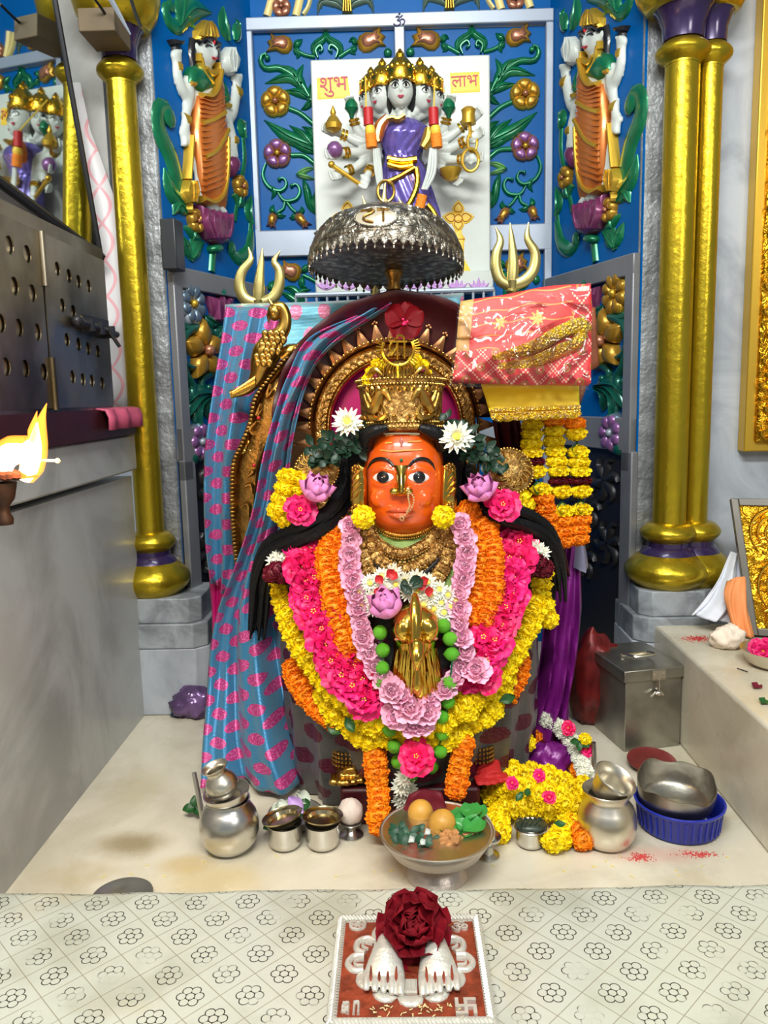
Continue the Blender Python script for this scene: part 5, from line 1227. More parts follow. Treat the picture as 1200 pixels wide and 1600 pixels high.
strand([(588, 820), (605, 832), (628, 837), (655, 833), (688, 816)], [(0, 1, 27, .0040, 'b'), (5, 1, 34, .002, 'b')], m=m_brass, off=.016)
strand([(576, 826), (592, 850), (628, 866), (668, 848), (692, 822)], [(0, 1.1, 19, .008, 'o'), (-8, 1, 40, .0024, 'b'), (8, 1, 40, .0026, 'b'), (13, 1, 30, .0032, 'b')])
strand([(572, 836), (590, 872), (628, 892), (672, 872), (700, 832)], [(0, 1.2, 21, .009, 'o'), (-9, 1, 44, .0024, 'b'), (10, 1, 40, .0028, 'b'), (15, 1, 30, .003, 'b')])
strand([(556, 826), (564, 860), (576, 892), (594, 916)], [(0, 1.5, 8, .0085, 'q'), (-11, 1, 22, .0026, 'b'), (11, 1, 22, .0026, 'b')], 'long_necklace')
strand([(712, 826), (702, 862), (690, 892), (676, 912)], [(0, 1.5, 8, .0085, 'q'), (-11, 1, 22, .0026, 'b'), (11, 1, 22, .0026, 'b')], 'long_necklace')
a = MB()
for l in ([(566, 826), (584, 876), (612, 908)], [(702, 826), (686, 872), (650, 908)]): a.tube([hit(x, y, .016) for x, y in l], .004, 8, 16)
a.build('black_cord', m_black, idol)
# round filigree ornaments, feet, footstool
for x, y, s, lab in ((495, 735, -1, 'round gold filigree ornament beside the lotus on the veil side'), (798, 735, 1, 'round gold filigree ornament beside the lotus below the leafy sprig')):
    t = thing('filigree_disc', lab, 'ornament', tuple(P(x, y, 1.405))); a = MB(); a.M = frame(P(x, y, 1.405), V((s*.25, -1, .45)))
    a.M = a.M @ SCL(1.15); a.lathe([(.001, .014), (.014, .013), (.026, .009), (.034, .004), (.036, 0), (.033, -.004)], 40); a.build('disc', m_fil, t)
    b2 = MB(); b2.M = a.M
    for i in range(44): b2.ell((.036*cos(i*.1428), .036*sin(i*.1428), .001), .0022, n=6)
    for i in range(16): b2.stroke([(.012*cos(i*.393), .012*sin(i*.393)), (.022*cos(i*.393+.1), .022*sin(i*.393+.1)), (.03*cos(i*.393-.1), .03*sin(i*.393-.1))], [.001, .003, .001], .014, k=8)
    b2.build('bead_rim', m_brass, t)
a = MB(); c = PZ(640, 1236, 0); a.box((c.x, 1.375, .034), (.245, .13, .068)); o = bev(a.build('footstool', m_maroon), .006); tag(o, 'low maroon covered footstool under the deity feet', 'footstool')
def foot(x, y, Y, rz, m, par_name, fl=1.):
    c = P(x, y, Y); a = MB(); a.M = TR((c.x, c.y, .0685)) @ RZ(rz) @ SCL(1, 1, fl)
    a.tube([(0, .07, .035), (0, .03, .03), (0, -.02, .017), (0, -.045, .012)], [.022, .026, .030, .022], 14, 16, flat=.7)
    for k in range(5): a.tube([(-.024+.012*k, -.035, .012), (-.025+.0125*k, -.055-.006*(k in (1, 2))-.004*(k == 0), .010), (-.025+.0125*k, -.066+.004*abs(k-1.5), .007)], [.0075, .0072, .005], 8)
    return fuse(a.build(par_name, m, idol), .0025, 2)
foot(545, 1196, 1.372, 0, m_brass, 'foot'); foot(757, 1194, 1.372, 10, mat('vermilion_powder', sr(186, 30, 28), .7, bs=200, bd=.002), 'foot', .7)
for x, y in ((548, 1182), (742, 1176)):
    a = MB(); c = P(x, y, 1.35)
    for r_ in range(4):
        for k in range(15): t = pi+pi*k/14; a.ell(c+V((.032*cos(t), .02*sin(t), -.010+.008*r_)), .0032, n=6)
    a.build('anklet', m_brassd, idol)
# ---------------------------------------------------------------- flowers and garlands
def fmat(c, t, size, squash=1., face_=None, r=RN, jit=10):       # flower frame: z towards the viewer, x along the string
    z = (face_ or (CP-c)).normalized(); z = (z+V((r.uniform(-.1, .1), 0, .15+r.uniform(-.1, .1)))).normalized()
    m = frame(c, z, t); return m @ RX(r.uniform(-jit, jit)) @ SCL(size*squash, size, size)
def garland(label, path, protos, n, size, off=.02, squash=.62, name='garland', part='marigold', group=None, pts=None, width=None, wj=0, par=None, core=None, mats=None):
    P3 = pts or cr([hit(x, y, off) for x, y in path], n)
    g_ = par or thing(name, label, 'garland', tuple(P3[len(P3)//2]), group)
    n = len(P3)
    for i, p in enumerate(P3):
        t = (P3[min(i+1, n-1)]-P3[max(i-1, 0)]).normalized(); side = t.cross((CP-p).normalized())
        offs = width if width else [0]
        for k in offs:
            q = p+side*(k+RN.uniform(-wj, wj)); s = size*RN.uniform(.92, 1.08)
            m = fmat(q, t, s, squash if squash < 1 else 1.)
            if squash >= 1: m = m @ RX(RN.uniform(-16, 16)) @ RY(RN.uniform(-16, 16)) @ RZ(RN.uniform(0, 360))
            o = inst(part, protos[i % len(protos)], g_, m)
            if core: inst('flower_core', core_me, o, None or Matrix()) if False else None
    return g_
def spl(l, n): return [hit(x, y, .0) for x, y in l]
yo = garland('outer yellow marigold garland curving from both shoulders down to the lime string', [(434, 892), (443, 930), (452, 965), (468, 1002), (492, 1040), (520, 1072), (552, 1100), (590, 1122), (640, 1134), (692, 1122), (735, 1094), (772, 1058), (800, 1018), (822, 978), (838, 935), (846, 895)], mg_y, 44, .0265, .030, .72)
yi = garland('lower yellow marigold garland hanging beneath the outer one above the feet', [(505, 1088), (528, 1120), (552, 1142), (580, 1156), (612, 1150), (650, 1148), (690, 1150), (722, 1142), (750, 1120), (775, 1088), (790, 1060)], mg_y, 22, .023, .022, .9, wj=.006)
garland('', [(560, 1128), (585, 1136), (610, 1132)], mg_y, 5, .022, .036, .9, par=yi, wj=.006); garland('', [(690, 1130), (718, 1116), (742, 1100)], mg_y, 5, .022, .036, .9, par=yi, wj=.006)
for x, y in ((858, 967), (852, 945)): inst('marigold', mg_y[0], yo, fmat(P(x, y, 1.44), V((1, 0, 0)), .020))
for x, y, q in ((780, 1096, 200), (510, 1132, 150), (540, 1120, 120)): inst('leaf', leaf_me, yi, frame(hit(x, y, .05), V((0, -1, .3)), V((0, 0, 1))) @ RZ(q) @ SCL(.03))
og = garland('broad orange marigold garland between the hot pink and pale pink flowers, veil side', [(536, 816), (524, 850), (522, 890), (528, 930), (538, 968), (546, 1000), (552, 1030)], mg_o, 22, .0225, .028, .7, width=[-.013, .012], wj=.003)
og2 = garland('broad orange marigold garland between the hot pink and pale pink flowers, packet side', [(722, 808), (746, 822), (757, 860), (758, 900), (754, 935), (746, 970)], mg_o, 20, .0225, .028, .7, width=[-.013, .012], wj=.003)
garland('orange marigold string peeping out below the yellow garland by the veil', [(466, 1038), (474, 1062), (490, 1085), (510, 1104), (528, 1118)], mg_o, 12, .024, .010, .75, width=[-.012, .010])
garland('orange marigold string peeping out below the yellow garland by the purple cloth', [(812, 1030), (806, 1060), (792, 1088)], mg_o, 7, .022, .006, .75)
hp = garland('hot pink flower garland falling from the shoulder on the veil side', [(478, 840), (478, 872), (485, 905), (494, 938), (505, 970), (518, 1000), (532, 1030), (552, 1058), (580, 1085)], hot, 12, .032, .040, 1., part='hibiscus', width=[-.010, .012], wj=.004)
hp2 = garland('hot pink flower garland falling from the shoulder on the packet side', [(800, 826), (808, 856), (800, 890), (792, 925), (780, 960), (766, 995), (752, 1025), (744, 1055)], hot, 10, .032, .040, 1., part='hibiscus', width=[-.010, .012], wj=.004)
lp = garland('pale pink rose garland hanging in a long loop around the brass rooster head', [(548, 822), (548, 850), (546, 880), (550, 908), (558, 940), (564, 968), (568, 995), (576, 1022), (590, 1052), (612, 1078), (636, 1098), (664, 1092), (690, 1082), (712, 1062), (724, 1030), (722, 1000), (718, 970), (716, 940), (722, 905), (728, 872), (726, 845), (720, 820)], rose_l, 29, .0225, .046, 1., part='pale_rose')
for x, y, s in ((640, 1106, .030), (618, 1118, .026), (668, 1112, .025), (645, 1132, .025), (628, 1090, .022), (660, 1130, .022), (744, 1048, .028), (612, 1078, .024)):
    inst('pale_rose', rose_l[int(x) % 2], lp, fmat(hit(x, y, .060), V((1, 0, 0)), s) @ RZ(x*13))
lg = thing('lime_garland', 'string of green limes with one pink flower at its lowest point', 'garland', tuple(hit(645, 1150, .05)))
LM = [(594, 988), (598, 1016), (597, 1044), (693, 978), (703, 998), (706, 1022), (702, 1068), (598, 1068), (601, 1113), (609, 1140), (616, 1166), (622, 1190), (690, 1120), (691, 1146), (688, 1174), (674, 1198), (642, 1212), (700, 1096)]
for x, y in LM: inst('lime', lime_me, lg, TR(hit(x, y, .048)) @ RZ(x*7) @ RX(RN.uniform(60, 120)) @ SCL(.0125))
a = MB(); a.tube([hit(x, y, .046) for x, y in ((594, 980), (598, 1044), (600, 1113), (616, 1166), (642, 1212), (674, 1198), (691, 1146), (703, 1068), (706, 1010), (693, 975))], .0016, 6, 60); a.build('thread', m_green, lg)
inst('hibiscus', hot[0], lg, fmat(hit(650, 1184, .075), V((1, 0, 0)), .031))
a = MB(); 
wt = thing('white_flower_tuft', 'white flower tuft hanging under the lime string above the fruit bowl', 'flower', tuple(hit(632, 1228, .03)))
for dx, dy in ((0, -12), (-6, 2), (6, 4), (0, 14), (-5, 22)): inst('chrysanthemum', chrys[0], wt, fmat(hit(632+dx, 1228+dy, .055), V((1, 0, 0)), .017))
cg = thing('white_chrysanthemum_garland', 'short white chrysanthemum garland with red petals across the chest', 'garland', tuple(hit(635, 920, .04)))
for x, y in ((560, 926), (566, 946), (578, 912), (584, 934), (596, 902), (600, 922), (614, 895), (618, 914), (632, 908), (650, 904), (652, 924), (668, 910), (672, 930), (686, 922), (690, 942), (700, 930), (704, 948), (678, 952), (694, 958), (662, 944), (582, 950), (712, 938), (606, 936), (640, 926)):
    o = inst('chrysanthemum', chrys[(x+y) % 2], cg, fmat(hit(x, y, .044), V((1, 0, 0)), .0165) @ RZ(x*17)); c_ = core_me; k = inst('flower_core', c_, cg, o.matrix_local if False else fmat(hit(x, y, .046), V((1, 0, 0)), .0165))
    
a = MB(); rr = random.Random(2)
for x, y in ((604, 902), (598, 912), (594, 918), (654, 910), (666, 912), (670, 932), (608, 896)): 
    a.petal(frame(hit(x, y, .062), V((rr.uniform(-.4, .4), -1, .3)), V((rr.uniform(-1, 1), 0, rr.uniform(-1, 1)))), .018, .008, .3, .6)
a.build('red_petal', m_red, cg)
a = MB()
for x, y in ((632, 905), (640, 912), (628, 915), (645, 918)): a.petal(frame(hit(x, y, .062), V((0, -1, .3)), V((x-636, 0, 905-y))), .022, .008, .3, .4)
a.build('green_leaf', m_leafd, cg)
# lotus flowers
def lotus(label, c, size, axis, roll=0, open_=1.):
    t = thing('lotus_flower', label, 'flower', tuple(c)); M0 = frame(c, axis) @ RZ(roll)
    for L, (n, ln, wd, tl, r0, z0, cu) in enumerate(((6, 1.15, .44, 14+30*(1-open_), .05, -.25, 1.0), (6, 1.15, .46, 40+20*(1-open_), .08, -.25, .9), (5, 1.05, .42, 66, .08, -.22, .7))):
        a = MB()
        for i in range(n): a.petal(M0 @ SCL(size) @ RZ(360/n*i+L*33) @ TR((0, r0, z0)) @ RX(tl), ln, wd, .5, cu, .42, 0, 6, 8, i, .45, 1.0)
        for i in range(n): pass
        a.build('petal_ring', m_lotus, t, 80)
    a = MB(); a.M = M0 @ SCL(size); a.ell((0, 0, .05), .22, .22, .2, 12); a.build('seed_head', m_ycore, t)
    return t
lotus('large pink lotus half open on the chest beside the brass rooster head', hit(606, 952, .066), .050, V((-.2, -.75, .8)), 20, .5)
lotus('pink lotus on the shoulder beside the veil, in front of a filigree ornament', P(492, 772, 1.365), .045, V((.3, -.65, .75)), 10, .7)
lotus('pink lotus on the shoulder below the leafy sprig, petals drooping', P(753, 770, 1.365), .042, V((-.3, -.65, .75)), 40, .9)
for x, y, Y, s, lab in ((470, 798, 1.36, .028, 'hot pink flower under the lotus on the veil side shoulder'), (786, 790, 1.365, .030, 'hot pink flower under the lotus beside the yellow shoulder garland')):
    tag(inst('hibiscus', hot[1], None, fmat(P(x, y, Y), V((1, 0, 0)), s)), lab, 'flower'); 
a_ = [P(x, y, 1.40) for x, y in ((460, 748), (456, 766), (450, 784), (445, 800), (438, 808))]; garland('short yellow marigold string on the shoulder next to the veil', None, mg_y, 0, .024, pts=a_, squash=.66, width=[-.009, .008])
a_ = [P(x, y, 1.41) for x, y in ((788, 742), (793, 756), (799, 769), (806, 782), (812, 795))]; garland('short yellow marigold string on the shoulder next to the hanging flower strands', None, mg_y, 0, .024, pts=a_, squash=.66, width=[-.008, .008])
for x, lab in ((568, 'yellow marigold under the ear ornament nearest the veil'), (693, 'yellow marigold under the ear ornament nearest the packet')): tag(inst('marigold', mg_y[0], None, fmat(P(x, 808, 1.345), V((1, 0, 0)), .0215)), lab, 'flower')
for l, lab in ([(592, 572), (584, 584), (578, 596)], 'yellow marigolds tucked behind the crown on the veil side'), ([(648, 566), (657, 574), (663, 588)], 'yellow marigolds tucked behind the crown on the packet side'):
    g_ = garland(lab, None, mg_y, 0, .017, pts=[P(x, y, 1.385) for x, y in l], squash=.8)
    a = MB(); a.ell(P(l[1][0]+3, l[1][1]+4, 1.366), .005); a.build('maroon_bud', m_dred, g_)
# red hibiscus above the crown
rh = thing('red_hibiscus', 'large dark red hibiscus pinned at the top of the maroon veil', 'flower', tuple(P(632, 500, 1.52)))
rhm = mesh_only(layered([(5, 1, .62, 20, .05, 0, .2, -.3, .15)], 4, nu=5, nv=5), 'corolla', mat('red_hibiscus_petals', sr(118, 0, 14), .6, spec=.2, var=.2, vs=40), 70)
inst('corolla', rhm, rh, frame(P(632, 503, 1.53), V((.1, -1, .15))) @ SCL(.036)); a = MB(); c = P(632, 505, 1.52); a.tube([c, c+V((0, -.03, -.002))], .0035, 8); 
for k in range(12): a.ell(c+V((.005*cos(k*2.1), -.022-.0012*k, .005*sin(k*2.1))), .0022, n=6)
a.build('stamen', m_hot, rh)
# white flowers and leaf sprigs in the hair
for x, y, Y, s, lab in ((543, 660, 1.37, .026, 'white chrysanthemum in the hair on the veil side'), (713, 684, 1.36, .029, 'white chrysanthemum in the hair on the packet side')):
    t = thing('white_chrysanthemum', lab, 'flower', tuple(P(x, y, Y))); m = fmat(P(x, y, Y), V((1, 0, 0)), s); inst('corolla', chrys[0], t, m); inst('flower_core', core_me, t, m)
def sprig(label, pts, seed, n=34, m=m_leafd):
    t = thing('leafy_sprig', label, 'sprig', tuple(pts[0])); r = random.Random(seed); path = cr(pts, n); a = MB()
    for i, p in enumerate(path):
        d = V((r.uniform(-1, 1), r.uniform(-1, .1), r.uniform(-.8, 1))).normalized(); q = p+V((r.uniform(-.012, .012), r.uniform(-.012, .006), r.uniform(-.018, .018)))
        a.M = frame(q, V((r.uniform(-.6, .6), -1, r.uniform(-.2, .9))), d); a.petal(Matrix(), r.uniform(.016, .026), r.uniform(.006, .009), .3, .5, .5, .1, 2, 4, i, .15)
    a.M = Matrix(); a.build('leaf', m, t, 70); b2 = MB(); b2.tube(pts, .002, 6, 20); b2.build('stem', m_leafd, t)
    return t
sprig('dark leafy sprig in the hair below the white chrysanthemum, veil side', [P(565, 684, 1.385), P(540, 694, 1.375), (P(515, 704, 1.37)), P(488, 712, 1.38)], 3, 60)
sprig('dark leafy sprig in the hair below the white chrysanthemum, packet side', [P(700, 664, 1.385), P(725, 690, 1.37), P(748, 708, 1.365), P(775, 722, 1.37)], 8, 80)
for x, y, s, lab1, lab2 in ((437, 872, -1, 'white flower tuft on the shoulder above the dark red rose, veil side', 'dark red rose on the shoulder at the top end of the yellow garland, veil side'), (838, 862, 1, 'white flower tuft on the shoulder above the dark red rose, strand side', 'dark red rose on the shoulder at the top end of the yellow garland, strand side')):
    t = thing('white_flower_tuft', lab1, 'flower', tuple(P(x, y, 1.40)))
    for dx, dy in ((-8, 4), (0, -4), (8, 2), (4, 8)): inst('chrysanthemum', chrys[1], t, fmat(P(x+dx, y+dy, 1.395), V((1, 0, 0)), .016))
    t = thing('dark_red_rose', lab2, 'flower', tuple(P(x+s*3, y+24, 1.39)))
    for dx, dy in ((-8, 0), (8, 2), (0, -6)): inst('petal_tuft', mg_r[0], t, fmat(P(x+s*3+dx, y+24+dy, 1.39), V((1, 0, 0)), .020))
# hanging strands below the yellow cloth
def strand_g(label, xs, y0, y1, Y, n, cols, seed):
    t = thing('hanging_flower_strand', label, 'garland', tuple(P(xs[0], y0, Y)), 'marigold strands hanging below the yellow cloth'); r = random.Random(seed)
    for i in range(n):
        k = i/(n-1); x = lerpl(xs, k); c = P(x, y0+(y1-y0)*k, Y); cc_ = cols[min(int(k*len(cols)), len(cols)-1)] if isinstance(cols, str) and False else cols[i % len(cols)] if n > len(cols) else cols[i]
        if cc_ == 'l':
            for s in (-1, 1): inst('leaf', leaf_me, t, frame(c, V((0, -1, .4)), V((0, 0, 1))) @ RZ(s*80) @ SCL(.03))
            continue
        pr = {'y': mg_y, 'o': mg_o, 'm': mg_r}[cc_][i % (1 if cc_ == 'm' else 2)]
        inst({'m': 'rose_tuft'}.get(cc_, 'marigold'), pr, t, frame(c, V((r.uniform(-.1, .1), -1, .2)), V((0, 0, 1))) @ SCL(.0150, .0225, .0215) if cc_ != 'm' else frame(c, V((0, -1, .2)), V((0, 0, 1))) @ SCL(.010, .024, .022))
strand_g('marigold strand nearest the deity, ending in orange flowers', [832, 830, 836, 846, 854, 862], 664, 838, 1.50, 13, 'yyyymylyooooo', 1)
strand_g('middle marigold strand with a dark red band low down', [864, 866, 872, 878, 880, 882], 658, 846, 1.505, 13, 'oyyyyymylyooo', 2)
strand_g('outermost marigold strand with leaves sticking out, beside the carved vase', [898, 902, 906, 908, 908, 904], 662, 842, 1.51, 13, 'oylyyymylyooo', 3)
# garlands on the floor
def floorpath(l, n, z0=.02): return cr([PZ(x, y, z) for x, y, z in l], n)
o = garland('heap of yellow marigold garlands on the floor between fruit bowl and lidded silver pot', None, mg_y, 0, .0225, pts=floorpath([(766, 1244, .03), (800, 1212, .06), (840, 1210, .06), (880, 1222, .055), (912, 1240, .05), (915, 1262, .04), (870, 1262, .035), (820, 1256, .04), (784, 1262, .03), (772, 1282, .02), (786, 1300, .018)], 30), squash=.8, wj=.008)
garland('', None, mg_y, 0, .022, pts=floorpath([(775, 1228, .05), (812, 1230, .065), (852, 1240, .06), (890, 1252, .05), (905, 1280, .025), (876, 1300, .02), (868, 1318, .018)], 16), squash=.8, wj=.008, par=o)
for x, y, z, m in ((842, 1212, .085, 0), (858, 1246, .085, 1), (800, 1224, .09, 0)): inst('pink_petal_flower', hot[m], o, fmat(PZ(x, y, z), V((1, 0, 0)), .011))
for x, y in ((825, 1232), (806, 1252), (884, 1288)): inst('leaf', leaf_me, o, frame(PZ(x, y, .08), V((0, -.6, 1)), V((0, 1, 0))) @ RZ(x*11) @ SCL(.02))
garland('orange marigolds lying at the end of the yellow heap by the steel pot', None, mg_o, 0, .022, pts=floorpath([(890, 1290, .02), (905, 1300, .02), (912, 1312, .018)], 3), squash=.85)
o = garland('orange marigold string on the floor under the purple cloth behind the yellow heap', None, mg_o, 0, .021, pts=floorpath([(775, 1182, .05), (800, 1168, .06), (822, 1165, .06), (846, 1150, .06), (876, 1160, .04), (892, 1182, .03), (905, 1204, .03)], 14), squash=.85, wj=.008)
for x, y in ((824, 1160), (788, 1150)): inst('marigold', mg_y[0], o, fmat(PZ(x, y, .09), V((1, 0, 0)), .018))
o = garland('dark red flower string lying behind the yellow heap', None, mg_r, 0, .02, pts=floorpath([(780, 1150, .07), (800, 1142, .08), (830, 1140, .06), (850, 1168, .05)], 8), squash=.85, wj=.008)
w_ = thing('white_flower_string', 'thick string of white flowers curving over the floor garlands with red and green tips', 'garland', tuple(PZ(880, 1165, .04)))
pw = cr([PZ(820, 1110, .10), PZ(850, 1122, .10), PZ(878, 1140, .09), PZ(896, 1162, .07), PZ(908, 1190, .05), PZ(916, 1212, .04)], 30)
for i, p in enumerate(pw):
    for k in range(3): t = k*2.1+i*1.3; inst('white_bud', chrys[k % 2], w_, frame(p+V((.008*cos(t), -.004, .008*sin(t))), V((cos(t), -.8, sin(t)+.4))) @ SCL(.0105))
for x, y, mm_, z in ((818, 1110, 'y', .11), (888, 1138, 'r', .10), (905, 1158, 'g', .09), (914, 1156, 'y', .09), (916, 1172, 'r', .07)):
    if mm_ == 'g': [inst('leaf', leaf_me, w_, frame(PZ(x, y, z), V((.2, -1, .6)), V((0, 0, 1))) @ RZ(q*70) @ SCL(.022)) for q in range(3)]
    else: inst('tip_flower', mg_y[0] if mm_ == 'y' else hot[0], w_, fmat(PZ(x, y, z), V((1, 0, 0)), .014))
garland('orange marigold string hanging down to the floor behind the fruit bowl, veil side', None, mg_o, 0, .0225, pts=cr([P(585, 1178, 1.30), P(588, 1206, 1.29), P(590, 1232, 1.28), P(592, 1254, 1.26), P(590, 1274, 1.245), P(594, 1290, 1.24)], 9), squash=.8)
garland('orange marigold string hanging by the red powdered foot', None, mg_o, 0, .022, pts=cr([P(726, 1160, 1.30), P(720, 1185, 1.295), P(716, 1210, 1.285), P(712, 1236, 1.275)], 6), squash=.8)
sp = crumple('purple_bundle', tuple(PZ(856, 1190, .035)), .045, .035, .035, m_purple, 'shiny purple cloth bundle on the floor among the flower strings', 'cloth', 9)
# brass rooster head
lh = thing('brass_rooster_head', 'polished brass rooster head with streaked neck feathers in front of the deity', 'ornament', tuple(hit(650, 1080, .03)))
lc = hit(650, 1010, .045); s_ = S(lc.y)
a = MB(); rows = []
for dy, hw, dp in ((-62, 16, .022), (-48, 34, .034), (-30, 40, .044), (-10, 38, .046), (8, 34, .044), (30, 38, .046), (55, 43, .048), (75, 45, .046), (86, 42, .036)):
    c = lc+V((0, .02, -dy*s_)); rows.append([c+V((hw*s_*cos(t), -dp*sin(t), 0)) for t in [2*pi*i/40 for i in range(40)]])
R2 = [cr([r[j] for r in rows], 40) for j in range(40)]
a.grid([[R2[j][i]+(R2[j][i]-lc-V((0, .02, lc.z*0))).normalized()*(.0022*sin(j*5.1+.2*sin(i*.3))*(i > 18)) for j in range(40)] for i in range(40)], cu=True); a.f.append(tuple(range(39, -1, -1))); a.f.append(tuple(len(a.v)-40+j for j in range(40)))
a.ell(lc+V((0, -.004, 34*s_)), 38*s_, .030, 34*s_, 24)
for s in (-1, 1): a.ell(lc+V((s*19*s_, -.016, 33*s_)), 17*s_, .020, 22*s_, 20)
m_pb = mat('polished_brass', sr(222, 178, 74), .16, 1); lb = fuse(a.build('head', m_pb, lh, 70), .0022, 2)
a = MB(); cm = [(lc+V((0, y, z*s_))) for y, z in ((-.004, 86), (-.014, 78), (-.030, 58), (-.040, 34), (-.044, 12))]
a.tube(cm, [.0035, .0085, .0080, .0075, .007], 14, 24, flat=1.3); a.build('comb', m_pb, lh)
a = MB(); a.tube([lc+V((0, -.030, 22*s_)), lc+V((0, -.052, 10*s_)), lc+V((0, -.064, -4*s_)), lc+V((0, -.062, -18*s_))], [.013, .014, .010, .002], 16, 20); a.build('beak', m_pb, lh)
a = MB(); a.tube([lc+V((0, -.036, -22*s_)), lc+V((0, -.036, -50*s_)), lc+V((0, -.032, -70*s_))], [.003, .006, .009, .003], 12, 16); a.build('wattle', m_pb, lh)
rr = random.Random(4); a = MB()
for i in range(60):
    u = rr.uniform(-.93, .93); y0 = rr.uniform(-5, 40); 
    def sp_(u, dy): hw = (34+max(0, dy)*.16)*s_; return lc+V((u*hw, .02-.048*sqrt(max(0, 1-u*u))-.001, -dy*s_))
    a.tube([sp_(u, y0), sp_(u*1.01+.02*sin(i), y0+18), sp_(u*1.02, min(84, y0+38))], [.0006, .0020, .0006], 5, 8)
a.build('neck_feather', m_pb, lh)
for s in (-1, 1): a = MB(); a.ell(lc+V((s*30*s_, -.026, 20*s_)), .0045, .003, .003, 8); a.build('eye', m_copper, lh)
# ---------------------------------------------------------------- packets beside the arch
g = G('red_bandhani_cloth', sr(214, 52, 58), .5); n = g.node('ShaderNodeUVMap'); u, v, _ = g.xyz(n.outputs[0])
d1 = ((u*22+v*22).fr()-.5).abs(); d2 = ((u*22-v*22).fr()-.5).abs(); dm = d1.gt(.42).max(d2.gt(.42)); dots = ((u*900).sin()*(v*900).sin()).gt(.1)
dd = ((((u+v)*22).fr()-.5)*(((u+v)*22).fr()-.5)+(((u-v)*22).fr()-.5)*(((u-v)*22).fr()-.5)).sqrt(); rg = dd.lt(.22)*dd.gt(.13)
low = v.lt(.052); c1 = g.mix((dm.max(dd.lt(.1)))*dots, sr(218, 58, 62), sr(250, 214, 190)); c1 = g.mix(rg, c1, sr(176, 130, 60)); 
fx = ((u*16+(v*16).fl()*.37).fr()-.5); fy = ((v*16).fr()-.5); fr_ = (fx*fx+fy*fy).sqrt(); star = fr_.lt((fy.op('ARCTAN2', fx)*8).cos()*.05+.15); vine = ((v*48+(u*90).sin()*.1).fr()-.5).abs().lt(.05)
c2 = g.mix(vine, sr(222, 62, 58), sr(226, 150, 80)); c2 = g.mix(star*((g.noise(260, n.outputs[0])).gt(.42)), c2, sr(224, 186, 90)); c2 = g.mix(u.lt(.022), c2, sr(206, 160, 90)); g.col(g.mix(low.max(u.gt(.19)), c2, c1)); m_band = g.m
pk_ = thing('red_cloth_packet', 'folded red tie dyed cloth in clear plastic with gold lace ribbon over the arch', 'packet', tuple(P(810, 600, 1.5)))
def quadgrid(c, nu, nv, f=None):                # c: tl, tr, br, bl
    out = []; uvs = []
    for i in range(nv):
        v_ = i/(nv-1); row = []
        for j in range(nu):
            u_ = j/(nu-1); p = (c[0].lerp(c[1], u_)).lerp(c[3].lerp(c[2], u_), v_)
            if f: p = p+f(u_, v_)
            row.append(p); uvs.append((u_*(c[1]-c[0]).length, (1-v_)*(c[0]-c[3]).length))
        out.append(row)
    return out, uvs
Y0 = 1.44; C = [P(722, 482, Y0+.03), P(917, 449, Y0+.02), P(917, 603, Y0-.01), P(706, 599, Y0-.01)]
a = MB(); gr, uvs = quadgrid(C, 30, 24, lambda u, v: V((0, -.010*sin(pi*min(1, max(0, u)))*sin(pi*v)-.002*sin(9*u+5*v)-.004*(v > .55), 0))); a.grid(gr, uvs=uvs); solid(a.build('folded_cloth', m_band, pk_, 80), .026, -1)
a = MB()
rib = [(772, 566, -.03), (800, 556, -.036), (840, 540, -.042), (875, 520, -.044), (905, 508, -.042), (914, 520, -.034)]
def ribbon(a, l, w_, m_tilt=.4):
    pts = cr([P(x, y, Y0+dy) for x, y, dy in l], 30); rows = []
    for i, p in enumerate(pts): t = (pts[min(29, i+1)]-pts[max(0, i-1)]).normalized(); s = t.cross(V((0, -1, -m_tilt))).normalized(); rows.append([p-s*w_/2, p-s*w_*.2+V((0, -.004, 0)), p+s*w_*.2+V((0, -.004, 0)), p+s*w_/2])
    a.grid(rows)
ribbon(a, rib, .026); ribbon(a, [(778, 578, -.034), (800, 574, -.036), (836, 565, -.040), (875, 548, -.040), (902, 534, -.036), (908, 514, -.034)], .024)
g = G('gold_lace', sr(226, 170, 30), .35, .6); h = g.vor(240, None); g.bump(h, .004, 1); g.col(g.mix(g.noise(180).ss(.4, .6), sr(240, 196, 40), sr(216, 180, 110))); m_lace = g.m
solid(a.build('lace_ribbon', m_lace, pk_, 80), .003, 0)
gp = G('clear_plastic', (1, 1, 1), .05); nt = gp.nt; tr = gp.node('ShaderNodeBsdfTransparent'); gl = gp.node('ShaderNodeBsdfGlossy', Roughness=.08); fz = gp.node('ShaderNodeFresnel', IOR=1.5); mx = gp.node('ShaderNodeMixShader')
bp = gp.node('ShaderNodeBump', Strength=.8, Distance=.03); gp.link(gp.noise(11, None, 1, .4, 2.5), bp.inputs['Height']); gp.link(bp.outputs[0], gl.inputs['Normal']); gp.link(bp.outputs[0], fz.inputs['Normal'])
gp.link((X(gp, fz.outputs[0])*.9+.02), mx.inputs[0]); gp.link(tr.outputs[0], mx.inputs[1]); gp.link(gl.outputs[0], mx.inputs[2]); gp.link(mx.outputs[0], nt.nodes['Material Output'].inputs['Surface']); m_plast = gp.m
Cp = [P(716, 478, Y0-.02), P(921, 446, Y0-.02), P(920, 609, Y0-.046), P(702, 604, Y0-.046)]
a = MB(); gr, uvs = quadgrid(Cp, 24, 20, lambda u, v: V((0, -.022*sin(pi*u)*sin(pi*v)+.003*noise.noise(V((u*5, v*5, 1))), 0))); a.grid(gr); a.build('plastic_wrap', m_plast, pk_, 80)
C2 = [P(900, 478, 1.50), P(926, 482, 1.50), P(932, 572, 1.50), P(905, 588, 1.50)]
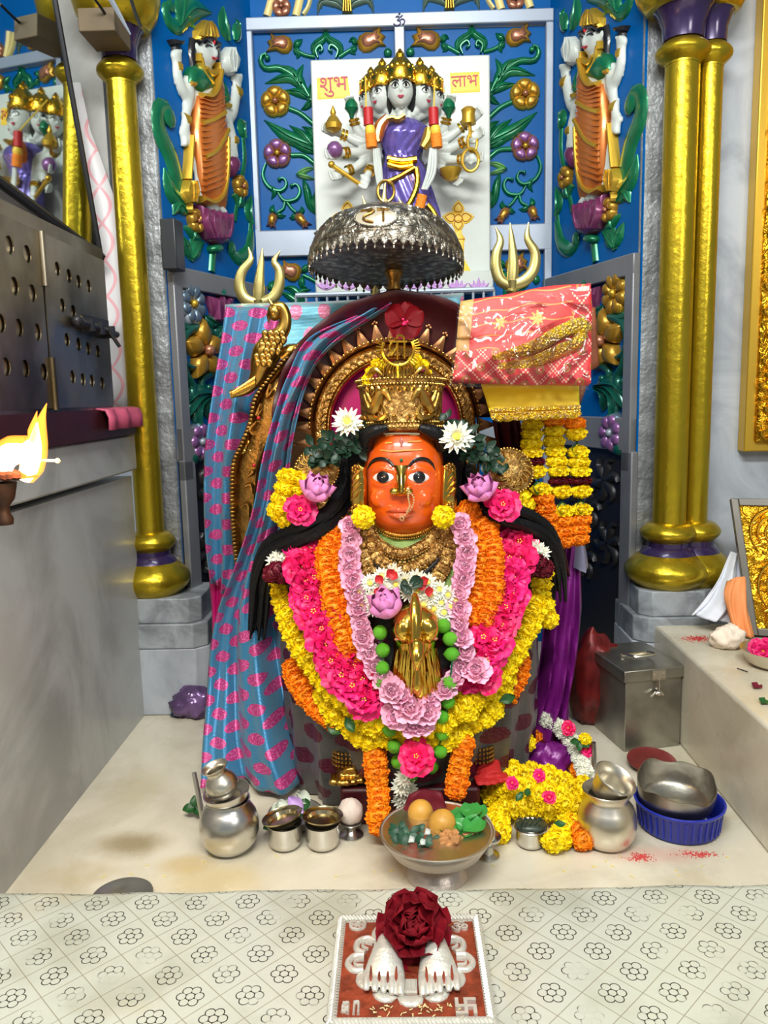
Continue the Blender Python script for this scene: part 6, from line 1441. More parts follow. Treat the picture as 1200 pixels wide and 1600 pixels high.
a = MB(); gr, uvs = quadgrid(C2, 8, 12); a.grid(gr); o = solid(a.build('brown_cloth_packet', mat('copper_brown_cloth', sr(168, 92, 56), .4, .2, var=.5, vs=18), None, 80), .02, -1); tag(o, 'copper brown folded cloth packet behind the red one', 'packet')
yc = thing('yellow_lace_cloth', 'folded yellow cloth with gold lace hem under the red packet', 'cloth', tuple(P(830, 650, 1.48)))
C3 = [P(752, 600, 1.45), P(905, 600, 1.45), P(905, 648, 1.435), P(768, 655, 1.435)]
a = MB(); gr, uvs = quadgrid(C3, 30, 14, lambda u, v: V((0, -.006*sin(pi*u)-.003*sin(14*u)*v, -.004*abs(sin(u*22))*(v > .95)))); a.grid(gr); solid(a.build('cloth_body', mat('lemon_cloth', sr(255, 226, 40), .55, bs=160, bd=.001), yc, 80), .02, -1)
a = MB()
for k, (f, w_) in enumerate(((.74, .0035), (.86, .002), (.97, .004))):
    pts = [C3[0].lerp(C3[3], f).lerp(C3[1].lerp(C3[2], f), i/40)+V((0, -.009-.006*sin(pi*i/40), .003*sin(i*1.6)*(k == 2))) for i in range(41)]; a.tube(pts, w_, 6)
a.build('lace_hem', m_lace, yc)
# ---------------------------------------------------------------- silver covered table in front
g = G('embossed_silver_sheet', sr(220, 226, 212), .36, .22); x, y, z = g.xyz(g.co())
pt_ = .071; u = (x-.203)/pt_; v = (y-1.036)/pt_; A = u+v; B = u-v
fa = (A+.5).fr()-.5; fb = (B+.5).fr()-.5; lx = (fa+fb)*(pt_/2); ly = (fa-fb)*(pt_/2)
nz_ = g.noise(9, None, 3); wob = (g.noise(40, None, 2)-.5)*.0014
line = fa.abs().op('SUBTRACT', .5).abs().min(fb.abs().op('SUBTRACT', .5).abs()).lt(.011)
r = (lx*lx+ly*ly).sqrt()+wob; th = ly.op('ARCTAN2', lx)/(pi/3); tf = (((th+.5).fr())-.5).abs()*(pi/3)
qx = r*tf.cos()-.0106; qy = r*tf.sin(); pd = ((qx*qx+qy*qy).sqrt()-.0058).abs(); pet = pd.lt(.00065)*r.gt(.0055); cen = (r-.0053).abs().lt(.0006)
fl_ = pet.max(cen); wear = g.noise(14, None, 4, .7).ss(.38, .5); ink = fl_*wear
base = g.mix(nz_.ss(.45, .7), sr(212, 217, 205), sr(192, 196, 180)); stain = g.noise(5, None, 4, .6).ss(.6, .75)
base = g.mix(stain*.5, base, sr(214, 196, 150)); c = g.mix(line*.65, base, sr(140, 128, 98)); c = g.mix(ink, c, sr(62, 60, 52)); g.col(c)
g.bump(line*-.6+fl_*-.8+(g.noise(30)*.8), .0012, 1); g.rough(g.noise(18)*.2+.26); m_sheet2 = g.m
tb = thing('altar_table', 'low table covered with embossed silver sheet of flowers in a diamond grid', 'table', (0, .7, 0))
a = MB(); NX = 60
rows = []
for k, (dy, dz) in enumerate(((-.70, 0), (-.3, 0), (-.012, 0), (-.003, -.0015), (0, -.005), (.001, -.045))):
    rows.append([V((-.80+1.6*i/NX, 1.055+.002*sin(i*.31)+.0012*sin(i*1.3)+dy, .0505+dz+.0008*sin(i*.9))) for i in range(NX+1)])
a.grid(rows); solid(a.build('sheet_cover', m_sheet2, tb, 60), .001, -1)
a = MB(); a.box((0, .70, .024), (1.58, .695, .047)); a.build('table_top', m_barg, tb)
# ---------------------------------------------------------------- footprint plaque and rose
pl_ = thing('footprint_plaque', 'square silver plaque with a pair of raised feet and sacred signs on the table', 'plaque', (.003, .862, .052))
PC = [PZ(535, 1437, .072), PZ(745, 1437, .072), PZ(764, 1598, .072), PZ(521, 1598, .072)]
pc = sum(PC, V())/4; PW, PH = .176, .174; PM_ = TR((pc.x, pc.y, 0))
m_psil = mat('plaque_silver', sr(222, 220, 210), .36, .45, var=.12, vs=60, bs=220, bd=.0008)
m_redp = mat('red_ochre_paint', sr(150, 62, 34), .5, .1, var=.5, vs=70, bs=160, bd=.002)
a = MB(); a.M = PM_; a.box((0, 0, .061), (PW+.012, PH+.012, .020)); bev(a.build('plaque_base', m_psil, pl_), .002)
a = MB(); a.M = PM_; a.box((0, 0, .0715), (PW-.012, PH-.012, .002)); a.build('red_ground', m_redp, pl_)
for x0, y0, x1, y1 in ((-1, -1, 1, -1), (1, -1, 1, 1), (1, 1, -1, 1), (-1, 1, -1, -1)):
    a = MB(); a.M = PM_; p0, p1 = V((x0*PW/2, y0*PH/2, .073)), V((x1*PW/2, y1*PH/2, .073)); a.tube([p0, p1], .0042, 8)
    d = (p1-p0).normalized(); s = d.cross(V((0, 0, 1)))
    for k in range(40): q = p0.lerp(p1, (k+.5)/40); a.tube([q-s*.0042-d*.005+V((0, 0, .001)), q+V((0, 0, .0048)), q+s*.0042+d*.005+V((0, 0, .001))], .0016, 5)
    a.build('rope_border', m_psil, pl_)
def pq(x, y, z=.0725): q = PZ(x, y, z); return (q.x-pc.x, q.y-pc.y)
def parc(a, cx, cy, rx, ry, t0, t1, w_, h, k=16): a.stroke([(cx+rx*cos(t), cy+ry*sin(t)) for t in [t0+(t1-t0)*i/(k-1) for i in range(k)]], w_, h, k=k)
cx, cy = pq(641, 1505)
for i in range(11):                            # ring of lotus petals
    t = -pi/2+(i-5)*2*pi/12.0; a = MB(); a.M = PM_ @ TR((0, 0, .0722)); R_ = .064; e = V((cos(t), sin(t)*.98)); s = V((-e.y, e.x)); c = V((cx, cy))+e*R_
    if abs(i-5) <= 2: a.pill([tuple(c+s*q*.0155+e*p*.0075-e*(q*q*.003)) for q, p in ((-1.1, -1), (-.5, -1), (0, -1), (.5, -1), (1, -1), (.85, .6), (.4, 1), (0, 1.05), (-.4, 1), (-.85, .6))], .004)
    else: a.stroke([tuple(c-s*.013-e*.008), tuple(c-s*.012+e*.004), tuple(c+e*.011), tuple(c+s*.012+e*.004), tuple(c+s*.013-e*.008)], .0042, .005, k=20); a.stroke([tuple(c-s*.005-e*.008), tuple(c-s*.004+e*.001), tuple(c+e*.003), tuple(c+s*.004+e*.001), tuple(c+s*.005-e*.008)], .0016, .004, k=14)
    pe = a.build('lotus_petal', m_psil, pl_)
for sg, px_, lab in ((-1, 600, 0), (1, 686, 0)):
    tx, ty = pq(px_, 1530); a = MB(); a.M = PM_ @ TR((tx, ty, .072))
    a.tube([(-sg*.003, .062, .012), (-sg*.002, .035, .020), (0, .010, .019), (sg*.001, -.006, .012)], [.016, .019, .025, .027, .022], 18, 20, flat=.62, up=(0, 0, 1)) if False else None
    rows = []
    for yy, hw, hh in ((.068, .010, .010), (.060, .016, .022), (.040, .017, .028), (.020, .021, .026), (.004, .0245, .020), (-.008, .0245, .014), (-.013, .022, .009)):
        rows.append([V((-sg*.004*(yy/.06)+hw*cos(t), yy, hh*max(0, sin(t))**.8)) for t in [pi*i/16 for i in range(17)]]+[V((-sg*.004*(yy/.06), yy, 0))])
    a.grid(rows, cu=True)
    for q in (0, len(rows)-1): a.f.append(tuple(len(a.v)-len(rows)*18+q*18+j for j in range(18)))
    for k in range(5):
        big = k == 0; x0 = -sg*(.0195-.0098*k); ln = .028-.0028*k-(0 if big else -.001)
        a.tube([(x0, -.004, .0085), (x0, -.014-ln*.35, .0085), (x0, -.010-ln*.8, .0055)], [.0052 if big else .0044, .0054 if big else .0045, .0042 if big else .0034], 10, 10)
    ft = fuse(a.build('foot', m_psil, pl_), .0013, 2); a = MB(); a.M = PM_ @ TR((tx, ty, .072))
    for k in range(4): x0 = -sg*(.0195-.0098*(k+.5)); a.tube([(x0, .004, .0155), (x0, -.010, .0125), (x0, -.022+.002*k, .0085)], [.0008, .0018, .0016], 6, 8)
    a.build('toe_gap', m_redp, ft)
a = MB(); a.M = PM_ @ TR((0, 0, .0722)); x0, y0 = pq(641, 1545)
a.box((x0, y0, .002), (.016, .022, .004)); 
for k in range(5): a.stroke([(x0-.006+.003*k, y0-.009), (x0-.006+.003*k, y0+.009)], .0009, .0062, k=6)
a.build('centre_block', m_psil, pl_)
a = MB(); a.M = PM_ @ TR((0, 0, .0722)); x0, y0 = pq(559, 1446); ring_ = [(x0+.0098*cos(t), y0+.0098*sin(t)) for t in [2*pi*i/24 for i in range(25)]]; a.stroke(ring_, .0018, .004, k=26)
for k in range(6): a.stroke([(x0, y0), (x0+.008*cos(k*pi/3), y0+.008*sin(k*pi/3))], .0009, .0035, k=5)
a.build('wheel_sign', m_psil, pl_)
x0, y0 = pq(718, 1449); text('om_sign', '\u0950', m_psil, pl_, PM_ @ TR((x0, y0, .0745)), .021, .002)
a = MB(); a.M = PM_ @ TR((0, 0, .0722)); x0, y0 = pq(728, 1576); s = .0098
w2 = .002
for bx0, by0, bx1, by1 in ((-w2, -s-w2, w2, s+w2), (w2, -w2, s+w2, w2), (-s-w2, -w2, -w2, w2), (w2, s-w2, s+w2, s+w2), (-s-w2, -s-w2, -w2, -s+w2), (s-w2, -s-w2, s+w2, -w2), (-s-w2, w2, -s+w2, s+w2)):
    a.box((x0+(bx0+bx1)/2, y0+(by0+by1)/2, .0024), (bx1-bx0, by1-by0, .0044))
a.build('swastika_sign', m_psil, pl_)
a = MB(); a.M = PM_ @ TR((0, 0, .0722)); x0, y0 = pq(548, 1577); k_2 = .00036*1.0
for l in ([(-26, 20), (-8, 22)], [(-22, 18), (-26, 6), (-14, 2), (-8, 12)], [(-10, 4), (-28, -16)], [(-8, 22), (-8, -22)], [(10, 24), (10, -24)], [(24, 24), (24, -24)], [(10, 24), (24, 25)], [(-26, -6), (-12, -16)]): a.stroke([(x0+p*k_2, y0+q*k_2) for p, q in l], .0016, .0042, k=10)
a.build('shri_sign', m_psil, pl_)
rr = random.Random(9); a = MB(); a.M = PM_
for k in range(46): x0, y0 = pq(570+rr.uniform(0, 150), 1578+rr.uniform(-4, 14)); t = rr.uniform(0, pi); a.tube([(x0, y0, .0745), (x0+.004*cos(t), y0+.004*sin(t), .0745)], [.0006, .0013, .0006], 5)
o = a.build('rice_grain', mat('pale_rice', sr(224, 206, 150), .6), pl_); o['kind'] = 'stuff'
ro = thing('red_rose', 'large dark red rose lying across the silver feet on the plaque', 'flower', tuple(PZ(647, 1452, .105)))
rc_ = PZ(647, 1447, .108); RM_ = frame(rc_, V((.02, -.62, .8)), V((1, 0, .1))) @ SCL(.84); m_rose = mat('velvet_red_petals', sr(118, 0, 20), .75, spec=.2, var=.35, vs=50)
rr = random.Random(12); n_ = 0
for L, (n, ln, wd, tl, r0, z0, cu) in enumerate(((6, .040, .030, -2, .013, -.016, -.25), (6, .039, .028, 22, .013, -.012, .0), (5, .034, .025, 44, .012, -.008, .35), (5, .028, .021, 60, .010, -.004, .55), (4, .022, .016, 74, .007, 0, .6), (3, .017, .011, 84, .004, .002, .5))):
    a = MB()
    for i in range(n): a.petal(RM_ @ RZ(360/n*i+L*41+rr.uniform(-10, 10)) @ TR((0, r0, z0)) @ RX(tl+rr.uniform(-8, 8)), ln*rr.uniform(.95, 1.08), wd, .42, cu, .72, .07, 8, 8, i*2+L, .55, .80)
    o = a.build('petal_ring', m_rose, ro, 80); solid(o, .0007, 0)
a = MB(); a.tube([rc_-V((0, -.02, .02)), rc_-V((0, -.035, .03))], .003, 6); a.ell(rc_-RM_.to_3x3() @ V((0, 0, .012)), .012, .012, .010, 10); a.build('sepal', m_leafd, ro)
# ---------------------------------------------------------------- vessels on the floor
def vessel(name, label, c, prof, m=m_steel, tilt=None, n=40, group=None, part='body'):
    t = thing(name, label, 'vessel' if name not in ('silver_cup',) else 'cup', tuple(c), group); a = MB(); a.M = TR(c) @ (tilt or Matrix()); a.lathe(prof, n); a.build(part, m, t, 50); return t
f0 = PZ(360, 1326, 0)
pot = vessel('lidded_pot', 'round steel pot with a tilted dish as lid, a small pot standing on it', f0, [(.001, .001), (.028, .001), (.036, .006), (.045, .018), (.0495, .035), (.0495, .050), (.046, .064), (.039, .076), (.034, .081), (.033, .086), (.037, .090), (.035, .090), (.030, .084), (.030, .06), (.001, .05)])
a = MB(); LT = TR(f0+V((0, 0, .092))) @ RY(-9) @ RX(4); a.M = LT; a.lathe([(.001, .0), (.022, .0), (.024, .003), (.030, .001), (.034, .004), (.036, .012), (.0385, .013), (.0385, .010), (.036, .003), (.033, -.003), (.001, -.004)], 44); a.build('dish_lid', m_steel, pot)
lo = vessel('small_lota', 'small round steel water pot tilted on the dish of the lidded pot', LT @ V((-.001, 0, .004)), [(.001, 0), (.014, 0), (.022, .006), (.0265, .016), (.027, .024), (.023, .035), (.017, .041), (.016, .046), (.019, .052), (.0225, .055), (.0225, .0565), (.0185, .054), (.0155, .048), (.015, .04), (.021, .03), (.020, .012), (.001, .004)], m_silver, RY(-17) @ RX(6))
a = MB(); b0 = P(319, 1288, 1.285); b1 = P(303, 1207, 1.30); a.tube([V((b0.x+.003, b0.y, .0045)), b0, b1], [.006, .0055, .004], 12); tag(a.build('steel_rod', m_steel), 'thin steel rod standing up behind the lidded pot', 'rod')
for x, y, lab, tl in ((446, 1322, 'small steel cup with a tilted shallow dish on top, next to the lidded pot', -13), (505, 1322, 'small steel cup with a level shallow dish on top, next to the white offering stand', 2)):
    c = PZ(x, y, 0); t = vessel('steel_cup', lab, c, [(.001, .001), (.020, .001), (.026, .006), (.0285, .016), (.0285, .040), (.030, .043), (.029, .043), (.027, .04), (.027, .012), (.001, .006)])
    a = MB(); a.M = TR(c+V((-.002 if tl < 0 else .001, 0, .046))) @ RY(tl) @ RX(-3); a.lathe([(.001, .0), (.024, .0), (.0265, .006), (.032, .008), (.034, .010), (.034, .008), (.031, .005), (.027, .002), (.025, -.004), (.001, -.004)], 44); a.build('dish', mat('warm_steel', sr(200, 186, 148), .2, 1) if x < 450 else bpy.data.materials['warm_steel'], t)
c = PZ(462, 1290, 0)
fb = vessel('steel_bowl', 'shallow steel bowl of white and lilac petals behind the two small cups', c, [(.001, .001), (.026, .001), (.036, .008), (.046, .026), (.048, .027), (.046, .027), (.037, .012), (.026, .005), (.001, .004)])
rr = random.Random(21)
m_wp2 = mat('white_green_petals', sr(214, 222, 206), .5, var=.2, vs=30)
for i in range(7):
    a = MB(); q = c+V((rr.uniform(-.02, .026), rr.uniform(-.02, .02), .026+rr.uniform(0, .014))); a.petal(frame(q, V((rr.uniform(-.5, .5), -.6, .8)), V((rr.uniform(-1, 1), rr.uniform(-.5, 1), .4))), rr.uniform(.03, .042), .013, .5, .8, .5, .05, 4, 6, i, .3)
    o = a.build('fallen_petal', (m_wp2, m_wp2, m_lilp := (bpy.data.materials.get('lilac_petals') or mat('lilac_petals', sr(196, 160, 220), .5)))[i % 3]); tag(o, 'white or lilac petal lying in the shallow steel bowl', 'petal', 'petals in the shallow steel bowl')
for i, (x, y, m_) in enumerate(((478, 1268, m_green), (432, 1290, m_leaf), (306, 1262, m_leaf))):
    q = PZ(x, y, .03 if i == 0 else .016); a = MB()
    for k in range(3): a.petal(frame(q, V((.3*k-.3, -.5, 1)), V((cos(k*2), sin(k*2), .3))), .024, .011, .4, .4, .5, .05, 4, 5, k, .2)
    tag(a.build('green_leaf', m_leaf, None, 70), ('green leaf standing in the shallow steel bowl', 'green leaf between the lidded pot and the first small cup', 'green leaf on the floor behind the lidded pot')[i], 'leaf')
c = PZ(549, 1306, 0)
vessel('offering_stand', 'small footed steel stand holding a white lump beside the golden toes', c, [(.001, 0), (.020, 0), (.021, .003), (.012, .006), (.008, .012), (.010, .018), (.018, .024), (.020, .028), (.018, .027), (.001, .02)])
crumple('white_lump', tuple(c+V((0, 0, .045))), .021, .021, .022, mat('white_offering', sr(214, 200, 190), .7), 'smooth white lump resting on the small steel stand', 'offering', 3, 28, .12)
# fruit bowl
c = PZ(683, 1367, 0)
m_glass = mat('hammered_pale_silver', sr(196, 184, 176), .36, .6, bs=150, bd=.0006)
bw = vessel('fruit_bowl', 'wide pale silver pedestal bowl of fruit and leaves before the deity', c, [(.001, 0), (.047, 0), (.049, .003), (.046, .010), (.036, .022), (.026, .028), (.027, .031), (.050, .036), (.072, .048), (.083, .066), (.0875, .075), (.0865, .0775), (.0835, .0755), (.070, .062), (.045, .055), (.001, .053)], m_glass, n=56)
a = MB(); a.M = TR(c); a.lathe([(.0875+.0018*cos(q), .076+.0018*sin(q)) for q in [2*pi*i/8 for i in range(9)]], 90, fn=lambda q, t: q*(1+.006*sin(90*t))); a.build('beaded_rim', m_silver, bw)
m_lad = mat('amber_fruit_skin', sr(214, 160, 66), .45, var=.25, vs=30, sss=.1, bs=120, bd=.0006)
for x, y, z, rd, lab in ((657, 1270, .078, .0205, 'amber round fruit in the pedestal bowl nearest the crimson cloth'), (691, 1287, .080, .0215, 'amber round fruit in the middle of the pedestal bowl')):
    q = PZ(x, y, z); a = MB(); a.ell(q, rd, rd, rd*1.05, 28, RY(20)); tag(a.build('round_fruit', m_lad), lab, 'fruit')
crumple('brown_sweet', tuple(PZ(704, 1312, .076)), .017, .014, .012, mat('jaggery_brown', sr(196, 138, 82), .7, var=.3, vs=60, bs=100, bd=.003), 'crumbly brown lump of sweet in the pedestal bowl', 'sweet', 6, 36, .7)
crumple('peach_sweet', tuple(PZ(732, 1306, .070)), .016, .012, .010, mat('peach_sweet', sr(216, 150, 100), .7), 'smooth peach coloured sweet near the bowl rim', 'sweet', 8, 24, .3)
m_betel = mat('betel_leaf_green', sr(58, 150, 66), .35, var=.25, vs=30)
for i, (x, y, z, rz, s) in enumerate(((706, 1266, .082, 215, .036), (752, 1280, .086, 150, .040), (736, 1256, .092, 190, .038), (724, 1262, .078, 200, .042), (742, 1272, .084, 160, .046), (738, 1290, .080, 130, .044), (720, 1284, .074, 230, .040), (748, 1258, .088, 180, .038), (726, 1298, .076, 110, .036))):
    q = PZ(x, y, z); a = MB(); a.petal(frame(q, V((-.1, -.35, 1))) @ RZ(rz), s*1.15, s*.46, .25, .4, .38, .05, 6, 8, i, .55, 1.0); o = a.build('betel_leaf', m_betel, None, 70); tag(o, 'green betel leaf in the pedestal bowl behind the fruit', 'leaf', 'betel leaves in the pedestal bowl')
rr = random.Random(31); m_herb = mat('dark_herb', sr(36, 84, 58), .5, var=.4, vs=60)
for i in range(44):
    q = PZ(652+rr.uniform(-30, 30), 1312+rr.uniform(-16, 16), .070+rr.uniform(0, .010)); a = MB(); a.petal(frame(q, V((rr.uniform(-.6, .6), -.6, 1)), V((rr.uniform(-1, 1), rr.uniform(-1, 1), .2))), .020, .006, .3, .5, .5, 0, 2, 4, i, .2)
    o = a.build('herb_leaf', m_herb, None, 70); tag(o, 'small dark herb leaf in the pedestal bowl below the fruit', 'leaf', 'herb leaves in the pedestal bowl')
for i, (x, y) in enumerate(((643, 1318), (668, 1306), (660, 1322))):
    q = PZ(x, y, .079); a = MB(); a.add([q+V(p) for p in ((-.005, -.003, .004), (.004, -.004, .005), (.005, .004, .008), (-.002, .006, .010))], [(0, 1, 2, 3)]); o = solid(a.build('sugar_flake', m_white), .0012); tag(o, 'white sugar flake on the dark herbs in the bowl', 'flake', 'sugar flakes in the pedestal bowl')
a = MB(); rr = random.Random(5)
for i in range(40): a.ell(PZ(633+rr.gauss(0, 4), 1284+rr.gauss(0, 4), .066), .0018, n=5)
o = a.build('red_powder', m_red); o['kind'] = 'stuff'; tag(o, 'pinch of red powder on the inner bowl wall', 'powder')
o = cloth('crimson_cloth', [[(640, 1240, 1.262), (662, 1232, 1.262), (690, 1238, 1.262)], [(634, 1252, 1.252), (662, 1242, 1.25), (694, 1250, 1.252)], [(630, 1262, 1.232), (662, 1258, 1.226), (698, 1262, 1.232)], [(634, 1276, 1.215), (664, 1276, 1.208), (694, 1276, 1.215)]], mat('crimson_cloth', sr(104, 10, 32), .6, var=.3, vs=30), nu=16, nv=16, folds=2, amp=.004); tag(o, 'small crimson cloth tucked at the back rim of the fruit bowl', 'cloth')
c = PZ(762, 1338, 0); t = vessel('oil_lamp', 'small footed steel lamp beside the fruit bowl', c, [(.001, 0), (.0185, 0), (.0195, .003), (.010, .008), (.008, .018), (.012, .024), (.020, .030), (.022, .036), (.019, .034), (.001, .026)]); a = MB(); a.tube([c+V((0, 0, .03)), c+V((-.003, .002, .055)), c+V((-.006, .004, .078))], [.012, .014, .009, .001], 12, 14); a.build('cotton_wick', m_white, t)
c = PZ(829, 1320, 0); vessel('steel_cup', 'small steel cup with dark folded leaf in front of the yellow heap', c, [(.001, .001), (.017, .001), (.022, .004), (.024, .012), (.0235, .026), (.025, .031), (.028, .033), (.027, .034), (.023, .030), (.022, .012), (.001, .005)])
a = MB(); a.M = TR(c+V((0, 0, .033))); a.pill([(.026*cos(t)*(1+.1*sin(3*t)), .018*sin(t)) for t in [2*pi*i/20 for i in range(20)]], .008); 
for k in range(5): a.stroke([(-.02+.008*k, -.012), (-.012+.008*k, .002), (-.016+.008*k, .012)], .0025, .011, k=8)
tag(a.build('folded_leaf', mat('dark_grey_green_leaf', sr(58, 70, 58), .35, var=.3, vs=50)), 'dark folded leaf pressed into the small steel cup', 'leaf')
# pot by the tub
c = PZ(948, 1318, 0)
vessel('silver_pot', 'plump dull silver pot with a tilted tumbler in its mouth beside the blue tub', c, [(.001, .001), (.026, .001), (.036, .006), (.044, .018), (.048, .036), (.0475, .052), (.042, .068), (.034, .078), (.033, .084), (.040, .094), (.0415, .097), (.040, .098), (.031, .088), (.030, .078), (.030, .06), (.001, .05)], m_silver)
vessel('silver_tumbler', 'small silver tumbler lying tilted in the mouth of the plump pot', c+V((-.006, -.002, .088)), [(.001, 0), (.020, 0), (.025, .004), (.028, .016), (.030, .030), (.0345, .038), (.036, .040), (.034, .041), (.028, .034), (.026, .02), (.023, .006), (.001, .003)], m_silver, RY(24) @ RX(16))
a = MB(); q = PZ(928, 1205, .03); a.tube([V((q.x, q.y, .003)), V((q.x, q.y, .05)), V((q.x-.002, q.y, .088))], .005, 10); tag(a.build('incense_holder', m_steel), 'thin steel stick holder standing behind the plump silver pot', 'holder')
c = PZ(1060, 1290, 0); tubm = mat('blue_plastic', sr(34, 48, 160), .3, sss=.02)
tub = vessel('blue_tub', 'blue ribbed plastic tub holding a dented steel pan', c, [(.001, .001), (.062, .001), (.066, .004), (.071, .042), (.0745, .045), (.0755, .049), (.072, .050), (.068, .044), (.063, .006), (.001, .005)], tubm, n=72)
tub.children[0].data.materials[0] = tubm
a = MB(); a.M = TR(c)
for k in range(36): t = 2*pi*k/36; a.tube([(.0665*cos(t), .0665*sin(t), .006), (.0705*cos(t), .0705*sin(t), .042)], .0016, 5)
a.build('rib', tubm, tub)
m_pan = mat('dented_steel', sr(170, 166, 156), .34, 1, var=.25, vs=20, bs=25, bd=.002)
pan = thing('steel_pan', 'dented steel pan with a wavy torn rim sitting in the blue tub', 'pan', tuple(c+V((-.006, .004, .02)))); a = MB(); a.M = TR(c+V((-.006, .004, .030))) @ RX(6)
wv = lambda t: .008*max(0, sin(t*2+.4))+.006*sin(t*3+1.1)+.003*sin(t*7)+.010*max(0, sin(t-.3))
a.lathe([(.001, 0), (.045, 0), (.055, .006), (.061, .018), (.064, .034), (.065, .048), (.0636, .048), (.0625, .034), (.058, .018), (.052, .009), (.001, .004)], 72, fn=lambda q, t: V((q.x, q.y, q.z+(wv(t)*.8 if q.z > .045 else wv(t)*.4 if q.z > .03 else 0)))); a.build('pan_body', m_pan, pan, 60)
a = MB(); rr = random.Random(8)
for k in range(60): 
    t = rr.uniform(3.4, 5.6); rd = rr.uniform(.045, .058); a.ell(c+V((-.006+rd*cos(t), .004+rd*sin(t), .032+rr.uniform(0, .014))), rr.uniform(.002, .004), n=6)
o = a.build('white_powder', m_white); o['kind'] = 'stuff'; tag(o, 'white powder clinging inside the dented steel pan', 'powder')
# steel box
m_box = mat('worn_steel_plate', sr(176, 174, 164), .32, .9, var=.4, vs=14, bs=12, bd=.001)
BM = TR((.503, 1.677, 0)) @ RZ(12.5); sb = thing('steel_box', 'square worn steel box with hinged lid and clasp beside the marble step', 'box', (.503, 1.677, 0))
a = MB(); a.M = BM; a.box((0, 0, .08), (.128, .164, .16)); bev(a.build('box_body', m_box, sb), .002)
a = MB(); a.M = BM; a.box((0, 0, .1655), (.140, .176, .024)); ld = bev(a.build('lid', m_box, sb), .002)
a = MB(); a.M = BM; hz = .179; a.tube([(-.028, -.004, hz), (-.028, -.006, hz+.006), (-.027, -.036, hz+.012), (-.018, -.046, hz+.012), (.018, -.046, hz+.012), (.027, -.036, hz+.012), (.028, -.006, hz+.006), (.028, -.004, hz)], .0028, 8, 40); a.tube([(-.032, 0, hz), (.032, 0, hz)], .004, 8); a.build('handle', m_silver, ld)
a = MB(); a.M = BM; a.box((.006, -.0895, .164), (.030, .003, .020)); 
for s in (-1, 1): a.ell((.006+s*.010, -.0912, .165), .003, .002, .003, 8)
a.tube([(.006, -.0915, .156), (.006, -.0915, .130)], .0025, 8); a.box((.006, -.0895, .1555), (.022, .003, .004)); a.build('hasp', m_silver, ld)
a = MB(); a.M = BM; a.pill([(.0, 0)] and [(-.008, -.004), (0, .004), (.008, -.004), (.004, -.006), (-.004, -.006)], .003, TR((.006, -.089, .127)) @ RX(90)); a.tube([(.000, -.09, .128), (-.008, -.092, .122), (-.014, -.093, .120)], .0022, 8); a.tube([(.010, -.09, .128), (.016, -.092, .121)], .003, 8); a.ell((.008, -.091, .124), .0055, .003, .005, 10); a.build('clasp', m_silver, sb)
a = MB(); q = PZ(1018, 1196, .004); a.M = TR(q+V((0, .0, .006))) @ RX(7); a.lathe([(.001, .0), (.040, 0), (.046, .003), (.048, .006), (.046, .005), (.040, .002), (.001, .002)], 44); tag(a.build('red_dish', mat('maroon_enamel', sr(126, 46, 44), .35, .2, var=.3, vs=20)), 'maroon dish leaning against the foot of the steel box', 'dish')
q = PZ(196, 1398, 0); a = MB(); a.M = TR((q.x, 1.106, 0)); a.lathe([(.001, .001), (.036, .001), (.043, .006), (.0455, .009), (.044, .009), (.037, .004), (.001, .003)], 48); tag(a.build('steel_plate', m_steel), 'steel plate lying on the floor behind the silver table edge', 'plate')
# ---------------------------------------------------------------- on the marble step
c = PZ(1136, 1012, .206)
pu = crumple('cloth_pouch', (c.x, c.y, .228), .036, .028, .026, mat('cream_cotton', sr(232, 216, 198), .75, bs=120, bd=.001), 'small cream cloth pouch on the marble step', 'pouch', 4, 40, .28)
c = PZ(1210, 1040, .206); t = vessel('flower_bowl', 'steel bowl of pink petals at the edge of the marble step', c, [(.001, .001), (.040, .001), (.052, .01), (.062, .032), (.064, .034), (.061, .033), (.05, .012), (.001, .006)], m_silver)
for k in range(6): tag(inst('pink_flower', hot[k % 2], None, fmat(c+V((-.03+.018*(k % 3), -.012+.02*(k//3), .034)), V((1, 0, 0)), .018) @ RZ(k*50)), 'hot pink flower in the steel bowl on the step', 'flower', 'flowers in the steel bowl on the step')
for x, y, lab, m_ in ((1186, 1070, 'dark red petal lying on the marble step', m_dred), (1198, 1094, 'green leaf lying on the marble step below the red petal', m_leaf)):
    a = MB(); a.petal(frame(PZ(x, y, .209), V((0, -.3, 1)), V((.3, 1, 0))) @ RZ(60), .022, .010, .4, .3, .5, .05, 4, 4, 1, .4); tag(a.build('fallen_petal' if m_ is m_dred else 'fallen_leaf', m_), lab, 'petal' if m_ is m_dred else 'leaf')
a = MB(); q = PZ(1152, 1044, .2075); a.tube([q, q+V((.010, -.022, .0005))], .0011, 6); tag(a.build('twig', m_dark), 'thin dark twig lying on the marble step', 'twig')
o = cloth('white_cloth', [[(1143, 862, 1.80), (1150, 864, 1.79), (1158, 868, 1.80)], [(1120, 905, 1.79), (1140, 905, 1.77), (1162, 905, 1.78)], [(1096, 940, 1.77), (1125, 945, 1.75), (1160, 945, 1.76)], [(1078, 960, 1.76), (1110, 968, 1.73), (1150, 975, 1.745)]], mat('white_cotton', sr(222, 226, 236), .7), nu=24, nv=24, folds=2, amp=.010, seed=3); tag(o, 'white cloth bunched beside the leaning gold picture', 'cloth')
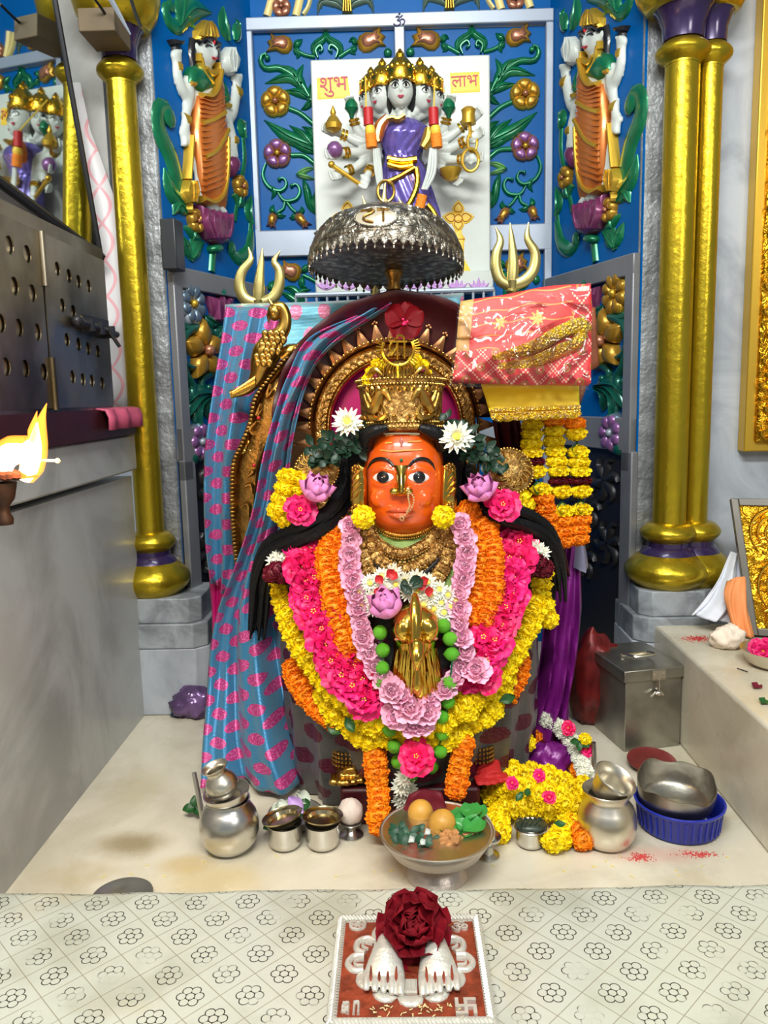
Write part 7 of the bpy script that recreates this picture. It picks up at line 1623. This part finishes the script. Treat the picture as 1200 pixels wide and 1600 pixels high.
o = cloth('orange_cloth', [[(1136, 908, 1.735), (1150, 903, 1.72), (1166, 900, 1.73)], [(1130, 928, 1.725), (1150, 928, 1.71), (1170, 928, 1.72)], [(1138, 960, 1.71), (1155, 962, 1.695), (1172, 962, 1.705)], [(1146, 992, 1.69), (1160, 995, 1.68), (1178, 995, 1.69)]], mat('orange_cotton', sr(240, 150, 88), .65, var=.12, vs=20), nu=20, nv=20, folds=1.5, amp=.006); tag(o, 'orange cloth hanging at the foot of the leaning gold picture', 'cloth')
def powder(label, c, rx, ry, seed, m=m_red, z=0, n=150):
    rr = random.Random(seed); a = MB()
    for k in range(n): x, y = rr.gauss(0, 1), rr.gauss(0, 1); a.ell((c.x+x*rx, c.y+y*ry, z+.0004), rr.uniform(.0006, .0024)*max(.3, 1-.2*hypot(x, y)), None, .0008, 6)
    o = a.build('red_powder', m); o['kind'] = 'stuff'; tag(o, label, 'powder')
m_sind = mat('vermilion_dust', sr(196, 66, 62), .8)
powder('faint red powder smudges on the floor before the silver pot', PZ(1000, 1340, 0), .010, .006, 1, m_sind); powder('red powder smear on the floor before the blue tub', PZ(1092, 1335, 0), .016, .005, 2, m_sind); powder('red powder streak on the marble step behind the pouch', PZ(1092, 998, .206), .022, .012, 3, m_red, .206, 260)
a = MB(); rr = random.Random(77)
for k in range(26):
    x, y = rr.uniform(130, 1150), rr.uniform(1335, 1372); q = PZ(x, y, .0008); t = rr.uniform(0, 3); a.tube([q, q+V((.006*cos(t), .006*sin(t), .0004))], [.0004, .0014, .0004], 5)
o = a.build('scattered_petals', m_mgy); o['kind'] = 'stuff'; tag(o, 'tiny yellow petals scattered on the floor before the vessels', 'petals')
# ---------------------------------------------------------------- burning lamp by the ledge
lp_ = thing('burning_lamp', 'dark lamp with a bright cotton flame held out in front of the marble ledge', 'lamp', tuple(P(0, 800, .95)))
c = P(2, 762, .95)
a = MB(); a.M = TR(c); a.lathe([(.001, -.045), (.010, -.045), (.011, -.038), (.007, -.030), (.008, -.022), (.014, -.014), (.017, 0), (.018, .006), (.015, .004), (.001, -.004)], 24); a.tube([(-.005, 0, -.02), (-.08, 0, -.03), (-.27, 0, -.03)], .006, 8); a.build('lamp_body', m_brassd if False else mat('sooty_brass', sr(40, 26, 20), .5, .5, var=.4, vs=40), lp_)
crumple_m = mat('charred_cotton', sr(96, 44, 26), .9, var=.6, vs=60)
a = MB(); a.M = TR(c+V((.008, 0, .012))); rr = random.Random(4)
for k in range(22): t = rr.uniform(0, 6.3); a.tube([(.024*cos(t)*rr.random(), .014*sin(t), 0), (.030*cos(t), .016*sin(t), .004), (.040*cos(t+.3), .012*sin(t), .001)], [.004, .006, .001], 6, 8)
a.build('cotton_wick', crumple_m, lp_)
def emit(name, col, st, alpha=1):
    m = bpy.data.materials.new(name); m.use_nodes = True; nt = m.node_tree; nt.nodes.clear(); e = nt.nodes.new('ShaderNodeEmission'); e.inputs[0].default_value = (*col, 1); e.inputs[1].default_value = st; o = nt.nodes.new('ShaderNodeOutputMaterial')
    if alpha < 1:
        lw = nt.nodes.new('ShaderNodeLayerWeight'); lw.inputs[0].default_value = .35; t = nt.nodes.new('ShaderNodeBsdfTransparent'); mx = nt.nodes.new('ShaderNodeMixShader'); mr = nt.nodes.new('ShaderNodeMapRange'); mr.inputs[1].default_value = 0; mr.inputs[2].default_value = .9; mr.inputs[3].default_value = alpha; mr.inputs[4].default_value = 0
        nt.links.new(lw.outputs['Facing'], mr.inputs[0]); nt.links.new(mr.outputs[0], mx.inputs[0]); nt.links.new(t.outputs[0], mx.inputs[1]); nt.links.new(e.outputs[0], mx.inputs[2]); nt.links.new(mx.outputs[0], o.inputs[0])
    else: nt.links.new(e.outputs[0], o.inputs[0])
    return m
Yl = .945
a = MB(); a.tube([P(*q, Yl) for q in ((38, 750), (44, 735), (50, 715), (54, 695), (56, 676), (58, 660))], [.007, .0105, .0105, .0085, .005, .001], 14, 24); a.tube([P(*q, Yl) for q in ((-6, 735), (2, 720), (16, 708), (36, 700))], [.010, .013, .012, .006], 14, 16); a.tube([P(*q, Yl) for q in ((14, 738), (18, 722), (34, 708), (48, 690))], [.003, .007, .009, .004], 12, 16); a.build('flame_core', emit('flame_core', (1, .86, .50), 9), lp_)
a = MB(); a.tube([P(*q, Yl-.003) for q in ((42, 750), (48, 735), (54, 712), (58, 690), (62, 668), (67, 648), (73, 630))], [.008, .0145, .0145, .0125, .0085, .004, .0004], 16, 30); a.tube([P(*q, Yl-.003) for q in ((50, 690), (52, 668), (56, 650), (58, 642))], [.005, .006, .003, .0003], 12, 16); a.tube([P(*q, Yl-.003) for q in ((-8, 730), (4, 712), (20, 700), (44, 690))], [.012, .016, .015, .008], 14, 16); a.build('flame_edge', emit('flame_edge', (1, .28, .03), 3.2, .75), lp_)
a = MB(); p0, p1 = P(40, 719, .95), P(90, 720, .95); a.tube([p0, p1], .0017, 8); a.ell(p1, .0034, .003, .0034, 8); tag(a.build('matchstick', mat('pale_wood', sr(214, 190, 160), .7)), 'pale matchstick poking out of the lamp flame', 'matchstick')
d = bpy.data.lights.new('flame_light', 'POINT'); d.energy = 2.6; d.color = (1, .55, .2); d.shadow_soft_size = .02; o = bpy.data.objects.new('flame_light', d); COL.objects.link(o); o.location = P(52, 690, .90)
